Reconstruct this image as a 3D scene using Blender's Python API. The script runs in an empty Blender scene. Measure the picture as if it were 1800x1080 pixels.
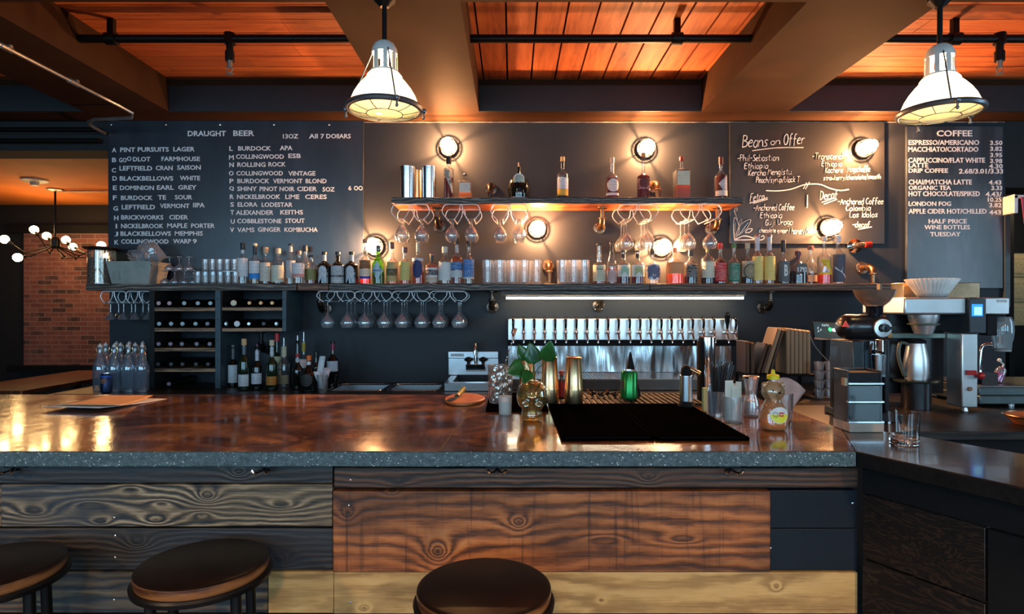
import bpy, math, random
from mathutils import Vector, Matrix
random.seed(7)
PI = math.pi
C = bpy.context.scene.collection
sc = bpy.context.scene
# ---------------------------------------------------------------- camera, world, light, exposure
FPX = 1050.0; CAMZ = 1.53
cam_d = bpy.data.cameras.new('camera'); cam_d.sensor_width = 36; cam_d.lens = 36*FPX/1800; cam_d.clip_start = .05
cam = bpy.data.objects.new('camera', cam_d); C.objects.link(cam)
cam.location = (0, 0, CAMZ); cam.rotation_euler = (PI/2, 0, 0)
sc.camera = cam
sc.view_settings.view_transform = 'Standard'; sc.view_settings.look = 'None'
sc.view_settings.gamma = 1; sc.view_settings.use_curve_mapping = False
sc.view_settings.exposure = 0.28
sc.cycles.max_bounces = 8; sc.cycles.transparent_max_bounces = 24
sc.cycles.caustics_reflective = False; sc.cycles.caustics_refractive = False
sc.cycles.sample_clamp_indirect = 4
world = bpy.data.worlds.new('world'); sc.world = world; world.use_nodes = True
world.node_tree.nodes['Background'].inputs[0].default_value = (.35, .55, .8, 1)
world.node_tree.nodes['Background'].inputs[1].default_value = .25
def area(name, loc, rot, sx, sy, power, col, spread=None):
    l = bpy.data.lights.new(name, 'AREA'); l.shape = 'RECTANGLE'; l.size = sx; l.size_y = sy; l.energy = power; l.color = col
    if spread: l.spread = spread
    o = bpy.data.objects.new(name, l); C.objects.link(o); o.location = loc; o.rotation_euler = rot
    return o
REAR = -3.6
WINS = [(-5.2, 1.5), (-3.1, 1.7), (-.9, 1.3), (1.5, 1.5), (4.1, 2.0)]
for wx, ww in WINS:      # daylight through the windows of the street side, behind the camera
    area('daylight', (wx, REAR-.05, 1.95), (PI/2, 0, 0), ww, 2.05, 58*ww/1.5, (.40, .74, 1.0))
area('added_side_daylight', (5.45, 1.7, 1.9), (PI/2, 0, PI/2), 1.5, 1.7, 34, (.50, .78, 1.0))  # side window and its daylight added to brighten the coffee board
def spot_pt(name, loc, power, col, r):
    l = bpy.data.lights.new(name, 'POINT'); l.energy = power; l.color = col; l.shadow_soft_size = r
    o = bpy.data.objects.new(name, l); C.objects.link(o); o.location = loc
    return o
def spot_dn(name, loc, power, col, r, ang):
    l = bpy.data.lights.new(name, 'SPOT'); l.energy = power; l.color = col; l.shadow_soft_size = r; l.spot_size = ang; l.spot_blend = .5
    o = bpy.data.objects.new(name, l); C.objects.link(o); o.location = loc
    return o
WARM = (1.0, .56, .22)
# ---------------------------------------------------------------- mesh helpers
def U(px, D): return (px-900)*D/FPX
def W(py, D): return CAMZ-(py-540)*D/FPX
class G:
    def __init__(s): s.v = []; s.f = []; s.m = []
    def add(s, vs, fs, m=0):
        k = len(s.v); s.v += [tuple(p) for p in vs]; s.f += [tuple(i+k for i in q) for q in fs]; s.m += [m]*len(fs); return s
    def box(s, x0, x1, y0, y1, z0, z1, m=0, rz=0, about=None):
        vs = [(x, y, z) for z in (z0, z1) for x, y in ((x0, y0), (x1, y0), (x1, y1), (x0, y1))]
        if rz:
            cx, cy = about or ((x0+x1)/2, (y0+y1)/2); c, n = math.cos(rz), math.sin(rz)
            vs = [(cx+(x-cx)*c-(y-cy)*n, cy+(x-cx)*n+(y-cy)*c, z) for x, y, z in vs]
        return s.add(vs, [(3, 2, 1, 0), (4, 5, 6, 7), (0, 1, 5, 4), (1, 2, 6, 5), (2, 3, 7, 6), (3, 0, 4, 7)], m)
    def lathe(s, prof, c=(0, 0, 0), n=24, axis='z', a0=0, a1=2*PI, m=0, sx=1, sy=1):
        full = abs(a1-a0-2*PI) < 1e-6; k = n if full else n+1; vs = []
        for r, h in prof:
            for i in range(k):
                a = a0+(a1-a0)*i/n; x, y = r*math.cos(a)*sx, r*math.sin(a)*sy
                p = (x, y, h) if axis == 'z' else ((x, h, y) if axis == 'y' else (h, x, y))
                vs.append((c[0]+p[0], c[1]+p[1], c[2]+p[2]))
        fs = []
        for j in range(len(prof)-1):
            for i in range(n):
                i2 = (i+1) % k if full else i+1
                q = (j*k+i, j*k+i2, (j+1)*k+i2, (j+1)*k+i)
                fs.append(q if axis != 'y' else q[::-1])
        return s.add(vs, fs, m)
    def cyl(s, c, r, h, n=20, axis='z', m=0, r2=None):
        r2 = r if r2 is None else r2
        return s.lathe([(0, 0), (r, 0), (r2, h), (0, h)], c, n, axis, m=m)
    def ball(s, c, r, n=16, k=10, sc=(1, 1, 1), m=0):
        vs = []; fs = []
        for j in range(k+1):
            t = PI*j/k
            for i in range(n):
                a = 2*PI*i/n
                vs.append((c[0]+r*sc[0]*math.sin(t)*math.cos(a), c[1]+r*sc[1]*math.sin(t)*math.sin(a), c[2]+r*sc[2]*math.cos(t)))
        for j in range(k):
            for i in range(n):
                fs.append((j*n+i, (j+1)*n+i, (j+1)*n+(i+1) % n, j*n+(i+1) % n))
        return s.add(vs, fs, m)
    def tube(s, pts, r, n=8, closed=False, m=0, r1=None, flat=1):
        pts = [Vector(p) for p in pts]; N = len(pts)
        if N < 2: return s
        vs = []; up = None
        for i, p in enumerate(pts):
            a = pts[(i-1) % N] if (closed or i > 0) else p
            b = pts[(i+1) % N] if (closed or i < N-1) else p
            t = (b-a)
            if t.length < 1e-9: t = Vector((0, 0, 1))
            t.normalize()
            if up is None: up = Vector((0, 0, 1)) if abs(t.z) < .9 else Vector((0, 1, 0))
            u = (up-t*up.dot(t))
            if u.length < 1e-6: u = t.orthogonal()
            u.normalize(); w = t.cross(u); up = u
            rr = r if r1 is None else r+(r1-r)*i/(N-1)
            for j in range(n):
                q = 2*PI*j/n; vs.append(p+u*rr*math.cos(q)+w*rr*math.sin(q)*flat)
        fs = []
        for i in range(N if closed else N-1):
            for j in range(n):
                i2 = (i+1) % N; fs.append((i*n+j, i*n+(j+1) % n, i2*n+(j+1) % n, i2*n+j))
        if not closed:
            fs.append(tuple(range(n))[::-1]); fs.append(tuple((N-1)*n+j for j in range(n)))
        return s.add(vs, fs, m)
    def ring(s, c, R, r, axis='z', n=40, k=8, m=0, sx=1, sy=1):
        pts = []
        for i in range(n):
            a = 2*PI*i/n; x, y = R*math.cos(a)*sx, R*math.sin(a)*sy
            pts.append((c[0]+x, c[1]+y, c[2]) if axis == 'z' else (c[0]+x, c[1], c[2]+y))
        return s.tube(pts, r, k, closed=True, m=m)
    def prism(s, poly, a, b, plane='xz', m=0):
        n = len(poly)
        def P(p, t): return (p[0], t, p[1]) if plane == 'xz' else ((p[0], p[1], t) if plane == 'xy' else (t, p[0], p[1]))
        vs = [P(p, a) for p in poly]+[P(p, b) for p in poly]
        fs = [tuple(range(n)), tuple(range(2*n-1, n-1, -1))]+[(i, i+n, (i+1) % n+n, (i+1) % n) for i in range(n)]
        return s.add(vs, fs, m)
    def xform(s, M, k0=0):
        for i in range(k0, len(s.v)): s.v[i] = tuple(M @ Vector(s.v[i]))
        return s
def obj(name, g, mat, parent=None, absolute=True, smooth=True, bev=0, kind=None, ang=38, sub=0, solid=0, keep=False):
    me = bpy.data.meshes.new(name)
    off = Vector((0, 0, 0))
    if parent is not None and absolute: off = Vector(parent['_o'])
    elif parent is None and not keep:
        xs, ys, zs = zip(*g.v); off = Vector(((min(xs)+max(xs))/2, (min(ys)+max(ys))/2, min(zs)))
    me.from_pydata([tuple(Vector(p)-off) for p in g.v] if absolute else g.v, [], g.f)
    mats = mat if isinstance(mat, (list, tuple)) else [mat]
    for mt in mats: me.materials.append(mt)
    if len(mats) > 1: me.polygons.foreach_set('material_index', g.m)
    me.validate(); me.update()
    import bmesh
    bm = bmesh.new(); bm.from_mesh(me); bmesh.ops.remove_doubles(bm, verts=bm.verts, dist=1e-6)
    bmesh.ops.recalc_face_normals(bm, faces=bm.faces); bm.to_mesh(me); bm.free()
    if smooth:
        me.polygons.foreach_set('use_smooth', [True]*len(me.polygons))
        me.set_sharp_from_angle(angle=math.radians(ang))
    o = bpy.data.objects.new(name, me); C.objects.link(o)
    if parent is not None:
        o.parent = parent; o['_o'] = parent['_o'] if absolute else (0, 0, 0)
    else: o['_o'] = tuple(off); o.location = off
    if bev:
        b = o.modifiers.new('bevel', 'BEVEL'); b.width = bev; b.segments = 2; b.limit_method = 'ANGLE'; b.angle_limit = .7
    if solid:
        b = o.modifiers.new('solid', 'SOLIDIFY'); b.thickness = solid
    if sub:
        b = o.modifiers.new('sub', 'SUBSURF'); b.levels = sub; b.render_levels = sub
    if kind: o['kind'] = kind
    return o
def thing(name, label, cat, loc=(0, 0, 0), rz=0, group=None):
    o = bpy.data.objects.new(name, None); C.objects.link(o); o.empty_display_size = .05
    o.location = loc; o.rotation_euler = (0, 0, rz); o['label'] = label; o['category'] = cat; o['_o'] = tuple(loc)
    if group: o['group'] = group
    return o
def tag(o, label, cat, group=None, kind=None):
    o['label'] = label; o['category'] = cat
    if group: o['group'] = group
    if kind: o['kind'] = kind
    return o
def dup(root, loc, label, group=None, rz=None):
    r = root.copy(); C.objects.link(r); r.location = loc; r['label'] = label
    if rz is not None: r.rotation_euler = (0, 0, rz)
    if group: r['group'] = group
    for ch in root.children:
        c = ch.copy(); C.objects.link(c); c.parent = r
        for gch in ch.children:
            d = gch.copy(); C.objects.link(d); d.parent = c
    return r
ORD = ['first', 'second', 'third', 'fourth', 'fifth', 'sixth', 'seventh', 'eighth', 'ninth', 'tenth', 'eleventh', 'twelfth']
# ---------------------------------------------------------------- material helpers
class NT:
    def __init__(s, name):
        s.mat = bpy.data.materials.new(name); s.mat.use_nodes = True; s.t = s.mat.node_tree; s.n = s.t.nodes; s.l = s.t.links
        s.b = s.n['Principled BSDF']; s.out = s.n['Material Output']; s.tc = s.n.new('ShaderNodeTexCoord')
    def sock(s, node, i, v):
        if isinstance(v, bpy.types.NodeSocket): s.l.new(v, node.inputs[i])
        elif v is not None: node.inputs[i].default_value = v
    def math(s, op, a, b=None, clamp=False):
        n = s.n.new('ShaderNodeMath'); n.operation = op; n.use_clamp = clamp; s.sock(n, 0, a); s.sock(n, 1, b); return n.outputs[0]
    def mapping(s, scale=(1, 1, 1), loc=(0, 0, 0), rot=(0, 0, 0), src=None):
        n = s.n.new('ShaderNodeMapping'); s.l.new(src or s.tc.outputs['Object'], n.inputs[0])
        n.inputs['Scale'].default_value = scale; n.inputs['Location'].default_value = loc; n.inputs['Rotation'].default_value = rot; return n.outputs[0]
    def noise(s, scale, vec=None, detail=4, rough=.55, dist=0):
        n = s.n.new('ShaderNodeTexNoise'); s.l.new(vec or s.tc.outputs['Object'], n.inputs['Vector'])
        n.inputs['Scale'].default_value = scale; n.inputs['Detail'].default_value = detail; n.inputs['Roughness'].default_value = rough
        n.inputs['Distortion'].default_value = dist; return n.outputs['Fac']
    def ramp(s, fac, stops, mode='LINEAR'):
        n = s.n.new('ShaderNodeValToRGB'); s.l.new(fac, n.inputs[0]); e = n.color_ramp.elements; n.color_ramp.interpolation = mode
        while len(e) < len(stops): e.new(.5)
        for i, (p, c) in enumerate(stops):
            e[i].position = p; e[i].color = tuple(c)+(1,) if len(c) == 3 else c
        return n.outputs[0]
    def mix(s, fac, a, b, mode='MIX'):
        n = s.n.new('ShaderNodeMix'); n.data_type = 'RGBA'; n.blend_type = mode
        for k, v in ((0, fac), (6, a), (7, b)):
            if isinstance(v, bpy.types.NodeSocket): s.l.new(v, n.inputs[k])
            else: n.inputs[k].default_value = v if k == 0 else (tuple(v)+(1,) if len(v) == 3 else v)
        return n.outputs[2]
    def bump(s, h, strength=.3, dist=.01):
        n = s.n.new('ShaderNodeBump'); s.l.new(h, n.inputs['Height']); n.inputs['Strength'].default_value = strength
        n.inputs['Distance'].default_value = dist; s.l.new(n.outputs[0], s.b.inputs['Normal']); return n.outputs[0]
    def sep(s, vec=None):
        n = s.n.new('ShaderNodeSeparateXYZ'); s.l.new(vec or s.tc.outputs['Object'], n.inputs[0]); return n.outputs
    def set(s, **k):
        for a, v in k.items(): s.sock(s.b, {'col': 'Base Color', 'rough': 'Roughness', 'metal': 'Metallic', 'spec': 'Specular IOR Level', 'coat': 'Coat Weight',
                                            'trans': 'Transmission Weight', 'ior': 'IOR', 'emit': 'Emission Color', 'estr': 'Emission Strength', 'alpha': 'Alpha', 'crough': 'Coat Roughness'}[a],
                                      tuple(v)+(1,) if isinstance(v, (tuple, list)) and len(v) == 3 else v)
        return s
def M(name, col, rough=.5, metal=0, var=.15, vs=12, bump=0, bs=60, **k):
    t = NT(name); nz = t.noise(vs)
    a = tuple(min(1, c*(1-var)) for c in col); b = tuple(min(1, c*(1+var)) for c in col)
    t.set(col=t.ramp(nz, [(.3, a), (.7, b)]), rough=rough, metal=metal, **k)
    if bump: t.bump(t.noise(bs), bump, .004)
    return t.mat
def emis(name, col, strength):
    t = NT(name); t.set(col=(.02, .02, .02), emit=col, estr=strength, rough=.4); return t.mat
def clearglass(name, tint=(1, 1, 1), edge=(.42, .46, .48), refl=1.4, haze=.03, hazecol=(.8, .9, 1)):
    t = NT(name); t.n.remove(t.b)
    lw = t.n.new('ShaderNodeLayerWeight'); lw.inputs[0].default_value = .42
    tr = t.n.new('ShaderNodeBsdfTransparent'); gl = t.n.new('ShaderNodeBsdfGlossy'); gl.inputs['Roughness'].default_value = .03
    gl.inputs[0].default_value = (1, 1, 1, 1)
    t.l.new(t.mix(lw.outputs['Facing'], tint, edge), tr.inputs[0])
    f = t.math('MULTIPLY', t.math('POWER', lw.outputs['Facing'], 2.2), .55*refl); f = t.math('ADD', f, .06*refl, True)
    mx = t.n.new('ShaderNodeMixShader'); t.l.new(f, mx.inputs[0]); t.l.new(tr.outputs[0], mx.inputs[1]); t.l.new(gl.outputs[0], mx.inputs[2])
    out = mx.outputs[0]
    if haze:
        df = t.n.new('ShaderNodeBsdfDiffuse'); df.inputs[0].default_value = tuple(hazecol)+(1,)
        m2 = t.n.new('ShaderNodeMixShader'); m2.inputs[0].default_value = haze; t.l.new(out, m2.inputs[1]); t.l.new(df.outputs[0], m2.inputs[2]); out = m2.outputs[0]
    t.l.new(out, t.out.inputs[0]); return t.mat
def liquid(name, col, dens=.6):
    t = NT(name); t.n.remove(t.b)
    tr = t.n.new('ShaderNodeBsdfTransparent'); tr.inputs[0].default_value = tuple(c**.5 for c in col)+(1,)
    df = t.n.new('ShaderNodeBsdfDiffuse'); df.inputs[0].default_value = tuple(col)+(1,)
    tl = t.n.new('ShaderNodeBsdfTranslucent'); tl.inputs[0].default_value = tuple(col)+(1,)
    a = t.n.new('ShaderNodeMixShader'); a.inputs[0].default_value = .5; t.l.new(df.outputs[0], a.inputs[1]); t.l.new(tl.outputs[0], a.inputs[2])
    b = t.n.new('ShaderNodeMixShader'); b.inputs[0].default_value = dens; t.l.new(tr.outputs[0], b.inputs[1]); t.l.new(a.outputs[0], b.inputs[2])
    t.l.new(b.outputs[0], t.out.inputs[0]); return t.mat
def wood(name, dark, mid, light, axis='x', freq=160, amp=5, nu=1.2, nv=6, knots=(), burn=.5, rough=.5, bump=.5, fine=1, seed=0, coat=0, edges=(.25, .55, .9), saw=0, blu=None):
    t = NT(name); s = t.sep(); u = s['XYZ'.index(axis.upper())]; v = s[2]
    if axis in ('X2', 'Y2'): pass
    if axis == 'y': v = s[0]
    cb = t.n.new('ShaderNodeCombineXYZ')
    t.l.new(u, cb.inputs[0]); t.l.new(v, cb.inputs[1]); cb.inputs[2].default_value = seed*3.7
    vec = cb.outputs[0]
    lo = t.noise(1, t.mapping((nu, nv, 1), src=vec), 3, .55)
    f = t.math('ADD', t.math('MULTIPLY', v, freq), t.math('MULTIPLY', lo, amp*6.28))
    wob = t.noise(1, t.mapping((9, 34, 1), (seed, 0, 0), src=vec), 3, .6); f = t.math('ADD', f, t.math('MULTIPLY', wob, 5.5))
    dk = None
    for (ku, kv, A, su, sv) in knots:
        du = t.math('POWER', t.math('DIVIDE', t.math('ABSOLUTE', t.math('SUBTRACT', u, ku)), su), 2)
        dv = t.math('POWER', t.math('DIVIDE', t.math('ABSOLUTE', t.math('SUBTRACT', v, kv)), sv), 2)
        d = t.math('ADD', du, dv)
        e = t.math('DIVIDE', A*.45, t.math('ADD', d, .35)); f = t.math('ADD', f, e)
        kk = t.math('MULTIPLY', t.math('SUBTRACT', .12, d, True), 7, True); dk = kk if dk is None else t.math('MAXIMUM', dk, kk)
    w = t.math('ADD', t.math('MULTIPLY', t.math('SINE', f), .5), .5)
    st = t.noise(1, t.mapping((7, 210*fine, 1), src=vec), 3, .7)
    gate = t.noise(1, t.mapping((3.1, 11, 1), (seed+3, 5, 0), src=vec), 3, .6)
    w = t.math('ADD', t.math('MULTIPLY', w, t.math('MULTIPLY', t.math('SUBTRACT', gate, .12), 1.25, True)), t.math('MULTIPLY', t.math('SUBTRACT', .55, gate, True), .9))
    w2 = t.math('ADD', t.math('MULTIPLY', w, .72), t.math('MULTIPLY', st, .45), True)
    col = t.ramp(w2, [(edges[0], dark), (edges[1], mid), (edges[2], light)])
    bn = t.noise(1, t.mapping((2.2, 5, 1), (seed, 4, 2), src=vec), 4, .6)
    bf = t.ramp(bn, [(.38, (burn,)*3), (.62, (0, 0, 0))]); col = t.mix(bf, col, tuple(c*.35 for c in dark))
    if blu: 
        b2 = t.ramp(t.noise(1, t.mapping((1.5, 3, 1), (seed+9, 1, 2), src=vec), 2, .5), [(.45, (0, 0, 0)), (.65, (.6,)*3)]); col = t.mix(b2, col, blu)
    if saw:
        sw = t.noise(1, t.mapping((42, 1.5, 1), (seed, 1, 5), src=vec), 3, .75)
        col = t.mix(t.ramp(sw, [(.56, (0, 0, 0)), (.7, (saw,)*3)]), col, tuple(c*.3 for c in dark))
    if dk is not None: col = t.mix(t.math('MULTIPLY', dk, .85), col, tuple(c*.5 for c in dark))
    t.set(col=col, rough=rough, coat=coat)
    if bump: t.bump(w2, bump, .003)
    return t.mat
# ---------------------------------------------------------------- materials
m_wall = M('wall_paint', (.025, .0285, .0355), .50, spec=.28, var=.12, vs=3, bump=.12, bs=90)
m_beam = M('beam_paint', (.040, .018, .0085), .75, spec=.1, var=.15, vs=4, bump=.1, bs=70)
m_beamdark = M('dark_recess_face', (.009, .012, .016), .6, var=.15)
m_black = M('black_metal', (.010, .010, .011), .4, .6)
m_pipe = M('black_pipe', (.016, .013, .012), .38, .7, vs=40)
m_ironpipe = M('dark_iron', (.10, .075, .06), .3, .95, var=.3, vs=50)
m_brass = M('brass_fitting', (.30, .18, .10), .34, 1, var=.25, vs=60)
m_steel = M('steel', (.68, .70, .72), .22, 1, var=.08)
m_steelb = M('brushed_steel', (.50, .53, .56), .32, 1, var=.1, vs=5)
m_chrome = M('chrome', (.85, .86, .88), .06, 1, var=.02)
m_copper = M('polished_copper', (1, .64, .34), .26, 1, var=.06)
m_galv = M('galvanised_conduit', (.45, .43, .40), .35, .9)
m_matte = M('matte_black', (.008, .008, .009), .75, spec=.2)
m_rubber = M('black_rubber', (.0035, .0035, .004), .95, spec=0)
m_white = M('white_enamel', (.75, .73, .70), .4)
m_plaswhite = M('white_plastic', (.8, .8, .78), .35)
m_grey = M('grey_plastic', (.30, .30, .28), .5)
m_cable = M('cable', (.30, .30, .30), .5)
m_letter = M('white_letter', (.86, .90, .94), .5, var=.03, emit=(0, 0, 0))
m_chalk = M('chalk', (.80, .80, .78), .9, var=.2, vs=200)
m_clear = clearglass('clear_glass')
m_clearhz = clearglass('bright_clear_glass', haze=.10, refl=2)
m_stem = clearglass('stemware_glass', haze=.09, refl=2.2, edge=(.4, .45, .47))
m_tumb = clearglass('tumbler_glass', haze=.16, refl=1.7, edge=(.5, .5, .5), hazecol=(.9, .92, .95))
m_amberg = clearglass('amber_tinted_glass', tint=(1, .93, .78), edge=(.7, .6, .4), haze=.05)
m_greeng = clearglass('green_glass', tint=(.35, .75, .18), edge=(.2, .5, .1), haze=.12, hazecol=(.35, .7, .1))
m_plas = clearglass('clear_plastic', tint=(.95, .95, .95), edge=(.6, .6, .6), haze=.14)
m_darkglass = M('dark_glass', (.006, .008, .007), .06, var=0, coat=.5)
m_greendark = M('dark_green_glass', (.008, .022, .010), .06, var=0, coat=.5)
m_wire = M('white_wire', (.80, .82, .85), .3, .2)
# painted menu board: blue black steel with smudges
def board(name, base, light, rough, seed):
    t = NT(name); n = t.noise(1.6, t.mapping(loc=(seed, 0, 0)), 5, .6); n2 = t.noise(1, t.mapping((5, 5, 1.3), (seed, 2, 1)), 4, .6)
    t.set(col=t.mix(t.ramp(n2, [(.45, (0, 0, 0)), (.75, (.6,)*3)]), base, light), rough=t.ramp(n, [(.3, (rough-.08,)*3), (.7, (rough+.12,)*3)]), metal=0, spec=.45, coat=1, crough=.26)
    return t.mat
m_board = board('beer_board_steel', (.009, .014, .025), (.030, .045, .07), .40, 1)
m_board2 = board('coffee_board_steel', (.014, .020, .030), (.09, .12, .16), .40, 5)
m_chalkb = board('chalkboard_paint', (.007, .008, .010), (.018, .018, .020), .75, 9)
# ceiling planks
def plankmat(name, axis):
    t = NT(name); g = t.n.new('ShaderNodeNewGeometry'); rnd = g.outputs['Random Per Island']
    sc_ = (26, 2.2, 2) if axis == 'y' else (2.2, 26, 2)
    n = t.noise(1, t.mapping(sc_), 5, .65); n2 = t.noise(1, t.mapping((6, 3, 1) if axis == 'y' else (3, 6, 1)), 3, .6)
    c1 = t.ramp(n, [(.25, (.20, .040, .010)), (.5, (.50, .13, .032)), (.8, (.70, .24, .07))])
    c2 = t.mix(t.ramp(rnd, [(0, (.0,)*3), (1, (.55,)*3)]), c1, (.22, .06, .03))
    c3 = t.mix(t.ramp(n2, [(.62, (0, 0, 0)), (.74, (.75,)*3)]), c2, (.05, .016, .01))
    t.set(col=c3, rough=.6); t.bump(n, .3, .003); return t.mat
m_ceilx = plankmat('ceiling_planks_crosswise', 'x'); m_ceily = plankmat('ceiling_planks_lengthwise', 'y')
m_orangeceil = M('orange_ceiling_paint', (.70, .20, .035), .7, var=.12, vs=2.5)
m_dark = M('dark_wall_paint', (.012, .012, .013), .7, var=.2)
m_floor = M('floor_concrete', (.06, .05, .045), .4, var=.3, vs=4)
# brick
def brick():
    t = NT('red_brick'); s = t.sep(); cb = t.n.new('ShaderNodeCombineXYZ'); t.l.new(s[0], cb.inputs[0]); t.l.new(s[2], cb.inputs[1])
    b = t.n.new('ShaderNodeTexBrick'); t.l.new(cb.outputs[0], b.inputs['Vector'])
    b.inputs['Scale'].default_value = 1; b.inputs['Brick Width'].default_value = .215; b.inputs['Row Height'].default_value = .069
    b.inputs['Mortar Size'].default_value = .006; b.inputs['Mortar Smooth'].default_value = .2; b.inputs['Bias'].default_value = 0
    b.inputs['Color1'].default_value = (.24, .085, .062, 1); b.inputs['Color2'].default_value = (.16, .058, .048, 1); b.inputs['Mortar'].default_value = (.27, .18, .155, 1)
    b2 = t.n.new('ShaderNodeTexBrick'); t.l.new(cb.outputs[0], b2.inputs['Vector'])
    for k, v in (('Scale', 1), ('Brick Width', .215), ('Row Height', .069), ('Mortar Size', .006), ('Bias', -.72)): b2.inputs[k].default_value = v
    b2.inputs['Color1'].default_value = (0, 0, 0, 1); b2.inputs['Color2'].default_value = (1, 1, 1, 1); b2.inputs['Mortar'].default_value = (0, 0, 0, 1)
    c = t.mix(t.ramp(b2.outputs[0], [(.08, (0, 0, 0)), (.18, (.8,)*3)]), b.outputs[0], (.045, .03, .03))
    c = t.mix(t.ramp(t.noise(9), [(.45, (0, 0, 0)), (.75, (.35,)*3)]), c, (.40, .20, .15))
    t.set(col=c, rough=.85); t.bump(b.outputs['Fac'], -.6, .01); return t.mat
m_brick = brick()
# counter
def countertop():
    t = NT('sealed_copper_brown_counter'); n = t.noise(3.5, None, 6, .65, 1.2); n2 = t.noise(14, None, 6, .7, .8)
    c = t.ramp(n, [(.30, (.022, .008, .004)), (.48, (.13, .048, .018)), (.68, (.44, .20, .075))])
    c = t.mix(t.ramp(n2, [(.60, (0, 0, 0)), (.72, (.65,)*3)]), c, (.55, .33, .18))
    c = t.mix(t.ramp(t.noise(6, None, 4, .6), [(.5, (0, 0, 0)), (.75, (.8,)*3)]), c, (.020, .010, .006))
    t.set(col=c, rough=t.ramp(t.noise(5), [(.3, (.10,)*3), (.7, (.19,)*3)]), coat=.25, crough=.06, spec=.45)
    t.bump(t.noise(16, None, 3, .6), .10, .01); return t.mat
m_counter = countertop()
def concrete():
    t = NT('dark_speckled_concrete'); v = t.n.new('ShaderNodeTexVoronoi'); t.l.new(t.tc.outputs['Object'], v.inputs[0]); v.inputs['Scale'].default_value = 120
    sp = t.ramp(v.outputs['Distance'], [(.20, (1, 1, 1)), (.30, (0, 0, 0))])
    gate = t.ramp(t.noise(70, None, 2), [(.50, (0, 0, 0)), (.58, (1, 1, 1))])
    c = t.ramp(t.noise(60, None, 5, .7), [(.3, (.025, .045, .050)), (.7, (.10, .16, .175))])
    c = t.mix(t.mix(1, sp, gate, 'MULTIPLY'), c, (.6, .66, .66)); t.set(col=c, rough=.45); t.bump(t.noise(130, None, 4), .5, .004); return t.mat
m_conc = concrete()
DK, TAN, LT = (.012, .010, .010), (.10, .062, .035), (.34, .22, .12)
# ---------------------------------------------------------------- the room
XL, XR, YF, ZC = -9.2, 5.4, 9.0, 3.2
def struct(name, g, m, **k):
    k.setdefault('keep', True); return obj(name, g, m, kind='structure', **k)
struct('floor', G().box(XL, XR, REAR, YF, -.1, 0), m_floor, smooth=False)
# ceiling: crosswise boards left and right, lengthwise boards between the middle beams
g = G(); gy = G()
y = -3.5
while y < 4.6:
    for x0, x1 in ((XL, -3.3), (-3.3, -.55), (1.7, XR)):
        xx = x0+random.uniform(-1.5, 0)
        while xx < x1:
            L = random.uniform(1.0, 2.3); a, b = max(x0, xx), min(x1, xx+L)
            if b-a > .02: g.box(a+.002, b-.002, y, y+.163, ZC, ZC+.03)
            xx += L
    y += .170
x = -.55
while x < 1.7:
    gy.box(x, min(x+.162, 1.7), 2.6, 4.6, ZC, ZC+.03); gy.box(x, min(x+.162, 1.7), -3.5, 2.6, ZC, ZC+.03); x += .174
struct('ceiling_crosswise_boards', g, m_ceilx, smooth=False)
struct('ceiling_lengthwise_boards', gy, m_ceily, smooth=False)
struct('ceiling_deck', G().box(XL, XR, REAR, 4.85, ZC+.031, ZC+.2), m_dark, smooth=False)
struct('ceiling_dining_room', G().box(XL, -2.9, 4.85, YF, 3.07, 3.27), m_orangeceil, smooth=False)
BZ = 2.96
BEAMS = [(-3.13, -2.51), (-.876, -.242), (1.385, 2.015)]
for a, b in BEAMS: struct('ceiling_beam_lengthwise', G().box(a, b, REAR, 4.38, BZ, ZC-.001), m_beam, smooth=False)
struct('ceiling_beam_back', G().box(XL, XR, 4.381, 4.85, BZ, ZC-.001), m_beam, smooth=False)
for a, b in ((XL, -3.131), (-2.509, -.877), (-.241, 1.384), (2.016, XR)):
    struct('ceiling_beam_front', G().box(a, b, 2.30, 2.80, BZ, ZC-.001), m_beam, smooth=False)
    # dark sheets on the back faces of the recesses
    struct('trim_recess', G().box(a, b, 4.365, 4.380, BZ+.002, ZC-.05), m_beamdark, smooth=False)
WB = 4.6
struct('wall_back', G().box(-3.10, 3.80, WB, WB+.25, 0, BZ-.001), m_wall, smooth=False)
struct('wall_lintel', G().box(XL, -3.101, WB, WB+.25, 2.735, BZ-.001).box(XL, -3.101, WB-.02, WB+.0, 2.86, 2.875), m_dark, smooth=False)
struct('wall_lintel_service', G().box(3.801, XR, WB, WB+.25, 2.45, BZ-.001), m_dark, smooth=False)
struct('wall_left', G().box(XL-.2, XL, REAR, YF, 0, 3.3), m_dark, smooth=False)
struct('wall_right', G().box(XR, XR+.2, REAR, .9, 0, 3.3).box(XR, XR+.2, 2.5, YF, 0, 3.3).box(XR, XR+.2, .9, 2.5, 0, 1.0).box(XR, XR+.2, .9, 2.5, 2.8, 3.3), m_dark, smooth=False)
struct('window_6', G().box(XR-.02, XR+.02, .9, .95, 1.0, 2.8).box(XR-.02, XR+.02, 2.45, 2.5, 1.0, 2.8).box(XR-.02, XR+.02, 1.68, 1.72, 1.0, 2.8).box(XR-.02, XR+.02, .95, 2.45, 1.0, 1.04), m_matte, smooth=False)  # frame of the unseen window added for the side daylight
struct('wall_dining_room_side', G().box(-3.1, -2.9, 4.851, YF, 0, 3.06), m_dark, smooth=False)
struct('wall_far', G().box(XL, XR, YF, YF+.2, 0, 3.3), m_dark, smooth=False)
struct('wall_service_end', G().box(3.0, XR, 6.3, 6.4, 0, 3.3), m_dark, smooth=False)
struct('wall_brick_panel', G().box(-7.30, -3.2, 8.93, 8.999, .66, 2.63), m_brick, smooth=False)
struct('trim_brick_ledge', G().box(-7.5, -3.2, 8.86, 8.929, .56, .66).box(-7.5, -3.2, 8.86, 8.929, 2.63, 2.75), m_matte, smooth=False)
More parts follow.
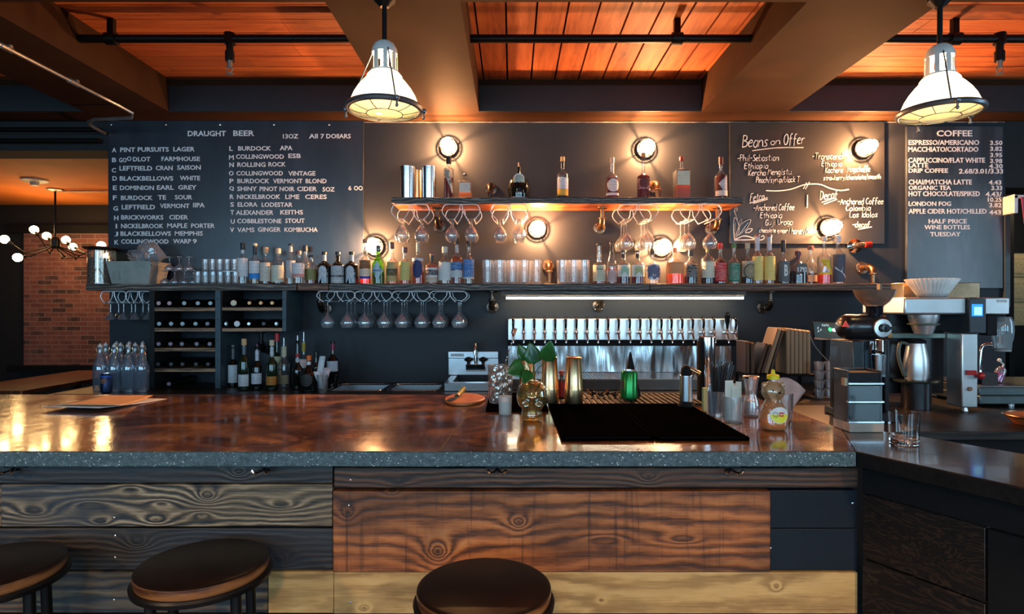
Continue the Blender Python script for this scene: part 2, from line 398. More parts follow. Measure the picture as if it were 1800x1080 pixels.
# street side wall with windows behind the camera
g = G(); xs = [XL]+[q for wx, ww in WINS for q in (wx-ww/2, wx+ww/2)]+[XR]
for i in range(0, len(xs), 2): g.box(xs[i], xs[i+1], REAR-.2, REAR, 0, 3.3)
g.box(XL, XR, REAR-.2, REAR, 0, .88); g.box(XL, XR, REAR-.2, REAR, 2.97, 3.3)
struct('wall_street_side', g, m_dark, smooth=False)
for i, (wx, ww) in enumerate(WINS):
    g = G()
    for q in (-ww/2, -.02, ww/2-.04): g.box(wx+q, wx+q+.04, REAR-.01, REAR+.03, .88, 2.97)
    for q in (.88, 2.2, 2.93): g.box(wx-ww/2, wx+ww/2, REAR-.012, REAR+.028, q, q+.04)
    struct('window_%d' % (i+1), g, m_matte, smooth=False)
struct('trim_caulk', G().box(-3.09, 3.79, WB-.006, WB-.0005, BZ-.010, BZ-.0035), M('pale_caulk', (.30, .22, .16), .8, var=.9, vs=9), smooth=False)
# sprinkler line under the boards
def sprinkler(x, y, z, up, parent):
    g = G().cyl((x, y, z-.03), .032, .06).cyl((x, y, z-.075), .020, .05).cyl((x, y, z-.13), .026, .055)
    obj('sprinkler_drop', g, m_pipe, parent)
    g = G().cyl((x, y, z-.17), .014, .04)
    for s_ in (-1, 1): g.tube([(x+s_*.012, y, z-.16), (x+s_*.02, y, z-.175), (x+s_*.004, y, z-.20)], .003, 6)
    g.cyl((x, y, z-.205), .02, .004); obj('sprinkler_head', g, m_galv, parent)
pz, pd = 3.085, 3.46
for (a, b, lab, drops, coup) in ((-2.5, -.88, 'black sprinkler pipe crossing the left ceiling recess above the beer board', [U(404, pd)], [U(196, pd)]),
                           (-.24, 1.38, 'black sprinkler pipe crossing the middle ceiling recess', [], [U(1190, pd)]),
                           (2.02, 4.6, 'black sprinkler pipe crossing the right ceiling recess behind the right pendant lamp', [U(1757, pd)], [U(1678, pd)])):
    t = thing('sprinkler_pipe', lab, 'pipe', ((a+b)/2, pd, pz), group=None)
    obj('pipe', G().cyl((a, pd, pz), .024, b-a, 14, 'x'), m_pipe, t)
    for cx in coup:
        obj('coupling', G().cyl((cx-.03, pd, pz), .036, .06, 14, 'x').box(cx-.018, cx+.018, pd-.015, pd+.015, pz+.02, ZC-.001), m_pipe, t)
    for cx in drops: sprinkler(cx, pd, pz, 0, t)
# conduit under the left beam, bending to the wall
t = thing('electrical_conduit', 'grey steel conduit running under the left beam and bending down to the beer board', 'conduit', (-2.76, 3.5, 2.93))
cy = 4.02
pts = [(-2.76, 1.0+i*.35, 2.945) for i in range(9)]+[(-2.76, cy-.05, 2.945), (-2.73, 4.15, 2.93), (-2.68, 4.22, 2.90), (-2.70, 4.24, 2.875), (-2.85, 4.25, 2.87), (-2.98, 4.26, 2.868), (-3.05, 4.30, 2.862), (-3.08, 4.36, 2.86), (-3.10, 4.45, 2.86), (-3.115, 4.575, 2.86)]
obj('tube', G().tube(pts, .012, 8), m_galv, t)
for yy in (2.2, 3.25, 3.75): obj('clamp', G().box(-2.79, -2.73, yy, yy+.02, 2.945, 2.9595).cyl((-2.76, yy-.03, 2.945), .017, .08, 10, 'y'), m_galv, t)
# two black conduits along the lintel
for zz, w_ in ((2.885, 'upper'), (2.80, 'lower')):
    tag(obj('lintel_conduit', G().cyl((-8.8, 4.56, zz), .018, 5.65, 10, 'x'), m_pipe), w_+' of two thin black conduits along the lintel left of the beer board', 'conduit')

spot_pt('service_room_light', (4.5, 5.0, 2.6), 22, (1, .75, .45), .1)
# ---------------------------------------------------------------- shelves
m_sh_char = wood('charred_shelf_edge', (.008, .008, .009), (.09, .075, .06), (.62, .56, .48), freq=300, amp=4, nu=3, nv=9, seed=3, burn=0)
m_sh_weath = wood('weathered_shelf_board', (.03, .022, .018), (.12, .085, .06), (.45, .36, .28), freq=260, amp=4, nu=1.5, nv=9, seed=11, burn=.1)
m_sh_red = wood('reddish_shelf_board', (.05, .02, .01), (.25, .09, .035), (.48, .22, .09), freq=150, amp=4, seed=21, burn=.2)
m_sh_brown = wood('brown_shelf_board', (.03, .016, .010), (.16, .08, .04), (.38, .22, .12), freq=260, amp=4, nu=1, nv=8, seed=31, burn=.1)
m_under = wood('orange_lit_board', (.20, .05, .015), (.45, .14, .04), (.65, .26, .08), axis='x', freq=60, amp=6, seed=41, burn=.0, rough=.35)  # lamp light on the underside put into the orange wood colour
SF, ST, SB = 4.28, 1.697, 1.648      # long shelf: front plane, top, bottom
t = thing('wall_shelf', 'long thick plank shelf across the wall carrying rows of bottles and glasses', 'shelf', (0, 4.44, SB))
def edgeplank(x0, x1, name, mt, z0, z1, y0=SF, y1=4.597, amp=.004):
    # plank with a slightly wavy front edge
    g = G(); n = max(4, int((x1-x0)/.05)); vs = []
    for i in range(n+1):
        x = x0+(x1-x0)*i/n; w_ = random.uniform(-amp, amp)
        vs += [(x, y0+w_, z0), (x, y0+w_*.5, z1), (x, y1, z1), (x, y1, z0)]
    fs = [(0, 1, 2, 3), (4*n+3, 4*n+2, 4*n+1, 4*n)]
    for i in range(n):
        a = 4*i
        for j in range(4): fs.append((a+j, a+(j+1) % 4, a+4+(j+1) % 4, a+4+j)[::-1])
    g.add(vs, fs); return obj(name, g, mt, t, bev=.003)
edgeplank(U(150, SF), U(521, SF), 'weathered_board', m_sh_weath, SB, ST)['label'] = 'weathered grey brown board'
edgeplank(U(523, SF), U(577, SF), 'reddish_board', m_sh_red, SB, ST)['label'] = 'short reddish board'
edgeplank(U(578, SF), U(1142, SF), 'charred_board', m_sh_char, SB, ST)['label'] = 'black charred board with pale grain'
edgeplank(U(1143, SF), U(1588, SF), 'brown_board', m_sh_brown, SB, ST)['label'] = 'dark brown board'
edgeplank(U(880, 4.33), U(1312, 4.33), 'under_board', m_sh_weath, SB-.032, SB-.001, 4.33, 4.50)
t = thing('wall_shelf', 'short upper plank shelf with a charred front edge and orange underside', 'shelf', (0, 4.44, 2.272))
UT, UB = 2.317, 2.272
edgeplank(U(688, SF), U(1308, SF), 'charred_board', m_sh_char, UB+.002, UT, SF, 4.30)
obj('underside_board', G().box(U(689, SF), U(1307, SF), 4.301, 4.597, UB, UT-.0005), m_under, t)['label'] = 'lamplit orange plank'
# LED strip
t = thing('led_strip', 'glowing warm white light strip under the long shelf above the taps', 'light strip', (U(1098, 4.4), 4.42, SB-.05))
obj('channel', G().box(U(889, 4.4), U(1308, 4.4), 4.395, 4.42, SB-.045, SB-.0335), m_white, t)
led = emis('led_glow', (1, .82, .56), 30)
obj('diffuser', G().box(U(890, 4.4), U(1307, 4.4), 4.40, 4.42, SB-.060, SB-.046), led, t)
# ---------------------------------------------------------------- pipe brackets
def bracket(px, ztop, zel, lab, mt=m_ironpipe, grp=None):
    x = U(px, 4.5); yb = 4.597; yf = 4.45
    t = thing('pipe_bracket', lab, 'bracket', (x, yb, zel), group=grp)
    obj('wall_flange', G().lathe([(0, 0), (.046, 0), (.048, -.004), (.046, -.010), (.026, -.014), (.024, -.028), (0, -.028)], (x, yb, zel), 24, 'y'), mt, t)
    for a in range(4): obj('screw', G().ball((x+.036*math.cos(a*PI/2+.8), yb-.011, zel+.036*math.sin(a*PI/2+.8)), .0055, 8, 6), m_chrome, t)
    el = [(x, yb-.02, zel), (x, yf+.05, zel)]+[(x, yf+.05-.05*math.sin(a), zel+(.05-.05*math.cos(a))*(1 if ztop > zel else -1)) for a in (.4, .8, 1.2, 1.5708)]
    d = 1 if ztop > zel else -1
    obj('elbow', G().tube(el, .021, 14).ring((x, yf, zel+d*.052), .023, .006, 'z', 20, 6).ring((x, yf+.055, zel), .023, .006, 'y', 20, 6), mt, t)
    obj('pipe', G().tube([(x, yf, zel+d*.05), (x, yf, ztop-d*.0)], .015, 12), mt, t)
    obj('shelf_flange', G().lathe([(0, 0), (.038, 0), (.038, -.008*d), (.02, -.014*d), (0, -.014*d)], (x, yf, ztop), 20), mt, t)
for px, py, l in ((865, 540, 'left of the light strip'), (1055, 538, 'above the middle of the taps'), (1350, 541, 'right of the light strip'), (566, 543, 'behind the hanging glasses at the left end')):
    bracket(px, SB-(.033 if px == 1055 else 0)-.0005, W(py, 4.5), 'iron pipe bracket under the long shelf, '+l)
for px, py, l in ((770, 396, 'left one behind the hanging glasses'), (1057, 398, 'middle one'), (1257, 400, 'right one behind the stem glasses')):
    bracket(px, UB-.0005, W(py, 4.5), 'iron pipe bracket under the upper shelf, '+l, m_brass if px > 1000 else m_ironpipe)
for px, py, zt, l, mt in ((862, 328, UT, 'on the upper shelf between the small square bottle and the round bottle', m_ironpipe), (1153, 324, UT, 'on the upper shelf beside a dark whiskey bottle', m_brass),
                          (965, 466, ST, 'on the long shelf between the two groups of tumblers', m_brass), (1528, 470, ST, 'at the right end of the long shelf', m_brass), (1153+0, 0, 0, '', None)):
    if mt: bracket(px, zt+.0005, W(py, 4.5), 'pipe elbow '+l, mt)
bracket(464, W(582, 4.5)-.001, W(614, 4.5), 'black iron pipe bracket under the right wine rack', m_pipe)
# red valve
t = thing('pipe_valve', 'dark pipe stub with a red valve below the chalkboard', 'valve', (U(1517, 4.5), 4.597, W(430, 4.5)))
vx, vz = U(1512, 4.5), W(431, 4.5)
obj('wall_flange', G().lathe([(0, 0), (.052, 0), (.054, -.006), (.03, -.02), (.024, -.04), (0, -.04)], (vx, 4.5742, vz), 24, 'y').ring((vx, 4.583, vz), .050, .005, 'y'), m_chrome, t)
obj('valve_body', G().tube([(vx, 4.58, vz), (vx, 4.50, vz), (vx+.04, 4.48, vz), (vx+.06, 4.48, vz)], .022, 12), m_ironpipe, t)
obj('valve_wheel', G().cyl((vx+.055, 4.48, vz), .024, .012, 18, 'x').cyl((vx+.02, 4.475, vz), .02, .03, 14, 'x'), M('red_enamel', (.5, .02, .012), .2), t)
# ---------------------------------------------------------------- boards
def text_g(g, s, x0, x1, zc, h, y, ex=.0015, off=.018):
    cu = bpy.data.curves.new('t', 'FONT'); cu.body = s; cu.size = 1; cu.extrude = .02; cu.offset = off; cu.resolution_u = 2
    to = bpy.data.objects.new('t', cu); C.objects.link(to)
    dg = bpy.context.evaluated_depsgraph_get(); dg.update(); me = bpy.data.meshes.new_from_object(to.evaluated_get(dg))
    vs = [v.co for v in me.vertices]
    if vs:
        ax, bx = min(v.x for v in vs), max(v.x for v in vs); az, bz = min(v.y for v in vs), max(v.y for v in vs)
        hh = h if '/' not in s else h*1.12
        g.add([(x0+(v.x-ax)/(bx-ax)*(x1-x0), y-ex*(1 if v.z > 0 else 0), zc+((v.y-az)/(bz-az)-.5)*hh) for v in vs], [tuple(p.vertices) for p in me.polygons])
    bpy.data.objects.remove(to); bpy.data.curves.remove(cu); bpy.data.meshes.remove(me)
def jtext(g, s, x0, x1, zc, h, y):
    """board letters set one by one: each a touch off line"""
    k = g.v.__len__(); text_g(g, s, x0, x1, zc, h, y)
BY = 4.575
def board_thing(name, label, x0, x1, z0, z1, mt, y=BY):
    t = thing(name, label, 'menu board', ((x0+x1)/2, y, z0))
    obj('panel', G().box(x0, x1, y, 4.598, z0, z1), mt, t, bev=.002); return t
bb = board_thing('menu_board', 'large dark blue draught beer board with white letters in two columns', U(190, BY), U(639, BY), W(497, BY), W(212, BY), m_board)
SC = 3.75
def bt(g, s, a, b, yc, h=31, sc_=SC, ox=180, oy=200, D=BY-.001):
    text_g(g, s, U(ox+a/sc_, D), U(ox+b/sc_, D), W(oy+yc/sc_, D), h/sc_*D/FPX, D)
g = G()
for ln in """DRAUGHT 563 815 131|BEER 863 1001 129|13OZ 1190 1290 149|All 1362 1420 148|7 1438 1462 149|DOllARS 1476 1637 148
A 64 92 240|PINT 118 216 238|PURSUITS 233 438 236|LAGER 468 608 234
B 64 92 305|GO 110 160 306|O 162 192 297|DLOT 202 316 300|FARMHOUSE 390 643 298
C 62 90 373|LEFTFIELD 113 328 360|CRAN 352 463 358|SAISON 493 648 355
D 67 96 427|BLACKBELLOWS 115 467 427|WHITE 511 644 425
E 70 96 489|DOMINION 116 340 489|EARL 360 471 487|GREY 500 620 486
F 70 95 554|BURDOCK 123 331 555|TE 366 420 552|SOUR 478 592 551
G 72 103 625|LEFTFIELD 128 347 616|VERMONT 380 573 608|IIPA 598 674 603
H 78 106 688|BRICKWORKS 124 402 684|CIDER 441 565 683
I 88 97 742|NICKELBROOK 124 402 741|MAPLE 428 560 738|PORTER 585 740 739
J 80 104 794|BLACKBELLOWS 120 452 791|MEMPHIS 478 662 790
K 80 108 848|COLLINGWOOD 124 436 843|WARP 466 585 841|9 596 622 841
L 837 860 230|BURDOCK 895 1111 229|APA 1170 1253 226
M 835 866 289|COLLINGWOOD 881 1196 283|ESB 1226 1308 278
N 837 866 337|ROLLING 890 1075 336|ROCK 1095 1208 334
O 834 865 393|COLLINGWOOD 884 1190 393|VINTAGE 1226 1404 394
P 838 864 444|BURDOCK 890 1100 444|VERMONT 1125 1318 444|BLOND 1340 1478 444
Q 836 868 494|SHINY 889 1018 495|PINOT 1037 1152 496|NOIR 1168 1266 496|CIDER 1284 1413 496|5OZ 1451 1531 499|6 1621 1642 491|OO 1658 1716 491
R 840 866 548|NICKELBROOK 888 1172 548|LIME 1206 1298 548|CERES 1336 1479 548
S 843 868 599|ELORA 892 1022 599|LODESTAR 1050 1253 600
T 844 868 651|ALEXANDER 880 1127 652|KEITHS 1173 1322 650
U 846 873 711|COBBLESTONE 889 1180 708|STOUT 1205 1333 706
V 841 868 766|VAMS 889 1002 766|GINGER 1025 1175 764|KOMBUCHA 1200 1419 765""".split('\n'):
    g = G()
    for wd_ in ln.split('|'):
        s, a, b, yc = wd_.rsplit(' ', 3); bt(g, s, int(a), int(b), int(yc), 36 if s in ('DRAUGHT', 'BEER') else 30)
    obj('lettering', g, m_letter, bb, smooth=False)
for px in (195, 291, 386, 481, 578): obj('screw', G().ball((U(px, BY), BY-.001, W(219, BY)), .010, 12, 8, (1, .4, 1)), m_steel, bb)
cb_ = board_thing('menu_board', 'tall coffee price board with white letters behind the coffee brewer', U(1594, BY), U(1763, BY), W(507, BY), W(222, BY), m_board2)
g = G()
for ln in """COFFEE 275 473 110|ESPRESSO/AMERICANO 118 512 161|3.50 573 641 163|MACCHIATO/CORTADO 116 507 199|3.82 573 640 196|3.95 573 640 231
CAPPUCCINO/FLAT WHITE 116 544 260|3.98 573 640 264|LATTE 118 228 288|4.30 567 643 293|DRIP COFFEE 118 338 318|2.68/3.01/3.33 400 645 321
CHAI/MATCHA LATTE 118 471 382|4.43 566 635 384|ORGANIC TEA 118 354 414|3.33 580 640 415|HOT CHOCOLATE/SPIKED 118 515 447|4.43/ 548 637 450|10.25 560 636 480
LONDON FOG 118 355 503|3.82 568 636 511|APPLE CIDER HOT/CHILLED 118 553 545|443 568 633 551|HALF PRICE 230 443 601|WINE BOTTLES 207 460 634|TUESDAY 238 408 673""".replace('\n', '|').split('|'):
    g = G(); s, a, b, yc = ln.rsplit(' ', 3); bt(g, s, int(a), int(b), int(yc), 34 if s == 'COFFEE' else 25, 3.175, 1560, 200)
    obj('lettering', g, m_letter, cb_, smooth=False)
obj('edge_trim', G().box(U(1765, BY), U(1774, BY), BY-.01, 4.598, W(540, BY), W(345, BY)), M('teal_grey_trim', (.05, .075, .085), .4), cb_)
# ------- handwriting
ST_ = {
 'a': ['3,3 2,4 1,4 0,2 0,1 1,0 2,0 3,2', '3,4 3,0'], 'b': ['0,7 0,0 2,0 3,1 3,3 2,4 0,3'], 'c': ['3,3.4 2,4 1,4 0,2 0,1 1,0 3,.5'], 'd': ['3,3 2,4 1,4 0,2 0,1 1,0 2,0 3,1', '3,7 3,0'],
 'e': ['0,2 3,2.4 2.6,3.8 1.4,4 0,2.6 0,1 1,0 3,.4'], 'f': ['3,6.6 2,7 1,6 1,-1', '0,3.6 2.6,3.8'], 'g': ['3,3 2,4 1,4 0,2 0,1 1,.4 2,.6 3,2', '3,4 3,-1 2,-2 .4,-1.6'], 'h': ['0,7 0,0', '0,2.6 1.6,4 2.8,3.2 3,0'],
 'i': ['1,4 1,0 1.6,0', '1,5.4 1.1,5.6'], 'j': ['1.6,4 1.6,-1 .8,-2 0,-1.6', '1.6,5.4 1.7,5.6'], 'k': ['0,7 0,0', '2.6,4 .2,1.8 2.8,0'], 'l': ['.6,7 .6,0 1.4,.1'], 'm': ['0,4 0,0', '0,2.6 1.2,4 1.8,3 1.8,0', '1.8,2.6 3,4 3.7,3 3.7,0'],
 'n': ['0,4 0,0', '0,2.6 1.6,4 2.8,3.2 3,0'], 'o': ['1.5,4 .2,3 0,1.4 1,0 2.2,0 3,1.6 2.6,3.4 1.5,4'], 'p': ['0,4 0,-2', '0,3 1.6,4 3,2.6 2.4,.4 0,.4'], 'r': ['0,4 0,0', '0,2.4 1.4,4 2.6,3.6'], 's': ['2.8,3.6 1.4,4 .3,3 2.4,1.4 2,.2 0,.2'],
 't': ['1.2,6 1.2,.4 2.4,.2', '0,4.2 2.6,4.3'], 'u': ['0,4 .2,.8 1.4,0 2.8,1', '3,4 3,0'], 'w': ['0,4 .8,0 1.8,3 2.6,0 3.6,4'], 'y': ['0,4 1.6,1', '3,4 .6,-2'], 'x': ['0,4 3,0', '3,4 0,0'], 'v': ['0,4 1.5,0 3,4'],
 'B': ['0,7 0,0', '0,7 2.6,6.6 2.8,4.4 .2,3.8 3.4,3 3.2,.6 0,0'], 'O': ['2,7 .4,5.6 0,2.6 1.2,0 3,.2 4,3 3.4,6 2,7'], 'P': ['0,7 0,0', '0,7 3,6.6 3,4 .2,3.4'], 'S': ['3,6.2 1.6,7 .3,5.4 3,2.4 2.4,.3 0,.6'], 'E': ['3,6.6 .2,6.8 0,0 3,.2', '0,3.6 2.4,3.8'],
 'K': ['0,7 0,0', '3,7 .2,3 3.2,0'], 'M': ['0,0 .6,7 2,2.6 3.6,7 4,0'], 'T': ['0,6.8 4,7', '2,7 1.8,0'], 'Y': ['0,7 1.8,3.6', '4,7 1,-1'], 'F': ['.4,6.8 0,0', '.2,6.8 3.4,7', '.2,3.6 2.4,4'], 'A': ['0,0 1.8,7 3.6,0', '.8,2.6 3,2.8'],
 'C': ['3.2,6 2,7 .4,5.4 0,2.4 1.2,0 3.4,.8'], 'G': ['3.2,6 2,7 .4,5.4 0,2.4 1.2,0 3.2,.8 3.2,3 1.8,3'], 'U': ['0,7 .2,1.4 1.6,0 3,1 3.4,7'], 'D': ['.4,7 .4,0', '0,6.8 3,6 4,3.4 2.6,.4 .2,0'], 'L': ['.4,7 0,0 3,.2'], 'I': ['1,7 1,0'],
 '-': ['0,3 2.4,3.3'], '/': ['0,-1 2.4,7.4'], '.': ['.4,0 .6,.2'], ' ': []}
def hand(g, s, x0, x1, zb, unit, y, rise=0, r=.0032):
    adv = 0; items = []
    for ch in s:
        st = ST_[ch]; w_ = 0
        pl = []
        for q in st:
            pp = [tuple(float(c) for c in p.split(',')) for p in q.split()]; w_ = max(w_, max(p[0] for p in pp)); pl.append(pp)
        if ch == ' ': w_ = 1.4
        items.append((adv, pl)); adv += w_+.9
    k = (x1-x0)/(adv-.9)
    for a, pl in items:
        jz = random.uniform(-.25, .25)
        for pp in pl:
            # smooth polyline
            Q = pp
            if len(pp) > 2:
                Q = [pp[0]]
                for i in range(1, len(pp)-1):
                    p0, p1, p2 = pp[i-1], pp[i], pp[i+1]
                    Q += [((p0[0]*.3+p1[0]*.7), (p0[1]*.3+p1[1]*.7)), (p1[0]*.84+(p0[0]+p2[0])*.08, p1[1]*.84+(p0[1]+p2[1])*.08), ((p2[0]*.3+p1[0]*.7), (p2[1]*.3+p1[1]*.7))]
                Q.append(pp[-1])
            g.tube([(x0+(a+p[0])*k+p[1]*unit*.10, y, zb+(p[1]+jz)*unit+rise*(a+p[0])*k) for p in Q], r, 5, flat=.35 if True else 1)
    return g
kb = board_thing('chalkboard', 'black chalkboard headed Beans on Offer with chalk handwriting', U(1283, BY), U(1555, BY), W(429, BY), W(215, BY), m_chalkb)
kb['category'] = 'chalkboard'
g = G(); D = BY-.0015; q = D/FPX
def hx(c): return U(1270+c/4.5, D)
def hz(c): return W(200+c/4.5, D)
for s, a, b, yb_, u, rs in (('Beans', 158, 355, 268, 13.5, .06), ('on', 380, 452, 246, 8, .04), ('Offer', 482, 645, 246, 12, .05),
    ('-Phil-Sebastian', 118, 442, 376, 7.2, .02), ('Ethiopia', 172, 358, 436, 6.8, .02), ('Kercha', 205, 340, 490, 6.8, .02), ('Mengistu.', 358, 550, 484, 7, .02), ('Peach/syrup/black T', 266, 608, 546, 6.4, .02),
    ('-Transcend', 708, 942, 360, 7, 0), ('Ethiopia', 783, 942, 418, 6.5, 0), ('Kochere', 812, 950, 468, 6.2, .02), ('Yirgacheffe', 980, 1165, 462, 7, .02), ('strawberry/chocolate/smooth', 798, 1250, 528, 5.6, .03),
    ('Fetco', 218, 328, 694, 9, .12), ('-Anchored Coffee', 245, 566, 768, 7.2, .02), ('Ethiopia', 297, 468, 828, 6.6, .03), ('Guji Uraga', 338, 552, 884, 6.6, .03), ('chocolate ginger/', 290, 530, 938, 5, -.02), ('honey/', 545, 665, 952, 7.4, .0), ('lemon', 668, 755, 945, 5, .0),
    ('Decaf', 768, 908, 682, 10, .08), ('-Anchored Coffee', 912, 1270, 718, 7, .01), ('Colombia', 976, 1170, 768, 6.4, .01), ('Los Idolos', 1004, 1225, 820, 6.4, .01), ('-decaf', 1028, 1165, 900, 6.4, .02)):
    hand(g, s, hx(a), hx(b), hz(yb_), u/4.5*q, D, rs, .0030 if u < 12 else .0036)
def stroke(pts, r=.0036):
    P = [Vector((hx(a), D, hz(b))) for a, b in pts]; out = []
    for i in range(len(P)-1):
        p0, p1, p2, p3 = P[max(0, i-1)], P[i], P[i+1], P[min(len(P)-1, i+2)]
        for k in range(5):
            u = k/5; out.append(.5*((2*p1)+(p2-p0)*u+(2*p0-5*p1+4*p2-p3)*u*u+(3*p1-p0-3*p2+p3)*u**3))
    out.append(P[-1]); g.tube(out, r, 5, flat=.35)
for p, r in (([(235, 293), (430, 270), (640, 268)], .0035), ([(345, 608), (430, 611), (540, 598), (640, 564), (720, 556), (780, 562), (850, 590), (930, 608), (1000, 600)], .005), ([(640, 595), (665, 545)], .004), ([(655, 598), (688, 540)], .004),
          ([(671, 642), (668, 745)], .0085), ([(215, 708), (356, 664)], .004), ([(242, 710), (358, 676)], .004), ([(785, 702), (885, 668)], .004), ([(802, 716), (905, 678)], .004), ([(1075, 916), (1182, 896)], .004),
          ([(95, 1000), (88, 900), (95, 820), (125, 870), (130, 930), (98, 995)], .005), ([(105, 965), (140, 880), (222, 838), (190, 910), (110, 970)], .005), ([(180, 940), (200, 915), (235, 912), (215, 938), (180, 942)], .003), ([(130, 880), (140, 840), (152, 838), (142, 880), (132, 884)], .003),
          ([(120, 840), (100, 790), (95, 760), (108, 745), (118, 760), (106, 772)], .003), ([(95, 1000), (160, 970), (210, 975), (250, 995), (95, 1000)], .005), ([(250, 990), (300, 1000), (330, 985), (322, 965), (308, 975)], .004), ([(130, 960), (205, 860)], .003), ([(100, 980), (102, 860)], .003)): stroke(p, r)
obj('chalk_writing', g, m_chalk, kb)
# ---------------------------------------------------------------- lamps
bulbm = NT('lamp_glass_glow'); bulbm.n.remove(bulbm.b)
_e = bulbm.n.new('ShaderNodeEmission'); _e.inputs[0].default_value = (1, .74, .42, 1); _e.inputs[1].default_value = 45
_t = bulbm.n.new('ShaderNodeBsdfTransparent'); _m = bulbm.n.new('ShaderNodeMixShader'); _m.inputs[0].default_value = .6
bulbm.l.new(_t.outputs[0], _m.inputs[1]); bulbm.l.new(_e.outputs[0], _m.inputs[2]); bulbm.l.new(_m.outputs[0], bulbm.out.inputs[0]); bulbm = bulbm.mat
def wall_lamp(px, py, lab):
    WY = 4.5745 if px > 1400 else 4.597
    Dm = 4.50; x, z = U(px, Dm), W(py, Dm)
    t = thing('bulkhead_lamp', lab, 'wall lamp', (x, WY, z), group=None)
    obj('mounting_ring', G().lathe([(.0, 0), (.062, 0), (.064, -.012), (.060, -.024), (.050, -.026), (0, -.026)], (x, WY, z), 32, 'y'), m_black, t)
    pr = [(0, -.175), (.018, -.173), (.034, -.160), (.043, -.14), (.047, -.11), (.049, -.06), (.049, -.0265), (0, -.0265)]
    obj('glass_jar', G().lathe(pr, (x, WY, z), 24, 'y'), bulbm, t)
    lp = spot_pt('lamp_bulb_light', (x, WY-.09, z), 150, (1, .43, .16), .012); C.objects.unlink(lp); C.objects.link(lp)
    g = G()
    for k in range(4):
        a = k*PI/2+.5; c, s_ = math.cos(a), math.sin(a)
        g.tube([(x+r*c, WY+h, z+r*s_) for r, h in ((.064, -.012), (.062, -.08), (.056, -.13), (.040, -.17), (.0, -.19))], .0035, 6)
    g.ring((x, WY-.10, z), .0605, .0035, 'y', 28, 6); g.ring((x, WY-.03, z), .0635, .005, 'y', 28, 6)
    obj('cage', g, m_ironpipe, t)
for px, py, l in ((787, 255, 'glowing caged wall lamp above the slim dark red bottle on the upper shelf'), (1138, 258, 'glowing caged wall lamp high on the wall right of centre'), (1524, 259, 'glowing caged wall lamp on the upper right of the chalkboard'),
              (945, 401, 'glowing caged wall lamp between the two shelves in the middle'), (655, 432, 'glowing caged wall lamp behind the green bottle beside the beer board'), (1167, 434, 'glowing caged wall lamp behind the whiskey bottles right of centre'), (1462, 399, 'glowing caged wall lamp at the bottom of the chalkboard')):
    wall_lamp(px, py, l)
m_shade = NT('lit_prismatic_glass'); m_shade.set(col=(.9, .88, .8), rough=.25, emit=(1, .80, .50), estr=1.6); 
_s = m_shade.sep(); m_shade = m_shade.mat
m_lens = clearglass('ribbed_lens_glass', tint=(1, .93, .80), edge=(.9, .8, .6), haze=.18, hazecol=(1, .85, .6))
bulb2 = emis('pendant_bulb_glow', (1, .74, .42), 60)
def pendant(x, y, zr, label, rz=0):
    t = thing('pendant_lamp', label, 'pendant lamp', (x, y, zr), rz)
    o = lambda n, g, m, p=t: obj(n, g, m, p, absolute=False)
    o('rod', G().cyl((0, 0, .305), .011, BZ-zr-.305, 12).lathe([(.05, BZ-zr), (.05, BZ-zr-.02), (.02, BZ-zr-.05), (0, BZ-zr-.05)]), m_black)
    o('cap', G().lathe([(0, .312), (.016, .312), (.03, .306), (.045, .295), (.056, .275), (.059, .262), (.059, .250), (.050, .248), (0, .25)], n=32), m_galvw)
    g = G()
    for k in range(8):
        a = 2*PI*k/8; g.lathe([(.052, .165), (.060, .165), (.059, .252), (.052, .252), (.052, .165)], n=3, a0=a, a1=a+.34)
    g.lathe([(.050, .160), (.063, .160), (.063, .172), (.050, .172), (.050, .160)], n=32)
    o('slotted_collar', g, m_galvw)
    o('bulb', G().ball((0, 0, .145), .042, 20, 12, (1, 1, 1.35)).cyl((0, 0, .19), .018, .06), bulb2)
    prof = [(.060, .165), (.070, .160), (.080, .148), (.084, .135), (.100, .118), (.122, .090), (.140, .060), (.152, .030), (.158, .005)]
    inn = [(r-.004, h) for r, h in prof[::-1]]
    g = G().lathe(prof+inn+[prof[0]], n=64)
    # vertical prismatic flutes
    o('shade', g, m_shade)
    g = G().lathe([(.157, .012), (.172, .010), (.178, .0), (.172, -.010), (.157, -.012), (.157, .012)], n=48)
    o('rim', g, m_galv2)
    g = G().lathe([(0, -.022), (.06, -.018), (.12, -.010), (.156, -.002), (.156, .001), (.12, -.006), (.06, -.014), (0, -.018)], n=48)
    o('lens', g, m_lens)
    g = G().ring((0, 0, -.026), .082, .0022, n=40, k=6).ring((0, 0, -.010), .160, .003, n=48, k=6)
    for k in range(10):
        a = 2*PI*k/10; g.tube([(r*math.cos(a), r*math.sin(a), h) for r, h in ((.082, -.026), (.12, -.020), (.172, -.004))], .0022, 6)
    o('wire_guard', g, m_galv2)
    g = G()
    for a in (PI*.93, PI*1.62):
        g.tube([(.056*math.cos(a), .056*math.sin(a), .262), (.173*math.cos(a), .173*math.sin(a), .01)], .0035, 6)
    o('stay_wire', g, m_galv2)
    for a in (PI*.97, PI*1.63, .05):
        o('clamp_screw', G().ball((.180*math.cos(a), .180*math.sin(a), -.004), .012, 10, 8).cyl((.178*math.cos(a), .178*math.sin(a), -.034), .005, .03, 8).ball((.178*math.cos(a), .178*math.sin(a), -.036), .008, 8, 6), m_galv2)
m_galvw = M('pale_enamel_casting', (.62, .64, .62), .4, .1)
m_galv2 = M('blue_grey_zinc', (.22, .25, .28), .35, .8)
pendant(U(676, 2.75), 2.75, W(191, 2.75), 'industrial pendant lamp hanging beside the beer board', .1)
pendant(U(1652, 2.75), 2.75, W(197, 2.75), 'industrial pendant lamp hanging in front of the coffee price board', 1.4)
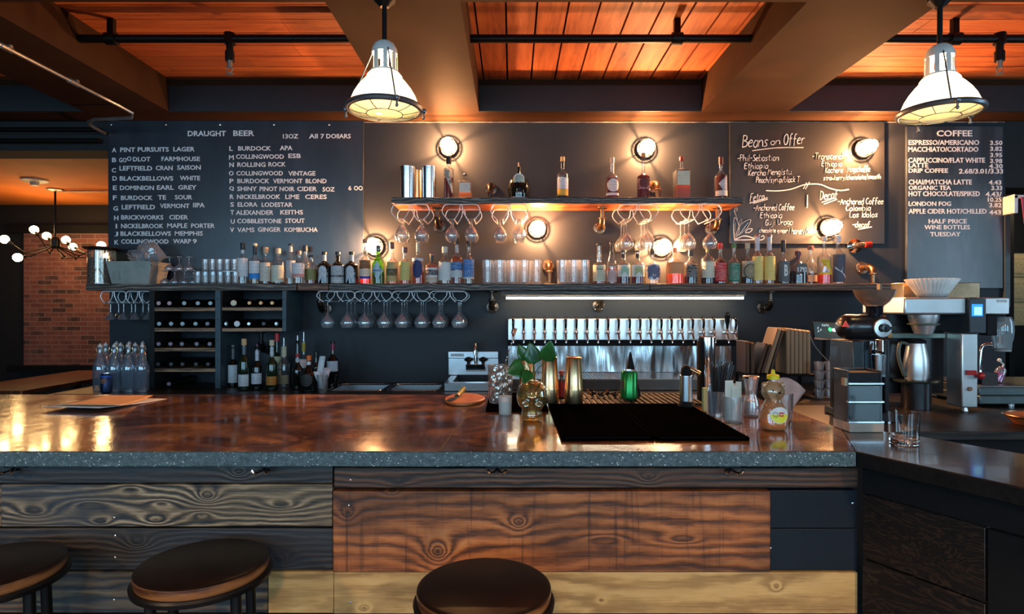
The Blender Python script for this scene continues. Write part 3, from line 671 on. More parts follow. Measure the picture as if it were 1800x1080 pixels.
# unseen warm lamps added behind the camera to light the bar front and ceiling
for lx, ly in ((-2.4, -.6), (-.2, -1.2), (2.0, -.6)):
    spot_dn('unseen_warm_lamp', (lx, ly, 2.35), 210, (1, .62, .33), .10, 2.5); spot_pt('unseen_warm_glow', (lx, ly, 2.45), 2 if lx < -1 else 16, (1, .55, .25), .12)
# chandelier in the dining room
CD = 7.8; hubx, hubz = U(97, CD), W(428, CD)
t = thing('chandelier', 'black branching chandelier with bare globe bulbs in the dining room', 'chandelier', (hubx, CD, hubz))
obj('pole', G().cyl((hubx, CD, hubz), .012, 3.07-hubz, 10), m_black, t)
obj('ceiling_plate', G().lathe([(0, 0), (.09, 0), (.10, -.015), (.05, -.03), (0, -.03)], (hubx, CD, 3.07), 24), m_galv, t)
obj('hub', G().lathe([(0, -.07), (.03, -.07), (.055, -.04), (.055, .05), (.03, .08), (0, .08)], (hubx, CD, hubz), 20), m_black, t)
glob = emis('globe_bulb_glow', (1, .60, .24), 46)
for (ex, ey, bx, by, dy) in ((80, 444, 60, 404, .15), (55, 446, 8, 421, -.2), (73, 452, 31, 453, -.35), (88, 448, 82, 415, .5), (116, 453, 116, 422, .35), (130, 446, 128, 434, .6), (143, 451, 178, 432, -.1), (130, 456, 190, 452, -.4), (110, 410, 140, 395, .55), (60, 432, 22, 400, .6)):
    e = (U(ex, CD), CD+dy*.5, W(ey, CD)); b = (U(bx, CD+dy), CD+dy, W(by, CD+dy))
    if (bx, by) in ((140, 395), (22, 400)): continue
    v = (Vector(b)-Vector(e)).normalized(); s0 = tuple(Vector(b)-v*.10)
    arm = obj('arm', G().tube([(hubx, CD, hubz-.03), e, s0], .008, 8).ball(e, .016, 8, 6), m_black, t)
    obj('socket', G().tube([s0, tuple(Vector(b)-v*.03)], .02, 10), m_black, arm)
    obj('globe_bulb', G().ball(b, .052, 16, 10), glob, arm)
tag(obj('ceiling_conduit', G().cyl((hubx+.1, CD, 3.045), .016, 3.1, 8, 'x'), M('orange_painted_pipe', (.6, .35, .2), .4)), 'pale conduit running along the orange ceiling from the chandelier', 'conduit')
t = thing('smoke_detector', 'round white smoke detector on the orange ceiling', 'smoke detector', (U(61, 7.2), 7.2, 3.07))
obj('base', G().lathe([(0, 0), (.14, 0), (.14, -.02), (.10, -.035), (0, -.035)], (U(61, 7.2), 7.2, 3.069), 24), m_white, t)
obj('sensor', G().lathe([(0, 0), (.05, 0), (.04, -.04), (0, -.045)], (U(61, 7.2), 7.2, 3.034), 20), m_white, t)
# ---------------------------------------------------------------- dining room furniture
m_table = wood('red_brown_table_top', (.08, .025, .012), (.26, .075, .03), (.38, .13, .05), axis='y', freq=60, amp=4, seed=51, burn=.1, rough=.3)
def table(x0, x1, y0, y1, lab):
    t = thing('dining_table', lab, 'table', ((x0+x1)/2, (y0+y1)/2, 0))
    obj('table_top', G().box(x0, x1, y0, y1, .71, .75), m_table, t, bev=.004)
    for a in (x0+.05, x1-.1):
        for b in (y0+.06, y1-.12): obj('leg', G().box(a, a+.05, b, b+.05, 0, .709), m_black, t)
table(-5.35, -4.55, 5.55, 7.35, 'long reddish wooden dining table under the brick panel')
table(-4.15, -3.35, 5.0, 5.95, 'reddish wooden dining table corner beside the swing-top bottles')
def chair(x, y, rz, lab):
    t = thing('dining_chair', lab, 'chair', (x, y, 0), rz)
    o = lambda n, g, m: obj(n, g, m, t, absolute=False)
    o('seat', G().box(-.2, .2, -.2, .2, .44, .46), m_matte)
    for a in (-1, 1):
        for b in (-1, 1): o('leg', G().tube([(a*.17, b*.17, .44), (a*.2, b*.2, 0)], .012, 8), m_black)
    pts = [(-.2, .19, .45)]+[(-.22+.44*i/12, .21+.02*math.sin(PI*i/12), .70+.17*math.sin(PI*i/12)**.5) for i in range(13)]+[(.2, .19, .45)]
    o('backrest', G().tube(pts, .011, 8).box(-.05, .05, .205, .215, .46, .86), m_black if rz < 2 else m_steelb)
chair(-5.05, 5.2, 3.14, 'metal chair with a curved back rail at the left end of the long table')
chair(-5.0, 7.75, .2, 'dark curved-back chair behind the long table under the brick panel')
# ---------------------------------------------------------------- wine racks
m_rackp = M('rack_teal_paint', (.045, .080, .10), .5, var=.1)
m_rackd = M('rack_black_paint', (.006, .007, .008), .7)
m_rshelf = wood('rack_shelf_wood', (.10, .05, .025), (.42, .22, .11), (.60, .36, .20), freq=180, amp=3, seed=61, burn=.1)
RF = 4.25; BCZ = .95
def rack(lab, x0, x1, z0, z1, shelves, posts, backy=4.597):
    t = thing('wine_rack', lab, 'wine rack', ((x0+x1)/2, 4.42, z0))
    for a, b, mt in posts: obj('side_panel', G().box(U(a, RF), U(b, RF), RF, backy, z0, z1), mt, t, bev=.002)
    g = G()
    for a, b, mt in posts[1:]:
        for k in range(5):
            zz = z1-.06-k*.145
            if zz > z0: g.cyl((U((a+b)/2, RF), RF-.002, zz), .004, .002, 8, 'y')
    obj('peg_hole', g, m_matte, t)
    xa, xb = U(posts[0][1], RF), U(posts[1][0], RF)
    for (ya, yb_) in shelves:
        obj('shelf', G().box(xa+.001, xb-.001, RF+.003, backy-.04, W(yb_, RF), W(ya, RF)), m_rshelf, t)
    return t
SHL = [(541, 547), (577, 583), (612.5, 618), (648, 654)]; SHR = [(540.5, 546.5), (577, 583)]
rack('tall wine rack with five rows of lying bottles under the long shelf', U(262, RF), U(388, RF), BCZ, SB-.001, SHL, [(262, 271, m_rackd), (378, 387.5, m_rackp)])
rack('short wine rack with two rows of lying bottles beside the tall rack', U(388, RF), U(503, RF), W(583, RF), SB-.001, SHR, [(388, 390, m_rackd), (496, 503, m_rackp)])
def lying(px, py, zb, foil, lab, r=.030, fr=.0145):
    x = U(px, 4.24); z = zb+r+.0005
    t = thing('wine_bottle', lab, 'wine bottle', (x, 4.44, zb))
    obj('glass_body', G().lathe([(0, 0), (r, .004), (r, .17), (r*.8, .20), (.016, .235), (.0135, .28), (.0135, .30), (0, .30)][::-1] and [(0, .31), (r, .306), (r, .15), (r*.85, .115), (.017, .085), (.0135, .04), (.0135, .003), (0, .003)], (x, 4.245, z), 18, 'y'), m_darkglass, t)
    obj('foil_cap', G().lathe([(0, .0), (fr-.003, .0), (fr, .003), (fr, .009), (0, .009)], (x, 4.240, z), 18, 'y'), foil, t)
f_pink = M('pink_foil', (.62, .42, .46), .35); f_cy = M('pale_blue_foil', (.42, .58, .62), .3); f_gr = M('grey_violet_foil', (.26, .24, .30), .35)
f_cu = M('copper_foil', (.42, .20, .09), .3, .6); f_cr = M('cream_foil', (.80, .72, .52), .4); f_wh = M('white_foil', (.8, .82, .84), .35); f_dk = M('dark_foil', (.05, .05, .055), .4); f_si = M('silver_foil', (.45, .45, .44), .25, .8)
rows = [('top', 541, [(278, f_pink, 'pink'), (297, f_pink, 'pink'), (323, f_cy, 'pale blue'), (347, f_cy, 'pale blue'), (369, f_cy, 'pale blue')]),
        ('second', 577, [(279, f_cy, 'pale blue'), (300, f_cy, 'pale blue'), (320, f_cy, 'pale blue'), (343, f_cy, 'pale blue'), (364, f_gr, 'grey')]),
        ('third', 612.5, [(278, f_gr, 'grey'), (299, f_gr, 'grey'), (319, f_gr, 'grey'), (345, f_gr, 'grey violet'), (368, f_gr, 'grey violet')]),
        ('fourth', 648, [(277, f_dk, 'dark'), (300, f_dk, 'dark'), (320, f_dk, 'dark'), (344, f_dk, 'dark'), (365, f_dk, 'dark')])]
for rn, ys, L in rows:
    for i, (px, fo, cn) in enumerate(L): lying(px, ys-9, W(ys, RF), fo, 'wine bottle with %s foil, %s from left, %s row of the tall rack' % (cn, ORD[i], rn))
lying(296, 672, BCZ+.002, f_gr, 'single wine bottle lying in the bottom of the tall rack')
for rn, ys, L in [('upper', 540.5, [(410, f_cr, 'cream', .021), (438, f_cu, 'copper', .0145), (458, f_cu, 'copper', .0145), (478, f_cu, 'copper', .0145)]),
                  ('lower', 577, [(396.5, f_si, 'silver', .011), (416, f_wh, 'large white', .021), (437, f_si, 'silver', .013), (463, f_dk, 'dark', .0145), (485, f_si, 'silver', .011)])]:
    for i, (px, fo, cn, fr) in enumerate(L): lying(px, 0, W(ys, RF), fo, 'wine bottle with %s foil, %s from left, %s row of the short rack' % (cn, ORD[i], rn), fr=fr)
# ---------------------------------------------------------------- bottles
def labelmat(name, base, ink=(.05, .05, .06), amt=.55, bands=90):
    t = NT(name); s = t.sep(); z = t.math('MULTIPLY', s[2], bands*6.28)
    w = t.math('GREATER_THAN', t.math('SINE', z), .25)
    n = t.math('GREATER_THAN', t.noise(1, t.mapping((330, 330, 70)), 2, .5), .50)
    gt = t.math('GREATER_THAN', t.noise(1, t.mapping((2, 2, 55)), 1, .5), .44)
    f = t.math('MULTIPLY', t.math('MULTIPLY', t.math('MULTIPLY', w, n), gt), amt)
    t.set(col=t.mix(f, base, ink), rough=.6); return t.mat
_lm = {}
def LM(c, ink=(.05, .05, .06), amt=.55):
    if isinstance(ink[0], tuple): ink, amt = ink
    k = (c, ink, amt)
    if k not in _lm: _lm[k] = labelmat('printed_label', c, ink, amt)
    return _lm[k]
_pm = {}
def PM(c, rough=.35, metal=0):
    k = (c, rough, metal)
    if k not in _pm: _pm[k] = M('cap_colour', c, rough, metal, var=.05)
    return _pm[k]
AMB = liquid('amber_liquid', (.55, .16, .03), .45); RED = liquid('dark_red_liquid', (.16, .012, .010), .75); DKL = liquid('dark_brown_liquid', (.06, .018, .008), .85)
GOLD = liquid('golden_liquid', (.75, .42, .10), .35); PALE = liquid('pale_liquid', (.75, .70, .60), .15); ORL = liquid('orange_red_liquid', (.75, .10, .02), .7); ROSE = liquid('rose_liquid', (.65, .22, .14), .4)
WHT, CRM, BLK = (.80, .82, .84), (.72, .68, .55), (.012, .012, .014)
def patch(g, r, z0, z1, ang=1.15, off=.0008, a_c=-PI/2, n=14, sx=1, sy=1):
    vs = []; fs = []
    for j, z in enumerate((z0, z1)):
        for i in range(n+1):
            a = a_c-ang+2*ang*i/n; vs.append(((r*sx+off)*math.cos(a), (r*sy+off)*math.sin(a), z))
    for i in range(n): fs.append((i, i+1, n+1+i+1, n+1+i))
    g.add(vs, fs); return g
def shaped(g, r, pts, off=.001, c=(0, 0)):
    """flat outline wrapped on the front of a cylinder in rings; pts in metres (x across, z up)"""
    n = len(pts); K = 5
    def P(x, z):
        a = max(-1.45, min(1.45, x/(r+off))); return ((r+off)*math.sin(a), -(r+off)*math.cos(a), z)
    vs = [P(c[0], c[1])]
    for k in range(1, K+1): vs += [P(c[0]+x*k/K, c[1]+z*k/K) for x, z in pts]
    fs = [(0, 1+i, 1+(i+1) % n) for i in range(n)]
    for k in range(K-1):
        a = 1+k*n; fs += [(a+i, a+n+i, a+n+(i+1) % n, a+(i+1) % n) for i in range(n)]
    g.add(vs, fs); return g
def bottle(name, lab, x, y, z, h, r, glass=None, liq=None, lev=.5, cap=BLK, caph=.035, capr=None, neck=.30, nr=.0125, shoulder=.16, labels=(), cat='bottle', square=0, waist=0, grp=None, sx=1, foil=None, capmetal=0, cork=0):
    """neck, shoulder: share of the height. labels: (kind, z0, z1 share of height, colour, extra)"""
    t = thing(name, lab, cat, (x, y, z), group=grp); glass = glass or m_clear
    zs = h*(1-neck-shoulder); zn = h*(1-neck); top = h-caph*.55
    prof = [(0, .004), (r*.85, .0), (r, .006), (r*(1-waist), zs*.5) if waist else (r, zs*.5), (r, zs)]
    for k in range(1, 7):
        u = k/6; prof.append((nr+(r-nr)*(.5+.5*math.cos(PI*u))**.85, zs+(zn-zs)*u))
    prof += [(nr, top-.012), (nr*1.25, top-.010), (nr*1.25, top), (0, top)]
    n = 4 if square else 22
    def L(pr, k=n):
        g = G().lathe(pr, n=k, a0=PI/4 if square else 0, a1=2*PI+(PI/4 if square else 0), sx=sx)
        return g
    if square:
        q = 2**.5*.93; prof = [(a*q if a > nr*1.3 else a, b) for a, b in prof]
    b = obj('glass_body', L(prof), glass, t, absolute=False, bev=.004 if square else 0)
    if liq:
        zl = h*lev; pl = [(0, .009), ((r-.004)*(q if square else 1), .009)]
        for a, zz in prof[3:]:
            if zz < zl: pl.append((max(.003, a-.004), zz))
        # radius at level
        ra = r
        for (a0_, b0_), (a1_, b1_) in zip(prof, prof[1:]):
            if b0_ <= zl <= b1_ and b1_ > b0_: ra = a0_+(a1_-a0_)*(zl-b0_)/(b1_-b0_)
        pl += [(max(.003, ra-.004), zl), (0, zl)]
        obj('liquid', L(pl), liq, t, absolute=False)
    cr = capr or nr*1.35
    g = G().lathe([(0, h-caph), (cr, h-caph), (cr, h-.003), (cr*.85, h), (0, h)], n=18)
    obj('cork' if cork else 'cap', g, PM(cap, .35 if not cork else .8, capmetal), t, absolute=False)
    if foil: obj('neck_foil', G().lathe([(nr+.0006, h*foil[0]), (nr+.001, h*foil[1]), (nr+.0006, h*foil[1])], n=18), PM(foil[2]), t, absolute=False)
    rr = r*.93 if square else r
    for lb in labels:
        kd, z0, z1, col = lb[:4]; ex = lb[4] if len(lb) > 4 else None; fx_ = ex if isinstance(ex, (int, float)) else None; z0 *= h; z1 *= h
        g = G(); zc = (z0+z1)/2; hh = (z1-z0)/2
        if kd == 'band': 
            if square: g.box(-rr*.86*sx, rr*.86*sx, -rr-.0035, -rr-.0022, z0, z1)
            else: patch(g, rr, z0, z1, 1.25, sx=sx)
        elif kd == 'wrap': patch(g, rr, z0, z1, 3.1, sx=sx)
        elif kd == 'oval': shaped(g, rr, [(math.cos(a)*rr*.92, math.sin(a)*hh) for a in [2*PI*k/28 for k in range(28)]], c=(0, zc), off=fx_ or .0012)
        elif kd == 'round': shaped(g, rr, [(math.cos(a)*hh, math.sin(a)*hh) for a in [2*PI*k/24 for k in range(24)]], c=(fx_ or 0, zc), off=.0016)
        elif kd == 'diamond': shaped(g, rr, [(0, hh), (rr*.35, hh*.62), (rr*1.0, .1*hh), (rr*1.0, -.1*hh), (rr*.3, -hh*.65), (0, -hh), (-rr*.3, -hh*.65), (-rr*1.0, -.1*hh), (-rr*1.0, .1*hh), (-rr*.35, hh*.62)], c=(0, zc))
        elif kd == 'slant': shaped(g, rr, [(-rr*.9, hh), (rr*.25, hh*.95), (rr*1.0, -hh*.7), (rr*1.0, -hh), (rr*.7, -hh*.95), (-rr*.9, hh*.6)], c=(0, zc))
        elif kd == 'tri': shaped(g, rr, [(rr*.8, hh), (rr*.9, -hh), (-rr*.1, -hh), (-rr*.1, -hh*.6), (-rr*.7, 0), (-rr*.05, hh*.45)], c=(0, zc))
        elif kd == 'shield': shaped(g, rr, [(-rr*.8, hh*.85), (0, hh), (rr*.8, hh*.85), (rr*.95, .3*hh), (rr*.8, 0), (rr*.95, -.3*hh), (rr*.8, -hh*.9), (0, -hh), (-rr*.8, -hh*.9), (-rr*.95, -.3*hh), (-rr*.8, 0), (-rr*.95, .3*hh)], c=(0, zc), off=fx_ or .0012)
        elif kd == 'neck': g.lathe([(nr+.0009, z0), (nr+.0009, z1)], n=18)
        elif kd == 'arch': shaped(g, rr, [(-rr*.62, -hh), (rr*.62, -hh), (rr*.62, hh*.4)]+[(math.cos(a)*rr*.62, hh*.4+math.sin(a)*hh*.6) for a in [PI*k/10 for k in range(1, 10)]]+[(-rr*.62, hh*.4)], c=(0, zc), off=fx_ or .0012)
        elif kd == 'word':
            text_g(g, ex[0], -ex[1]/2, ex[1]/2, 0, (z1-z0), 0, .0003, .03)
            for i, (vx_, vy_, vz_) in enumerate(g.v):
                c_, s_ = math.cos(ex[2]), math.sin(ex[2]); xx, zz = vx_*c_-vz_*s_, vx_*s_+vz_*c_
                a = max(-1.4, min(1.4, xx/(rr+.002))); g.v[i] = ((rr+.0022)*math.sin(a), -(rr+.0022)*math.cos(a)+vy_, zc+zz)
            obj('label_word', g, PM(col), t, absolute=False, smooth=False); continue
        obj('label', g, LM(col, *(ex if isinstance(ex, tuple) else ())) if kd not in ('plain',) else PM(col), t, absolute=False)
    return t
DB = 4.40
def SH(px, top, w_, lab, y=DB, base=498.3, z=ST, name='spirit_bottle', **k):
    s_ = y/FPX; zz = z+.0006
    h = (W(top, y)-z)
    return bottle(name, lab, U(px, y), y, zz, h, w_*s_/2, **k)
INK = (.05, .05, .06)
SH(427, 427, 21, 'clear spirit bottle with tall white label and black cap, first bottle beside the small glasses', labels=[('band', .18, .62, (.74, .78, .80))], cap=BLK, caph=.05, liq=PALE, lev=.5, foil=(.74, .82, (.7, .75, .8)))
SH(448, 428, 19, 'clear spirit bottle with white label above a bright blue band', labels=[('band', .26, .56, (.75, .80, .84)), ('band', .13, .255, (.03, .26, .72), (INK, 0))], cap=(.62, .58, .45), caph=.018, foil=(.72, .93, (.02, .02, .025)), liq=GOLD, lev=.13)
SH(467, 435, 19, 'clear bottle with cream label and wooden stopper beside the blue-banded bottle', labels=[('band', .08, .58, (.70, .66, .56))], cap=(.62, .45, .28), caph=.045, nr=.014, liq=AMB, lev=.07, cork=1)
SH(489, 437, 23, 'pale whisky bottle with cream label and light wooden cap', labels=[('band', .06, .52, (.70, .72, .58), ((.2, .1, .05), .5))], cap=(.70, .50, .34), caph=.04, nr=.0145, neck=.24, liq=GOLD, lev=.4)
SH(511, 429, 20, 'tall clear bottle with grey label and black and white cap', y=4.45, labels=[('band', .15, .58, (.45, .52, .58))], cap=BLK, caph=.012, foil=(.80, .93, (.6, .5, .48)), liq=PALE, lev=.5)
SH(525, 441, 23, 'round shouldered clear bottle with white and pink label', y=4.34, labels=[('band', .30, .62, (.78, .80, .82)), ('band', .20, .30, (.60, .30, .28), (INK, 0))], cap=(.25, .12, .07), caph=.030, nr=.015, neck=.26, shoulder=.22, liq=PALE, lev=.45)
SH(537, 432, 16, 'clear bottle with dark cap standing behind the round shouldered bottle', y=4.52, cap=(.02, .03, .04), caph=.045)
SH(547, 449, 20, 'short amber bottle with olive label and black cap', labels=[('band', .14, .52, (.20, .20, .06), ((.55, .45, .2), .6))], cap=BLK, caph=.016, nr=.014, neck=.22, shoulder=.20, liq=AMB, lev=.52)
def blackb(px, lab, lbc, fig=0): 
    SH(px, 443, 24, lab, glass=m_darkglass, labels=[('neck', .70, .90, (.70, .66, .58))]*(1 if not fig else 0)+[('arch' if not fig else 'band', .03, .56, lbc, (BLK, .75)), ('band', .22, .27, BLK, (INK, 0))], cap=BLK, caph=.020, nr=.014, neck=.28, shoulder=.16)
blackb(570, 'squat black bottle with white figure label, left one of the black trio', (.62, .70, .76))
blackb(594, 'squat black bottle with dotted black neck, middle one of the black trio', (.55, .60, .62), 1)
blackb(618, 'squat black bottle with white figure label, right one of the black trio', (.62, .70, .76))
SH(642, 421, 20, 'clear whisky bottle with brown label over cream and blue bands in front of the lamp', labels=[('band', .34, .53, (.22, .08, .03), ((.7, .5, .3), .5)), ('band', .18, .335, (.75, .62, .5), (INK, 0)), ('band', .12, .175, (.05, .06, .35), (INK, 0))], cap=(.45, .25, .12), caph=.03, liq=ORL, lev=.17, nr=.013, neck=.36)
SH(665, 432, 22, 'green glass bottle with a pale blue diamond label', glass=m_greeng, labels=[('diamond', .10, .60, (.48, .68, .76), ((.05, .15, .3), .5)), ('word', .325, .375, (.03, .08, .2), ("HENDRICK'S", .07, 0))], cap=(.05, .04, .045), caph=.045, capr=.016, nr=.014, neck=.22, shoulder=.30, liq=DKL, lev=.30)
SH(689, 426, 20, 'tall bottle with gold and black banded labels', labels=[('band', .06, .20, (.55, .42, .16)), ('band', .20, .36, (.04, .03, .02), ((.8, .65, .3), .7)), ('band', .36, .52, (.58, .44, .18))], cap=(.10, .03, .03), caph=.05, liq=AMB, lev=.5, neck=.34)
SH(712, 435, 20, 'whisky bottle with a large yellow label and dark red cap', labels=[('band', .10, .60, (.68, .60, .20), ((.3, .25, .05), .5))], cap=(.09, .02, .03), caph=.042, liq=AMB, lev=.52, nr=.0135)
SH(735, 419, 21, 'tall whisky bottle with a navy oval label', labels=[('oval', .13, .52, (.03, .045, .16), ((.8, .8, .8), .0)), ('band', .50, .56, (.7, .7, .7)), ('neck', .70, .90, (.55, .52, .42)), ('word', .32, .365, (.8, .82, .85), ('MACALLAN', .055, 0))] if False else [('oval', .13, .52, (.02, .035, .15)), ('band', .50, .56, (.7, .7, .7)), ('neck', .70, .90, (.55, .52, .42))], cap=(.10, .05, .12), caph=.022, neck=.36, liq=AMB, lev=.28)
SH(759, 445, 22, 'short bottle with black and white striped label and red topped cap', labels=[('band', .06, .22, (.62, .52, .40)), ('band', .22, .28, (.75, .75, .72)), ('band', .28, .46, (.03, .03, .03), ((.8, .8, .8), .8)), ('band', .46, .52, (.7, .7, .7), (INK, 0))], cap=(.45, .05, .04), caph=.010, foil=(.70, .93, BLK), neck=.26, liq=AMB, lev=.6)
SH(782, 434, 23, 'clear bottle with a large pale white label and pale cap', labels=[('band', .10, .58, (.70, .76, .74), ((.3, .35, .4), .4))], cap=(.70, .62, .48), caph=.045, nr=.016, neck=.24, liq=PALE, lev=.6)
SH(803, 417, 21, 'tall amber bottle with blue label above white', labels=[('band', .30, .46, (.03, .16, .40), ((.7, .8, .9), .7)), ('band', .14, .285, (.62, .70, .72)), ('neck', .66, .80, (.6, .6, .55))], cap=BLK, caph=.055, foil=None, neck=.32, liq=AMB, lev=.58)
SH(824, 423, 20, 'clear bottle with bright blue label, last before the tumblers', labels=[('band', .16, .56, (.03, .17, .50), ((.7, .8, .9), .6)), ('band', .12, .16, (.7, .7, .7))], cap=BLK, caph=.045, neck=.32, liq=PALE, lev=.3)
SH(1053, 428, 23, 'square shouldered bourbon bottle with cream label and long neck', labels=[('band', .07, .46, (.66, .68, .50), (INK, .6)), ('word', .34, .40, (.1, .12, .1), ('Dickel', .05, 0))], cap=BLK, caph=.014, neck=.46, shoulder=.06, liq=AMB, lev=.25, nr=.0165, waist=0)
SH(1075, 426, 18, 'tapered clear bottle with black foil neck and small pink label', labels=[('band', .05, .32, (.62, .45, .42))], cap=BLK, caph=.010, foil=(.72, .95, BLK), neck=.18, shoulder=.42, liq=ROSE, lev=.38)
for px, lab, c in ((1096, 'squat red liqueur bottle with a pale mint label', (.38, .62, .46)), (1121, 'squat red liqueur bottle with a yellow green label', (.50, .58, .28))):
    SH(px, 441, 23, lab, labels=[('band', .22, .56, (.75, .78, .72), (INK, 0)), ('arch', .25, .52, c)], cap=BLK, caph=.012, foil=(.78, .90, BLK), neck=.26, shoulder=.18, liq=RED, lev=.26, nr=.0135)
SH(1147, 441, 27, 'rounded bottle with a grey blue shield label outlined white', labels=[('shield', .12, .60, (.78, .80, .82), .0012), ('shield', .15, .57, (.13, .16, .26), .0022), ('round', .22, .32, (.75, .75, .75)), ('band', .34, .42, (.6, .63, .68))], cap=BLK, caph=.03, neck=.30, shoulder=.24, liq=PALE, lev=.5)
SH(1186, 436, 31, 'wide decanter shaped whiskey bottle with an orange label and copper stopper', glass=m_amberg, labels=[('band', .28, .60, (.72, .34, .14), ((.3, .1, .05), .5))], cap=(.55, .20, .10), caph=.035, capr=.017, neck=.26, shoulder=.22, liq=AMB, lev=.30)
SH(1214, 440, 23, 'dark rum bottle with white lettering on black', glass=m_clear, labels=[('band', .20, .55, (.03, .03, .03), ((.8, .8, .78), .9))], cap=BLK, caph=.045, neck=.26, shoulder=.18, liq=DKL, lev=.56)
SH(1244, 430, 23, 'bottle with a cream label scribbled in black beside the red labelled bottle', labels=[('band', .16, .56, (.72, .74, .58), (BLK, .5))], cap=BLK, caph=.030, foil=(.80, .90, (.4, .3, .1)), neck=.24, shoulder=.14, liq=DKL, lev=.45)
SH(1266, 428, 21, 'bottle with red label and red cap', labels=[('band', .06, .52, (.62, .03, .03), ((.85, .75, .7), .7))], cap=(.70, .03, .02), caph=.042, neck=.32, liq=DKL, lev=.60)
SH(1290, 429, 20, 'bottle with green label and green cap', labels=[('band', .06, .52, (.03, .20, .12), ((.8, .85, .8), .7))], cap=(.03, .16, .03), caph=.03, neck=.32, liq=GOLD, lev=.12)
SH(1314, 428, 22, 'bottle with a cream round seal label and pale cap', labels=[('band', .18, .56, (.52, .46, .34)), ('round', .12, .50, (.10, .09, .05), .010), ('round', .15, .47, (.48, .42, .26), .0101)], cap=(.55, .48, .30), caph=.04, capr=.018, neck=.34, liq=DKL, lev=.56)
for px, lab in ((1331, 'tall clear bottle with a long yellow label, left one of two alike'), (1352, 'tall clear bottle with a long yellow label, right one of two alike')):
    SH(px, 413, 20, lab, labels=[('band', .08, .56, (.80, .68, .22), ((.4, .3, .05), .45))], cap=(.55, .10, .08), caph=.010, foil=(.68, .96, (.62, .60, .62)), neck=.34, shoulder=.12, nr=.017, liq=GOLD, lev=.55, capr=.018)
SH(1377, 423, 21, 'dark wine shaped bottle with a tall black foil and grey B label', glass=m_clear, labels=[('band', .06, .52, (.10, .13, .14), (INK, 0)), ('word', .18, .44, (.72, .80, .78), ('B', .026, 0))], cap=BLK, caph=.085, capr=.017, neck=.40, liq=RED, lev=.5)
SH(1403, 442, 33, 'squat round bourbon bottle marked 1792', labels=[('arch', .30, .62, (.10, .13, .12), (INK, 0)), ('word', .36, .50, (.82, .84, .84), ('1792', .07, 0))], cap=(.10, .02, .03), caph=.030, capr=.022, neck=.24, shoulder=.34, liq=DKL, lev=.40, foil=(.76, .88, (.12, .01, .03)))
SH(1425, 433, 24, 'clear bottle with dark stopper behind the squat 1792 bottle', y=4.54, labels=[('band', .08, .25, (.60, .52, .40))], cap=(.06, .02, .02), caph=.028, capr=.022, neck=.26, shoulder=.30, liq=DKL, lev=.30)
SH(1449, 416, 23, 'clear square bottle with a yellow ribbon label and orange liquid', labels=[('slant', .22, .52, (.85, .62, .02), (INK, 0)), ('band', .20, .24, (.85, .62, .02), (INK, 0))], cap=(.75, .75, .75), caph=.03, neck=.30, liq=ORL, lev=.20)
SH(1473, 414, 23, 'clear bottle with a slate grey label marked by a white leaf shape', labels=[('band', .04, .60, (.07, .085, .12), (INK, 0)), ('slant', .12, .36, (.62, .66, .72), (INK, 0))], cap=(.72, .72, .74), caph=.05, nr=.0145, neck=.26, liq=PALE, lev=.5)
# upper shelf
UP = dict(z=UT, base=346)
SH(789, 275, 18, 'slim bottle of dark red whiskey with a slanting pale label marked LOT 40', labels=[('slant', .14, .68, (.66, .62, .50), (INK, 0)), ('word', .44, .52, (.12, .10, .08), ('LOT 40', .085, -1.0))], cap=BLK, caph=.055, neck=.24, shoulder=.06, nr=.014, liq=RED, lev=.5, **UP)
SH(818, 306, 24, 'small square apothecary style bottle of pale amber spirit', square=1, labels=[('band', .25, .62, (.75, .72, .62), (BLK, .5))], cap=(.03, .02, .02), caph=.014, capr=.016, nr=.016, neck=.26, shoulder=.08, glass=m_amberg, liq=GOLD, lev=.30, **UP)
SH(912, 286, 34, 'bulbous faceted whisky bottle with a pale arched label and spire stopper', glass=m_darkglass, labels=[('arch', .14, .66, (.72, .76, .72), .0014), ('arch', .18, .62, (.36, .50, .44), .0026), ('band', .02, .09, (.6, .6, .6), (BLK, .8))], cap=(.35, .20, .14), caph=.062, capr=.006, neck=.36, shoulder=.14, nr=.011, waist=-.14, **UP)
SH(989, 276, 20, 'whisky bottle with white label over a golden band', labels=[('band', .24, .50, (.72, .76, .80)), ('band', .09, .235, (.72, .42, .05), (INK, 0))], cap=(.62, .45, .22), caph=.035, capr=.017, cork=1, foil=(.72, .86, BLK), neck=.30, shoulder=.12, liq=DKL, lev=.16, **UP)
SH(1076, 277, 23, 'dark red whiskey bottle with a round white seal', labels=[('round', .17, .48, (.74, .72, .68), .003), ('band', .09, .15, (.7, .7, .7), (BLK, .6)), ('neck', .66, .90, (.7, .68, .62))], cap=(.62, .50, .32), caph=.04, neck=.34, shoulder=.18, liq=RED, lev=.50, **UP)
SH(1131, 269, 22, 'dark red whiskey bottle with white scribbled lettering', labels=[('word', .34, .46, (.85, .82, .80), ('SINGLE', .07, .15)), ('word', .22, .32, (.85, .82, .80), ('OAK', .05, .15))] if False else [('round', .24, .46, (.10, .02, .02), 0), ('band', .22, .44, (.14, .015, .015), ((.9, .88, .86), .9))], cap=(.62, .35, .15), caph=.03, cork=1, neck=.42, shoulder=.10, liq=RED, lev=.55, **UP)
SH(1198, 276, 26, 'broad whiskey bottle with cream label above red brown spirit', square=1, labels=[('band', .32, .64, (.62, .66, .50), ((.2, .3, .2), .5))], cap=(.40, .04, .03), caph=.03, neck=.26, shoulder=.08, liq=AMB, lev=.32, **UP)
SH(1267, 276, 22, 'dark whiskey bottle with a white triangular label, last on the upper shelf', labels=[('tri', .16, .56, (.62, .58, .58)), ('band', .08, .20, (.72, .68, .60))], cap=(.10, .03, .03), caph=.055, neck=.32, shoulder=.16, liq=RED, lev=.56, **UP)
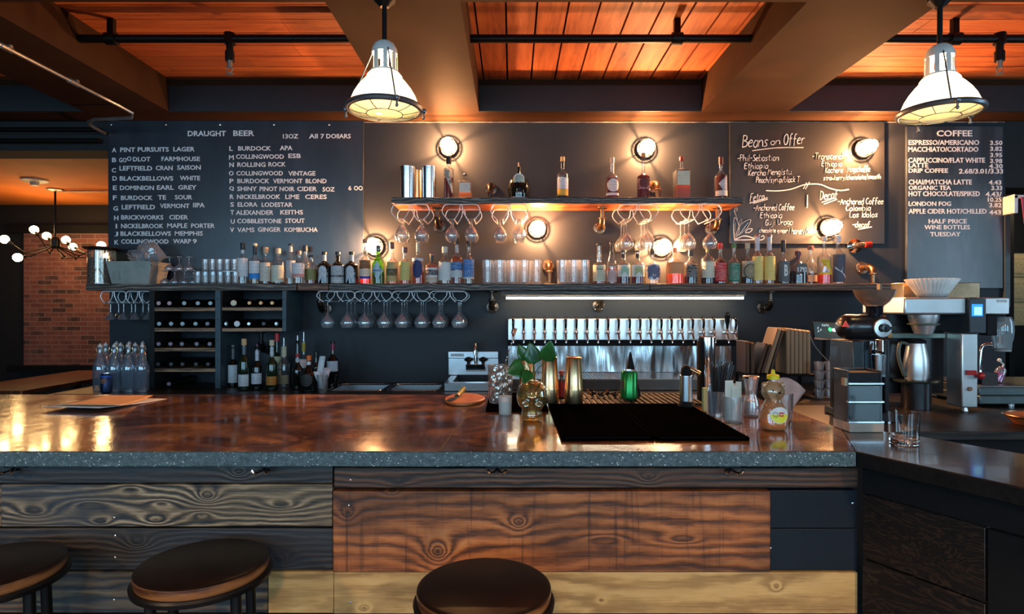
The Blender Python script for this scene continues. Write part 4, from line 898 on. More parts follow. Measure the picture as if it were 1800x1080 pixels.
def tin(px, top, w_, y, z, lab, mt):
    r = w_*y/FPX/2; h = W(top, y)-z-.0006
    tag(obj('mixing_tin', G().lathe([(0, 0), (r*.92, 0), (r*.94, .006), (r, h-.004), (r*1.01, h), (r*.97, h), (r*.92, .012), (0, .01)], (U(px, y), y, z+.0006), 40), mt), lab, 'shaker tin')
tin(716, 294, 27, 4.38, UT, 'tall stainless steel tin at the left end of the upper shelf', m_steel)
tin(754, 294, 26, 4.38, UT, 'tall stainless steel tin beside the slim dark red bottle', m_steel)
tin(733, 301, 20, 4.51, UT, 'copper coloured tin standing behind the two steel tins', m_copper)
# back counter bottles
def BB(px, top, w_, lab, y=4.2, **k):
    k.setdefault('name', 'wine_bottle'); nm = k.pop('name')
    return bottle(nm, lab, U(px, y), y, BCZ+.0006, W(top, y)-BCZ, w_*y/FPX/2, cat='bottle', **k)
LBW = (.66, .72, .76)
BB(410, 606, 17, 'dark bottle with a tall white leaf label, first in the group on the back counter', y=4.35, glass=m_darkglass, labels=[('band', .10, .52, LBW, (INK, .3))], cap=(.05, .06, .06), caph=.02, foil=(.62, .90, (.08, .09, .10)), neck=.34)
BB(429, 596, 19, 'dark green wine bottle with a cork and low white label', y=4.17, glass=m_greendark, labels=[('band', .08, .31, LBW, (INK, .4))], cap=(.60, .42, .22), caph=.045, cork=1, foil=(.66, .86, (.10, .14, .17)), neck=.30)
BB(452, 605, 19, 'dark wine bottle with a white neck label and white blue front label', y=4.20, glass=m_darkglass, labels=[('band', .13, .36, LBW, ((.05, .08, .3), .7)), ('neck', .62, .86, (.6, .66, .75))], cap=(.20, .05, .12), caph=.03, capr=.006, neck=.36)
BB(478, 598, 19, 'dark wine bottle with an orange patterned label and pale cork', y=4.17, glass=m_greendark, labels=[('band', .11, .28, (.55, .22, .03), ((.12, .04, .0), .8)), ('neck', .68, .86, (.55, .65, .68))], cap=(.62, .55, .38), caph=.04, cork=1, neck=.34)
BB(487, 586, 18, 'green bottle with a red foil top and cream label, behind the orange labelled bottle', y=4.42, glass=m_greendark, labels=[('band', .10, .30, (.55, .50, .30)), ('band', .32, .56, (.50, .48, .30))], cap=(.62, .02, .03), caph=.06, capr=.017, neck=.36)
BB(499, 594, 20, 'clear bottle with a cream neck and steel pourer', y=4.30, name='spirit_bottle', labels=[('band', .08, .26, (.30, .26, .16)), ('neck', .62, .82, (.62, .60, .42))], cap=(.7, .72, .75), caph=.055, capr=.005, capmetal=1, neck=.42, shoulder=.12, nr=.018)
BB(523, 590, 18, 'dark liqueur bottle with a red ringed neck and pourer', y=4.22, name='spirit_bottle', glass=m_darkglass, labels=[('neck', .60, .66, (.5, .03, .03)), ('neck', .50, .58, (.5, .55, .6))], cap=(.7, .72, .75), caph=.065, capr=.005, capmetal=1, neck=.50)
BB(534, 584, 21, 'clear liqueur bottle with yellow neck label and red printed front label', y=4.40, name='spirit_bottle', labels=[('band', .34, .50, (.75, .70, .68), ((.6, .02, .02), .9)), ('neck', .64, .80, (.55, .40, .05))], cap=(.75, .77, .8), caph=.065, capr=.005, capmetal=1, neck=.42, liq=AMB, lev=.3)
BB(543, 625, 30, 'squat dark round bottle with an orange cap', y=4.12, name='spirit_bottle', glass=m_darkglass, labels=[('round', .15, .50, (.03, .028, .025), 0)], cap=(.80, .16, .02), caph=.035, capr=.017, foil=(.70, .82, (.8, .8, .78)), neck=.26, shoulder=.34)
BB(556, 618, 12, 'slim dark bottle half hidden behind the receipts', y=4.30, name='spirit_bottle', glass=m_darkglass, cap=BLK, caph=.03, neck=.3)
BB(585, 600, 20, 'dark wine bottle with maroon foil and white label, last of the back counter group', y=4.28, glass=m_darkglass, labels=[('band', .36, .58, (.55, .62, .68), ((.1, .1, .3), .5))], cap=BLK, caph=.012, foil=(.80, .95, (.25, .02, .06)), neck=.28, shoulder=.16)
# receipts in a glass
t = thing('receipt_glass', 'drinking glass stuffed with curled paper receipts on the back counter', 'glass', (U(567, 4.08), 4.08, BCZ+.0006))
obj('glass', G().lathe([(0, 0), (.032, 0), (.040, .12), (.0385, .12), (.031, .008), (0, .008)], n=28), m_clear, t, absolute=False)
pap = M('receipt_paper', (.72, .76, .80), .8)
def sheet(pts, w_, mt=pap, par=None, nm='receipt', th=.0006):
    g = G(); vs = []
    for (x, y, z), dx in zip(pts, w_): vs += [(x-dx, y, z), (x+dx, y+.006, z)]
    fs = [(2*i, 2*i+1, 2*i+3, 2*i+2) for i in range(len(pts)-1)]; g.add(vs, fs)
    return obj(nm, g, mt, par, absolute=False, solid=th)
sheet([(-.012, 0, .02), (-.02, 0, .12), (.012-.02, .0, .20), (0.0, -.005, .235), (.005, -.02, .245)], [.02]*4+[.016], par=t)
sheet([(.0, -.012, .02), (-.022, -.016, .09), (-.036, -.02, .14)], [.012, .018, .020], par=t)
sheet([(.005, .0, .02), (.02, -.004, .1), (.036, -.008, .165)], [.012, .02, .024], par=t, mt=LM((.62, .58, .6), ((.4, .05, .05)), .8))
# ---------------------------------------------------------------- tumblers, small glasses, stemware
def glassware(name, lab, cat, x, y, z, prof, mt, grp, n=20, part=None):
    o = obj(name, G().lathe(prof, (x, y, z), n), mt); tag(o, lab, cat, grp); return o
def tumbler_prof(r, h, rb=None, th=.003, base=.014):
    rb = rb or r*.86
    return [(0, .0), (rb, .0), (rb+.002, .004), (r, h), (r-th, h), (rb-.001, base), (0, base)]
hT = W(458, 4.38)-ST
def series(first, lab_fn, positions, gr):
    for i, p in enumerate(positions):
        o = first if i == 0 else first.copy()
        if i: C.objects.link(o)
        o.location = p; o['label'] = lab_fn(i); o['group'] = gr
base = obj('tumbler', G().lathe(tumbler_prof(.040, hT-.002, .034), n=24), m_tumb, absolute=False); tag(base, '', 'drinking glass')
fr = [857, 878.5, 900, 921.5, 943]; bk = [867, 888, 909, 930]
series(base, lambda i: 'fluted tumbler, %s from left in the front row left of the brass elbow' % ORD[i] if i < 5 else 'fluted tumbler, %s from left in the back row left of the brass elbow' % ORD[i-5],
       [(U(p, 4.345), 4.345, ST+.0006) for p in fr]+[(U(p, 4.435), 4.435, ST+.0006) for p in bk], 'tumblers on the long shelf')
b2 = base.copy(); C.objects.link(b2)
series(b2, lambda i: ['left', 'middle', 'right', 'rear left', 'rear right'][i]+' tumbler of the group right of the brass elbow', [(U(p, 4.35), 4.35, ST+.0006) for p in (989, 1006, 1024-1.5+.6)][:3] and
       [(U(988, 4.345), 4.345, ST+.0006), (U(1008.5, 4.345), 4.345, ST+.0006), (U(1029-1, 4.345)-.004, 4.345, ST+.0006), (U(998, 4.44), 4.44, ST+.0006), (U(1017, 4.44), 4.44, ST+.0006)], 'tumblers on the long shelf')
# small glasses stacked on two levels
r_, h_ = .024, (W(478, 4.36)-ST)/1.02
sm = obj('shot_glass', G().lathe(tumbler_prof(r_, h_-.001, .021, .003, .012), n=18), m_tumb, absolute=False); tag(sm, '', 'shot glass')
low = [348+13.2*i for i in range(6)]; pos = [(U(p, 4.35), 4.35, ST+.0006) for p in low]
upz = ST+.0006+h_+.004
series(sm, lambda i: 'small glass, %s from left in the lower row beside the first spirit bottle' % ORD[i] if i < 6 else 'small glass, %s from left standing on a tray above the lower row' % ORD[i-6], pos+[(U(361+12.8*i, 4.36), 4.36, upz) for i in range(5)], 'small glasses on the long shelf')
tag(obj('glass_tray', G().box(U(352, 4.36), U(419, 4.36), 4.30, 4.42, ST+.0008+h_, ST+.0002+h_+.003), m_clearhz), 'thin clear tray between the two rows of small glasses', 'tray')
# stemmed glass standing upside down
def stem_prof(h, rf, rb, hb, rn=.0035, rim=None):
    """upright: foot radius rf, bowl radius rb over height hb"""
    rim = rim or rb*.78; zs = h-hb
    out = [(0, 0), (rf, 0), (rf, .002), (rf*.4, .006), (rn, .014), (rn, zs-.006)]
    for k in range(1, 10):
        u = k/9; rr = rb*math.sin(min(1, u*1.45)*PI/2)**.8 if u < .69 else rb+(rim-rb)*((u-.69)/.31)**1.4
        out.append((max(rn, rr), zs+hb*u))
    inn = [(max(.001, a-.0016), z+.0012 if z < h else z) for a, z in out[6:][::-1]]
    return out+inn+[(0, zs+.004)]
def flip(p, h): return [(r, h-z) for r, z in p]
hS = (W(458, 4.4)-ST); cp = flip(stem_prof(hS*.56, .031, .033, hS*.26, rim=.030), hS*.56)
s0 = obj('stemmed_glass', G().lathe(cp, n=24), m_stem, absolute=False); tag(s0, '', 'glass')
lower = [290, 307, 324, 340]; upper = [298, 315, 332]
hh0 = hS*.56
series(s0, lambda i: ('upturned stemmed glass, %s from left in the lower layer beside the grey tub' % ORD[i]) if i < 4 else ('upturned stemmed glass, %s from left balanced on the lower layer beside the grey tub' % ORD[i-4]),
       [(U(p, 4.38), 4.38, ST+.0006) for p in lower]+[(U(p, 4.38), 4.38, ST+.0015+hh0) for p in upper], 'upturned glasses beside the grey tub')
# hanging racks
def rackwire(lab, px0, px1, ztop, zbot, yf=4.27+.02, yb=4.52, cat='glass rack', lanes=2):
    x0, x1 = U(px0, yf), U(px1, yf); w_ = x1-x0; xc = (x0+x1)/2; h = ztop-zbot
    t = thing('glass_hanger', lab, cat, (xc, (yf+yb)/2, zbot), group=None)
    def prof(y):
        L = [(x0+w_*.16, zbot), (x0+w_*.05, zbot+h*.28), (x0+w_*.0, zbot+h*.55), (x0+w_*.03, zbot+h*.82), (x0+w_*.12, ztop), (xc, ztop), (x1-w_*.12, ztop), (x1-w_*.03, zbot+h*.82), (x1, zbot+h*.55), (x1-w_*.05, zbot+h*.28), (x1-w_*.16, zbot)]
        Cn = [(xc-w_*.18, zbot), (xc-w_*.10, zbot+h*.30), (xc-w_*.045, zbot+h*.60), (xc-w_*.035, zbot+h*.85), (xc, zbot+h*.98), (xc+w_*.035, zbot+h*.85), (xc+w_*.045, zbot+h*.60), (xc+w_*.10, zbot+h*.30), (xc+w_*.18, zbot)]
        return [(a, y, b) for a, b in L], [(a, y, b) for a, b in Cn]
    for y, nm in ((yf, 'front_wire'), (yb, 'rear_wire')):
        a, b = prof(y); obj(nm, G().tube(smooth3(a), .0034, 7).tube(smooth3(b), .0034, 7), m_wire, t)
    g = G()
    for xx in (x0+w_*.16, x1-w_*.16, xc-w_*.18, xc+w_*.18): g.tube([(xx, yf-.004, zbot), (xx, yb, zbot)], .0034, 7)
    obj('rail', g, m_wire, t)
    return [(x0+w_*.16+xc-w_*.18)/2, (x1-w_*.16+xc+w_*.18)/2]
def smooth3(P):
    P = [Vector(p) for p in P]; out = []
    for i in range(len(P)-1):
        p0, p1, p2, p3 = P[max(0, i-1)], P[i], P[i+1], P[min(len(P)-1, i+2)]
        for k in range(4):
            u = k/4; out.append(.5*((2*p1)+(p2-p0)*u+(2*p0-5*p1+4*p2-p3)*u*u+(3*p1-p0-3*p2+p3)*u**3))
    return out+[P[-1]]
def wine(h, rf, rb, hb, rim): return flip(stem_prof(h, rf, rb, hb, rim=rim), h)
def hang(proto, x, y, zrail, lab, gr):
    o = proto.copy(); C.objects.link(o); o.location = (x, y, zrail-.0-o['_h']+.0075); o['label'] = lab; o['group'] = gr; return o
def mkproto(name, prof, h, mt):
    me_o = obj(name, G().lathe(prof, n=24), mt, absolute=False); me_o['_h'] = h; me_o['category'] = 'glass'; return me_o
BAD = lambda ri, li, a: not ((a == 557 and li == 0) or (a == 1196 and li == 1))
hA = .158; pA = mkproto('hanging_beer_glass', wine(hA, .036, .049, .118, .034), hA, m_stem)
hB = .212; pB = mkproto('hanging_wine_glass', wine(hB, .036, .052, .115, .042), hB, m_stem)
hC = .198; pC = mkproto('hanging_wine_glass', wine(hC, .036, .051, .108, .042), hC, m_stem)
zt_u = UB-.005; zb_u = W(386, 4.28)
RN = ['first', 'second', 'third']
for ri, (a, b) in enumerate([(688, 755), (777, 844), (863, 928)]):
    la = rackwire('white wire glass hanger under the upper shelf, %s from left' % ORD[ri], a, b, zt_u, zb_u)
    for li, x in enumerate(la):
        for k, y in enumerate((4.325, 4.435)):
            hang(pA, x, y, zb_u, 'short stemmed beer glass hanging in the %s lane of the %s upper hanger, %s' % (['left', 'right'][li], RN[ri], ['front', 'rear'][k]), 'beer glasses under the upper shelf')
for ri, (a, b) in enumerate([(1086, 1157), (1196, 1268)]):
    la = rackwire('white wire glass hanger under the upper shelf, %s of the two on the right' % ['left', 'right'][ri], a, b, zt_u, zb_u)
    for li, x in enumerate(la):
        for k, y in enumerate(((4.325, 4.432, 4.539) if BAD(ri, li, a) else (4.325,))):
            hang(pB, x, y, zb_u, 'wine glass hanging in the %s lane of the %s right-side upper hanger, %s' % (['left', 'right'][li], ['first', 'second'][ri], ['front', 'middle', 'rear'][k]), 'wine glasses under the upper shelf')
zt_l = SB-.005; zb_l = W(530, 4.28)
for ri, (a, b) in enumerate([(557, 624), (623, 689), (689, 755), (755, 821)]):
    la = rackwire('white wire glass hanger under the long shelf, %s from left' % ORD[ri], a, b, zt_l, zb_l)
    for li, x in enumerate(la):
        for k, y in enumerate(((4.325, 4.432, 4.539) if BAD(ri, li, a) else (4.325,))):
            hang(pC, x, y, zb_l, 'wine glass hanging in the %s lane of the %s hanger under the long shelf, %s' % (['left', 'right'][li], ORD[ri], ['front', 'middle', 'rear'][k]), 'wine glasses under the long shelf')
pD = mkproto('hanging_cocktail_glass', flip([(0, 0), (.034, 0), (.034, .002), (.012, .006), (.0035, .014), (.0035, .075), (.012, .082), (.040, .125), (.042, .128), (.040, .127), (.011, .086), (0, .082)], .128), .128, m_stem)
for ri, (a, b) in enumerate([(177, 222), (221, 266)]):
    yb0 = 4.30
    la = rackwire('thin wire glass hanger beside the tall wine rack, %s one' % ['left', 'right'][ri], a, b, SB-.005, W(533, 4.30), 4.31, 4.50)
    for li, x in enumerate(la):
        for k, y in enumerate((4.35, 4.44)):
            hang(pD, x, y, W(533, 4.3), 'cocktail glass hanging in the %s lane of the %s end hanger, %s' % (['left', 'right'][li], ['first', 'second'][ri], ['front', 'rear'][k]), 'cocktail glasses at the shelf end')
for p in (pA, pB, pC, pD): bpy.data.objects.remove(p)
# jar, tub and plastic bag at the left end
t = thing('storage_jar', 'clear jar of grains with a dark wide lid left of the grey tub', 'jar', (U(179, 4.42), 4.42, ST+.0006))
jr, jh = .090, W(437, 4.42)-ST
obj('glass_body', G().lathe([(0, 0), (jr, 0), (jr, jh-.02), (jr-.004, jh-.02), (jr-.004, .006), (0, .006)], n=40), m_amberg, t, absolute=False)
gr = NT('grain_fill'); v = gr.n.new('ShaderNodeTexVoronoi'); gr.l.new(gr.tc.outputs['Object'], v.inputs[0]); v.inputs['Scale'].default_value = 90
gr.set(col=gr.ramp(v.outputs['Distance'], [(.15, (.62, .40, .18)), (.45, (.20, .09, .035)), (.7, (.04, .02, .01))]), rough=.6); gr.bump(v.outputs['Distance'], 1, .01)
obj('grain_fill', G().lathe([(0, .007), (jr-.006, .007), (jr-.006, jh*.72), (0, jh*.74)], n=32), gr.mat, t, absolute=False)['kind'] = 'stuff'
obj('glare_strip', G().lathe([(0, .01), (.0, .01), (jr-.03, .01), (jr-.03, jh-.03), (0, jh-.03)][2:4], (.012, -.024, 0), n=12, a0=-PI*.58, a1=-PI*.40), m_steel, t, absolute=False)  # bright strip standing in for the glare on the jar's glass
obj('lid', G().lathe([(0, jh+.012), (jr*1.0, jh+.010), (jr*1.32, jh+.004), (jr*1.34, jh-.002), (jr*1.05, jh-.014), (0, jh-.016)], n=44), M('dark_lid', (.02, .012, .010), .25), t, absolute=False)
t = thing('food_tub', 'grey rectangular plastic tub with faded print on the left of the long shelf', 'tub', (U(244, 4.42), 4.42, ST+.0006))
a, b, hh = .135, .165, W(462, 4.42)-ST
def tubg(x0, x1, y0, y1, h, th=.004):
    vs = []
    for x, y, z in ((x0, y0, 0), (x1, y1, h), (x1-th, y1-th, h), (x0-th, y0-th, th)):
        vs += [(-x, -y, z), (x, -y, z), (x, y, z), (-x, y, z)]
    fs = [(3, 2, 1, 0)]
    for j in range(3):
        for i in range(4): fs.append((4*j+i, 4*j+(i+1) % 4, 4*j+4+(i+1) % 4, 4*j+4+i))
    fs.append((12, 13, 14, 15)); return G().add(vs, fs)
m_tub = M('grey_tub_plastic', (.33, .34, .31), .35)
obj('tub_body', tubg(a, b, .10, .12, hh), m_tub, t, absolute=False, bev=.006)
g = G()
for z0, z1, o_ in ((hh-.028, hh-.022, .004), (hh-.006, hh+.001, .004)):
    k = (z0/hh); xx = a+(b-a)*k+o_; yy = .10+.02*k+o_; g.box(-xx, xx, -yy, -yy+.006, z0, z1); g.box(-xx, -xx+.006, -yy, yy, z0, z1); g.box(xx-.006, xx, -yy, yy, z0, z1)
obj('rim', g, m_tub, t, absolute=False)
obj('faded_print', G().box(-.125, -.07, -.1115, -.1105, .035, .10), LM((.32, .33, .30), ((.12, .13, .13)), .8), t, absolute=False)
# crumpled bag
def crumple(cx, cy, cz, sx, sy, sz, n=26, seed=3):
    rnd = random.Random(seed); g = G(); K = [(rnd.uniform(0, 6.28), rnd.uniform(2, 7), rnd.uniform(2, 7), rnd.uniform(.02, .06)) for _ in range(16)]
    g.ball((0, 0, 0), 1, n, n//2)
    out = []
    for x, y, z in g.v:
        d = 1+sum(a*math.sin(p+f*x*1.3+h*z+f*y) for p, f, h, a in K); d *= 1+.25*max(0, z)*math.sin(3*x+1)
        zz = z*d; out.append((cx+x*d*sx, cy+y*d*sy, cz+max(-.55, zz)*sz))
    g.v = out; return g
tag(obj('plastic_bag', crumple(U(258, 4.42), 4.42, ST+hh+.050, .115, .085, .085), m_plas, ang=20), 'crumpled clear plastic bag heaped on the grey tub', 'plastic bag')
# ---------------------------------------------------------------- bar
CT = 1.07
poly = [(-3.4, 1.9), (1.095, 1.9), (1.63, .9), (2.2, .9), (1.62, 1.84), (1.44, 2.15), (1.245, 2.33), (1.24, 3.14), (-3.4, 3.14)]
t = thing('bar_counter_top', 'long glossy copper brown bar top with a rough dark speckled concrete edge', 'bar top', (0, 2.5, 1.021))
def polyprism(poly, z0, z1): return G().prism(poly, z0, z1, 'xy')
def wavy(poly, step=.03, amp=.0035):
    out = []
    for i in range(len(poly)):
        a, b = Vector(poly[i]), Vector(poly[(i+1) % len(poly)]); n = max(1, int((b-a).length/step))
        for k in range(n):
            p = a.lerp(b, k/n); out.append((p.x+random.uniform(-amp, amp)*(k > 0), p.y+random.uniform(-amp, amp)*(k > 0)))
    return out
main_poly = [(-3.4, 1.9), (1.095, 1.9), (1.2415, 2.249), (1.241, 2.33), (1.24, 3.14), (-3.4, 3.14)]
wing_poly = [(1.0965, 1.899), (1.63, .9), (2.2, .9), (1.62, 1.84), (1.44, 2.15), (1.245, 2.33), (1.2435, 2.249)]
obj('slab', polyprism(wavy(main_poly), 1.021, 1.0685), m_conc, t, ang=50, bev=.003)
obj('wing_slab', polyprism(wavy(wing_poly), 1.021, 1.0685), M('dark_stained_slab', (.008, .007, .007), .7, spec=.2, var=.4, vs=60), t, ang=50, bev=.003)['label'] = 'dark stained wing slab'
ins = [(-3.39, 1.903), (1.094, 1.905), (1.240, 2.250), (1.240, 2.325), (1.237, 3.137), (-3.39, 3.137)]
ins2 = [(1.0975, 1.905), (1.636, .905), (2.19, .905), (1.615, 1.84), (1.435, 2.145), (1.243, 2.325), (1.243, 2.248)]
obj('wing_top', polyprism(ins2, 1.0686, 1.0700), M('dark_wing_sealer', (.050, .034, .028), .16, var=.5, vs=5, coat=.2), t)['label'] = 'dark grey brown wing surface'
obj('polished_top', polyprism(ins, 1.0686, 1.0700), m_counter, t)['label'] = 'glossy copper brown surface'
g = G()
def seam(a, b, w_=.003):
    a, b = Vector(a), Vector(b); d = (b-a).normalized(); n_ = Vector((-d.y, d.x))*w_/2
    g.prism([tuple(a+n_), tuple(a-n_), tuple(b-n_), tuple(b+n_)], 1.0690, 1.0703, 'xy')
def onct(px, py, z=CT):
    Dd = FPX*(CAMZ-z)/(py-540); return (U(px, Dd), Dd)
cr = [onct(828, 720), onct(812, 742), onct(790, 768), onct(776, 790), (onct(776, 790)[0]-.004, 1.901)]
for a, b in zip(cr, cr[1:]): seam(a, b, .004)
seam(onct(-20, 780), onct(185, 726)); seam(onct(185, 726), onct(300, 695))
obj('seam', g, m_matte, t)
PF = 1.96
def Z(py): return W(py, PF)
t = thing('bar_cladding', 'bar front clad with mismatched burnt and tan reclaimed planks', 'bar', (0, PF, 0))
KN = lambda L: [(U(a, PF), Z(b), A, su, sv) for a, b, A, su, sv in L]
w_sw = wood('swirled_burnt_plank', (.010, .010, .012), (.20, .14, .08), (.78, .60, .37), freq=300, amp=3.0, nu=2.0, nv=5, seed=71, burn=.25, blu=(.030, .045, .062), edges=(.22, .52, .88),
            knots=KN([(60, 900, 14, .10, .035), (178, 918, 12, .07, .03), (160, 888, -10, .12, .03), (275, 915, 14, .08, .03), (285, 885, -7, .07, .02), (365, 872, 20, .06, .035), (355, 905, -9, .05, .02), (495, 888, 16, .10, .035), (230, 860, -8, .09, .025)]))
w_dk1 = wood('dark_burnt_plank', (.010, .010, .012), (.035, .028, .024), (.12, .085, .06), freq=300, amp=3, seed=72, burn=.3, blu=(.02, .028, .04), knots=KN([(420, 832, 14, .05, .03)]))
w_dk2 = wood('black_burnt_plank', (.008, .008, .010), (.045, .036, .030), (.17, .13, .09), freq=330, amp=4, seed=73, burn=.5, blu=(.025, .035, .05), knots=KN([(240, 955, 18, .07, .04), (490, 985, 16, .05, .03), (20, 960, 9, .08, .03)]))
w_tan = wood('blue_tan_plank', (.020, .018, .018), (.20, .12, .06), (.50, .32, .16), freq=190, amp=4, seed=74, burn=.45, blu=(.045, .06, .07), knots=KN([(210, 1000, 8, .10, .03)]))
w_rd = wood('reddish_dark_plank', (.015, .008, .006), (.11, .045, .022), (.26, .12, .06), freq=300, amp=3, seed=75, burn=.25, knots=KN([(1140, 840, 12, .05, .03), (700, 850, 6, .08, .03)]))
w_or = wood('orange_brown_sawn_plank', (.030, .012, .007), (.46, .14, .038), (.72, .31, .10), freq=150, amp=2.6, nu=1.6, nv=4, seed=76, burn=.65, saw=.6, edges=(.15, .50, .92),
            knots=KN([(770, 970, 22, .055, .05), (912, 918, 16, .045, .035), (612, 903, 12, .04, .04), (690, 862, 10, .035, .025), (1060, 948, -9, .12, .03), (1200, 948, 11, .10, .025)]))
w_yl = wood('pale_tan_plank', (.22, .12, .04), (.56, .35, .13), (.72, .50, .22), freq=70, amp=2.5, seed=77, burn=.16, rough=.5, edges=(.1, .5, .9), knots=KN([(1365, 1032, 9, .022, .02), (640, 1070, 10, .03, .02), (1057, 1056, 6, .02, .015)]))
w_nv = M('navy_painted_board', (.007, .012, .020), .55, spec=.25, var=.2, vs=5, bump=.2)
JX = U(586, PF); RX = U(1508, PF)
def plank(x0, x1, ya, yb_, mt, dy=0, nails=(), nm='plank', lab=None):
    p = obj(nm, G().box(x0, x1, PF+dy, PF+.03, Z(yb_), Z(ya)), mt, t, bev=.0025)
    if lab: p['label'] = lab
    if nails:
        g = G()
        for a, b in nails: g.ball((U(a, PF), PF+dy-.0005, Z(b)), .004, 8, 6, (1, .4, 1))
        obj('nail', g, m_chrome, p)
xl = -3.35
plank(xl, JX-.002, 819, 850, w_dk1, lab='dark thin plank')
plank(xl, U(2, PF), 853, 927, w_tan, .002)
plank(U(3, PF), JX-.003, 852, 926, w_sw, -.002, [(201, 910)], lab='plank with pale swirling grain')
plank(xl, JX-.002, 930, 1003, w_dk2, .003, [(201, 943), (201, 981)], lab='blackened plank')
plank(xl, U(470, PF), 1006, 1078, w_tan, .0, [(200, 1055)])
plank(xl, JX, 1081, 1160, w_dk1, .002); plank(U(471, PF), JX+.0, 1006, 1079, w_yl, .001)
plank(JX+.002, RX, 823, 858, w_rd, -.001, [(616, 844)], lab='reddish dark plank')
plank(JX, U(1353, PF), 863, 1005, w_or, -.006, [(614, 888)], lab='wide orange brown plank with knots')
plank(U(1354, PF), RX, 863, 930, w_nv, .004, [(1500, 886)], lab='navy painted board'); plank(U(1354, PF), RX, 931, 1004, w_nv, .004, [(1356, 965)], lab='navy painted board')
plank(JX+.001, RX, 1007, 1080, w_yl, .001, [(616, 1060)], lab='pale tan plank with a knot')
plank(JX+.001, RX, 1083, 1160, w_rd, .001)
g = G().box(xl, RX, PF+.005, PF+.03, 0.01, Z(1162)); obj('plank', g, w_dk1, t)
obj('backing', G().box(xl, RX, PF+.031, PF+.06, 0, 1.0205), m_matte, t)
# angled wing of the bar
w_wg = wood('dark_brown_wing_plank', (.008, .006, .005), (.030, .018, .012), (.085, .048, .028), axis='y', freq=300, amp=4, seed=78, burn=.3)
w_wg = NT('dark_brown_wing_board')
_n = w_wg.noise(1, w_wg.mapping((3, 3, 14), ), 5, .6, 1.5); _w = w_wg.math('SINE', w_wg.math('MULTIPLY', _n, 60)); w_wg.set(col=w_wg.ramp(_w, [(.2, (.006, .004, .004)), (.9, (.035, .018, .011))]), rough=.5); w_wg = w_wg.mat
t = thing('bar_wing_cladding', 'dark plank front of the angled bar wing on the right', 'bar', (1.2, 1.9, 0))
A0, A1 = Vector((1.135, 1.935)), Vector((1.66, .95)); dd = (A1-A0).normalized(); nn = Vector((dd.y, -dd.x))
def wingp(s0, s1, z0, z1, mt, off=0):
    a, b = A0+dd*s0+nn*off*-1, A0+dd*s1+nn*off*-1; c, e = b-nn*-.03, a-nn*-.03
    q = Vector((-nn.x, -nn.y)); 
    pl = [tuple(a), tuple(b), tuple(b+Vector((.03, .016))), tuple(a+Vector((.03, .016)))]
    obj('plank', G().prism(pl, z0, z1, 'xy'), mt, t, bev=.002)
wingp(0, 1.1, .93, 1.0205, m_matte)
wingp(0, .34, .72, .925, w_wg); wingp(0, .34, .50, .715, w_wg); wingp(0, .34, .0, .495, w_wg); wingp(.345, 1.1, .0, .925, m_matte)
# purse hooks
for px, l in ((26, 'at the far left'), (466, 'above the swirled plank'), (874, 'above the middle of the orange plank'), (1283, 'near the right end')):
    x = U(px, 1.95); t = thing('purse_hook', 'small polished hook under the bar edge '+l, 'hook', (x, 1.95, 1.0))
    obj('hook_plate', G().cyl((x, 1.958, 1.004), .012, -.006, 14, 'y').box(x-.035, x+.035, 1.950, 1.9575, 1.004, 1.018), m_black, t)
    for s_ in (-1, 1): obj('prong', G().tube([(x, 1.952, 1.004), (x+s_*.006, 1.935, .997), (x+s_*.016, 1.918, .994), (x+s_*.024, 1.910, 1.000), (x+s_*.028, 1.908, 1.008)], .004, 8, r1=.006), m_chrome, t)
# ---------------------------------------------------------------- stools
m_seat = M('dark_seat_lacquer', (.009, .005, .004), .38, var=.3, spec=.25)
m_seatedge = wood('seat_edge_wood', (.06, .02, .008), (.30, .12, .04), (.45, .20, .07), freq=120, amp=3, seed=81, burn=.25, rough=.3, coat=.3)
def stool(x, y, zt, rz, lab):
    t = thing('bar_stool', lab, 'bar stool', (x, y, 0), rz); R = .178
    o = lambda n, g, m, **k: obj(n, g, m, t, absolute=False, **k)
    o('seat_top', G().lathe([(0, zt), (R-.012, zt), (R-.004, zt-.003), (R, zt-.006), (0, zt-.0062)], n=64), m_seat)
    o('seat_edge', G().lathe([(0, zt-.0063), (R, zt-.0063), (R+.001, zt-.018), (R-.003, zt-.034), (0, zt-.034)], n=64), m_seatedge)
    o('seat_ring', G().lathe([(R-.03, zt-.0341), (R+.006, zt-.0341), (R+.010, zt-.040), (R+.008, zt-.052), (R-.03, zt-.052), (R-.03, zt-.0341)], n=64), m_black)
    for k in range(4):
        a = PI/4+k*PI/2; c, s_ = math.cos(a), math.sin(a)
        o('leg', G().tube([(.150*c, .150*s_, zt-.05), (.160*c, .160*s_, zt-.30), (.205*c, .205*s_, .0)], .015, 12), m_black)
    o('footrest', G().ring((0, 0, .28), .188, .010, n=48), m_black)
stool(U(358, 1.743), 1.743, .79, .25, 'round dark bar stool in front of the swirled plank, second from the left edge')
stool(U(851, 1.594), 1.594, .79, .1, 'round dark bar stool in front of the orange plank')
stool(-1.50, 1.72, .79, .5, 'round dark bar stool cut off at the far left of the bar')
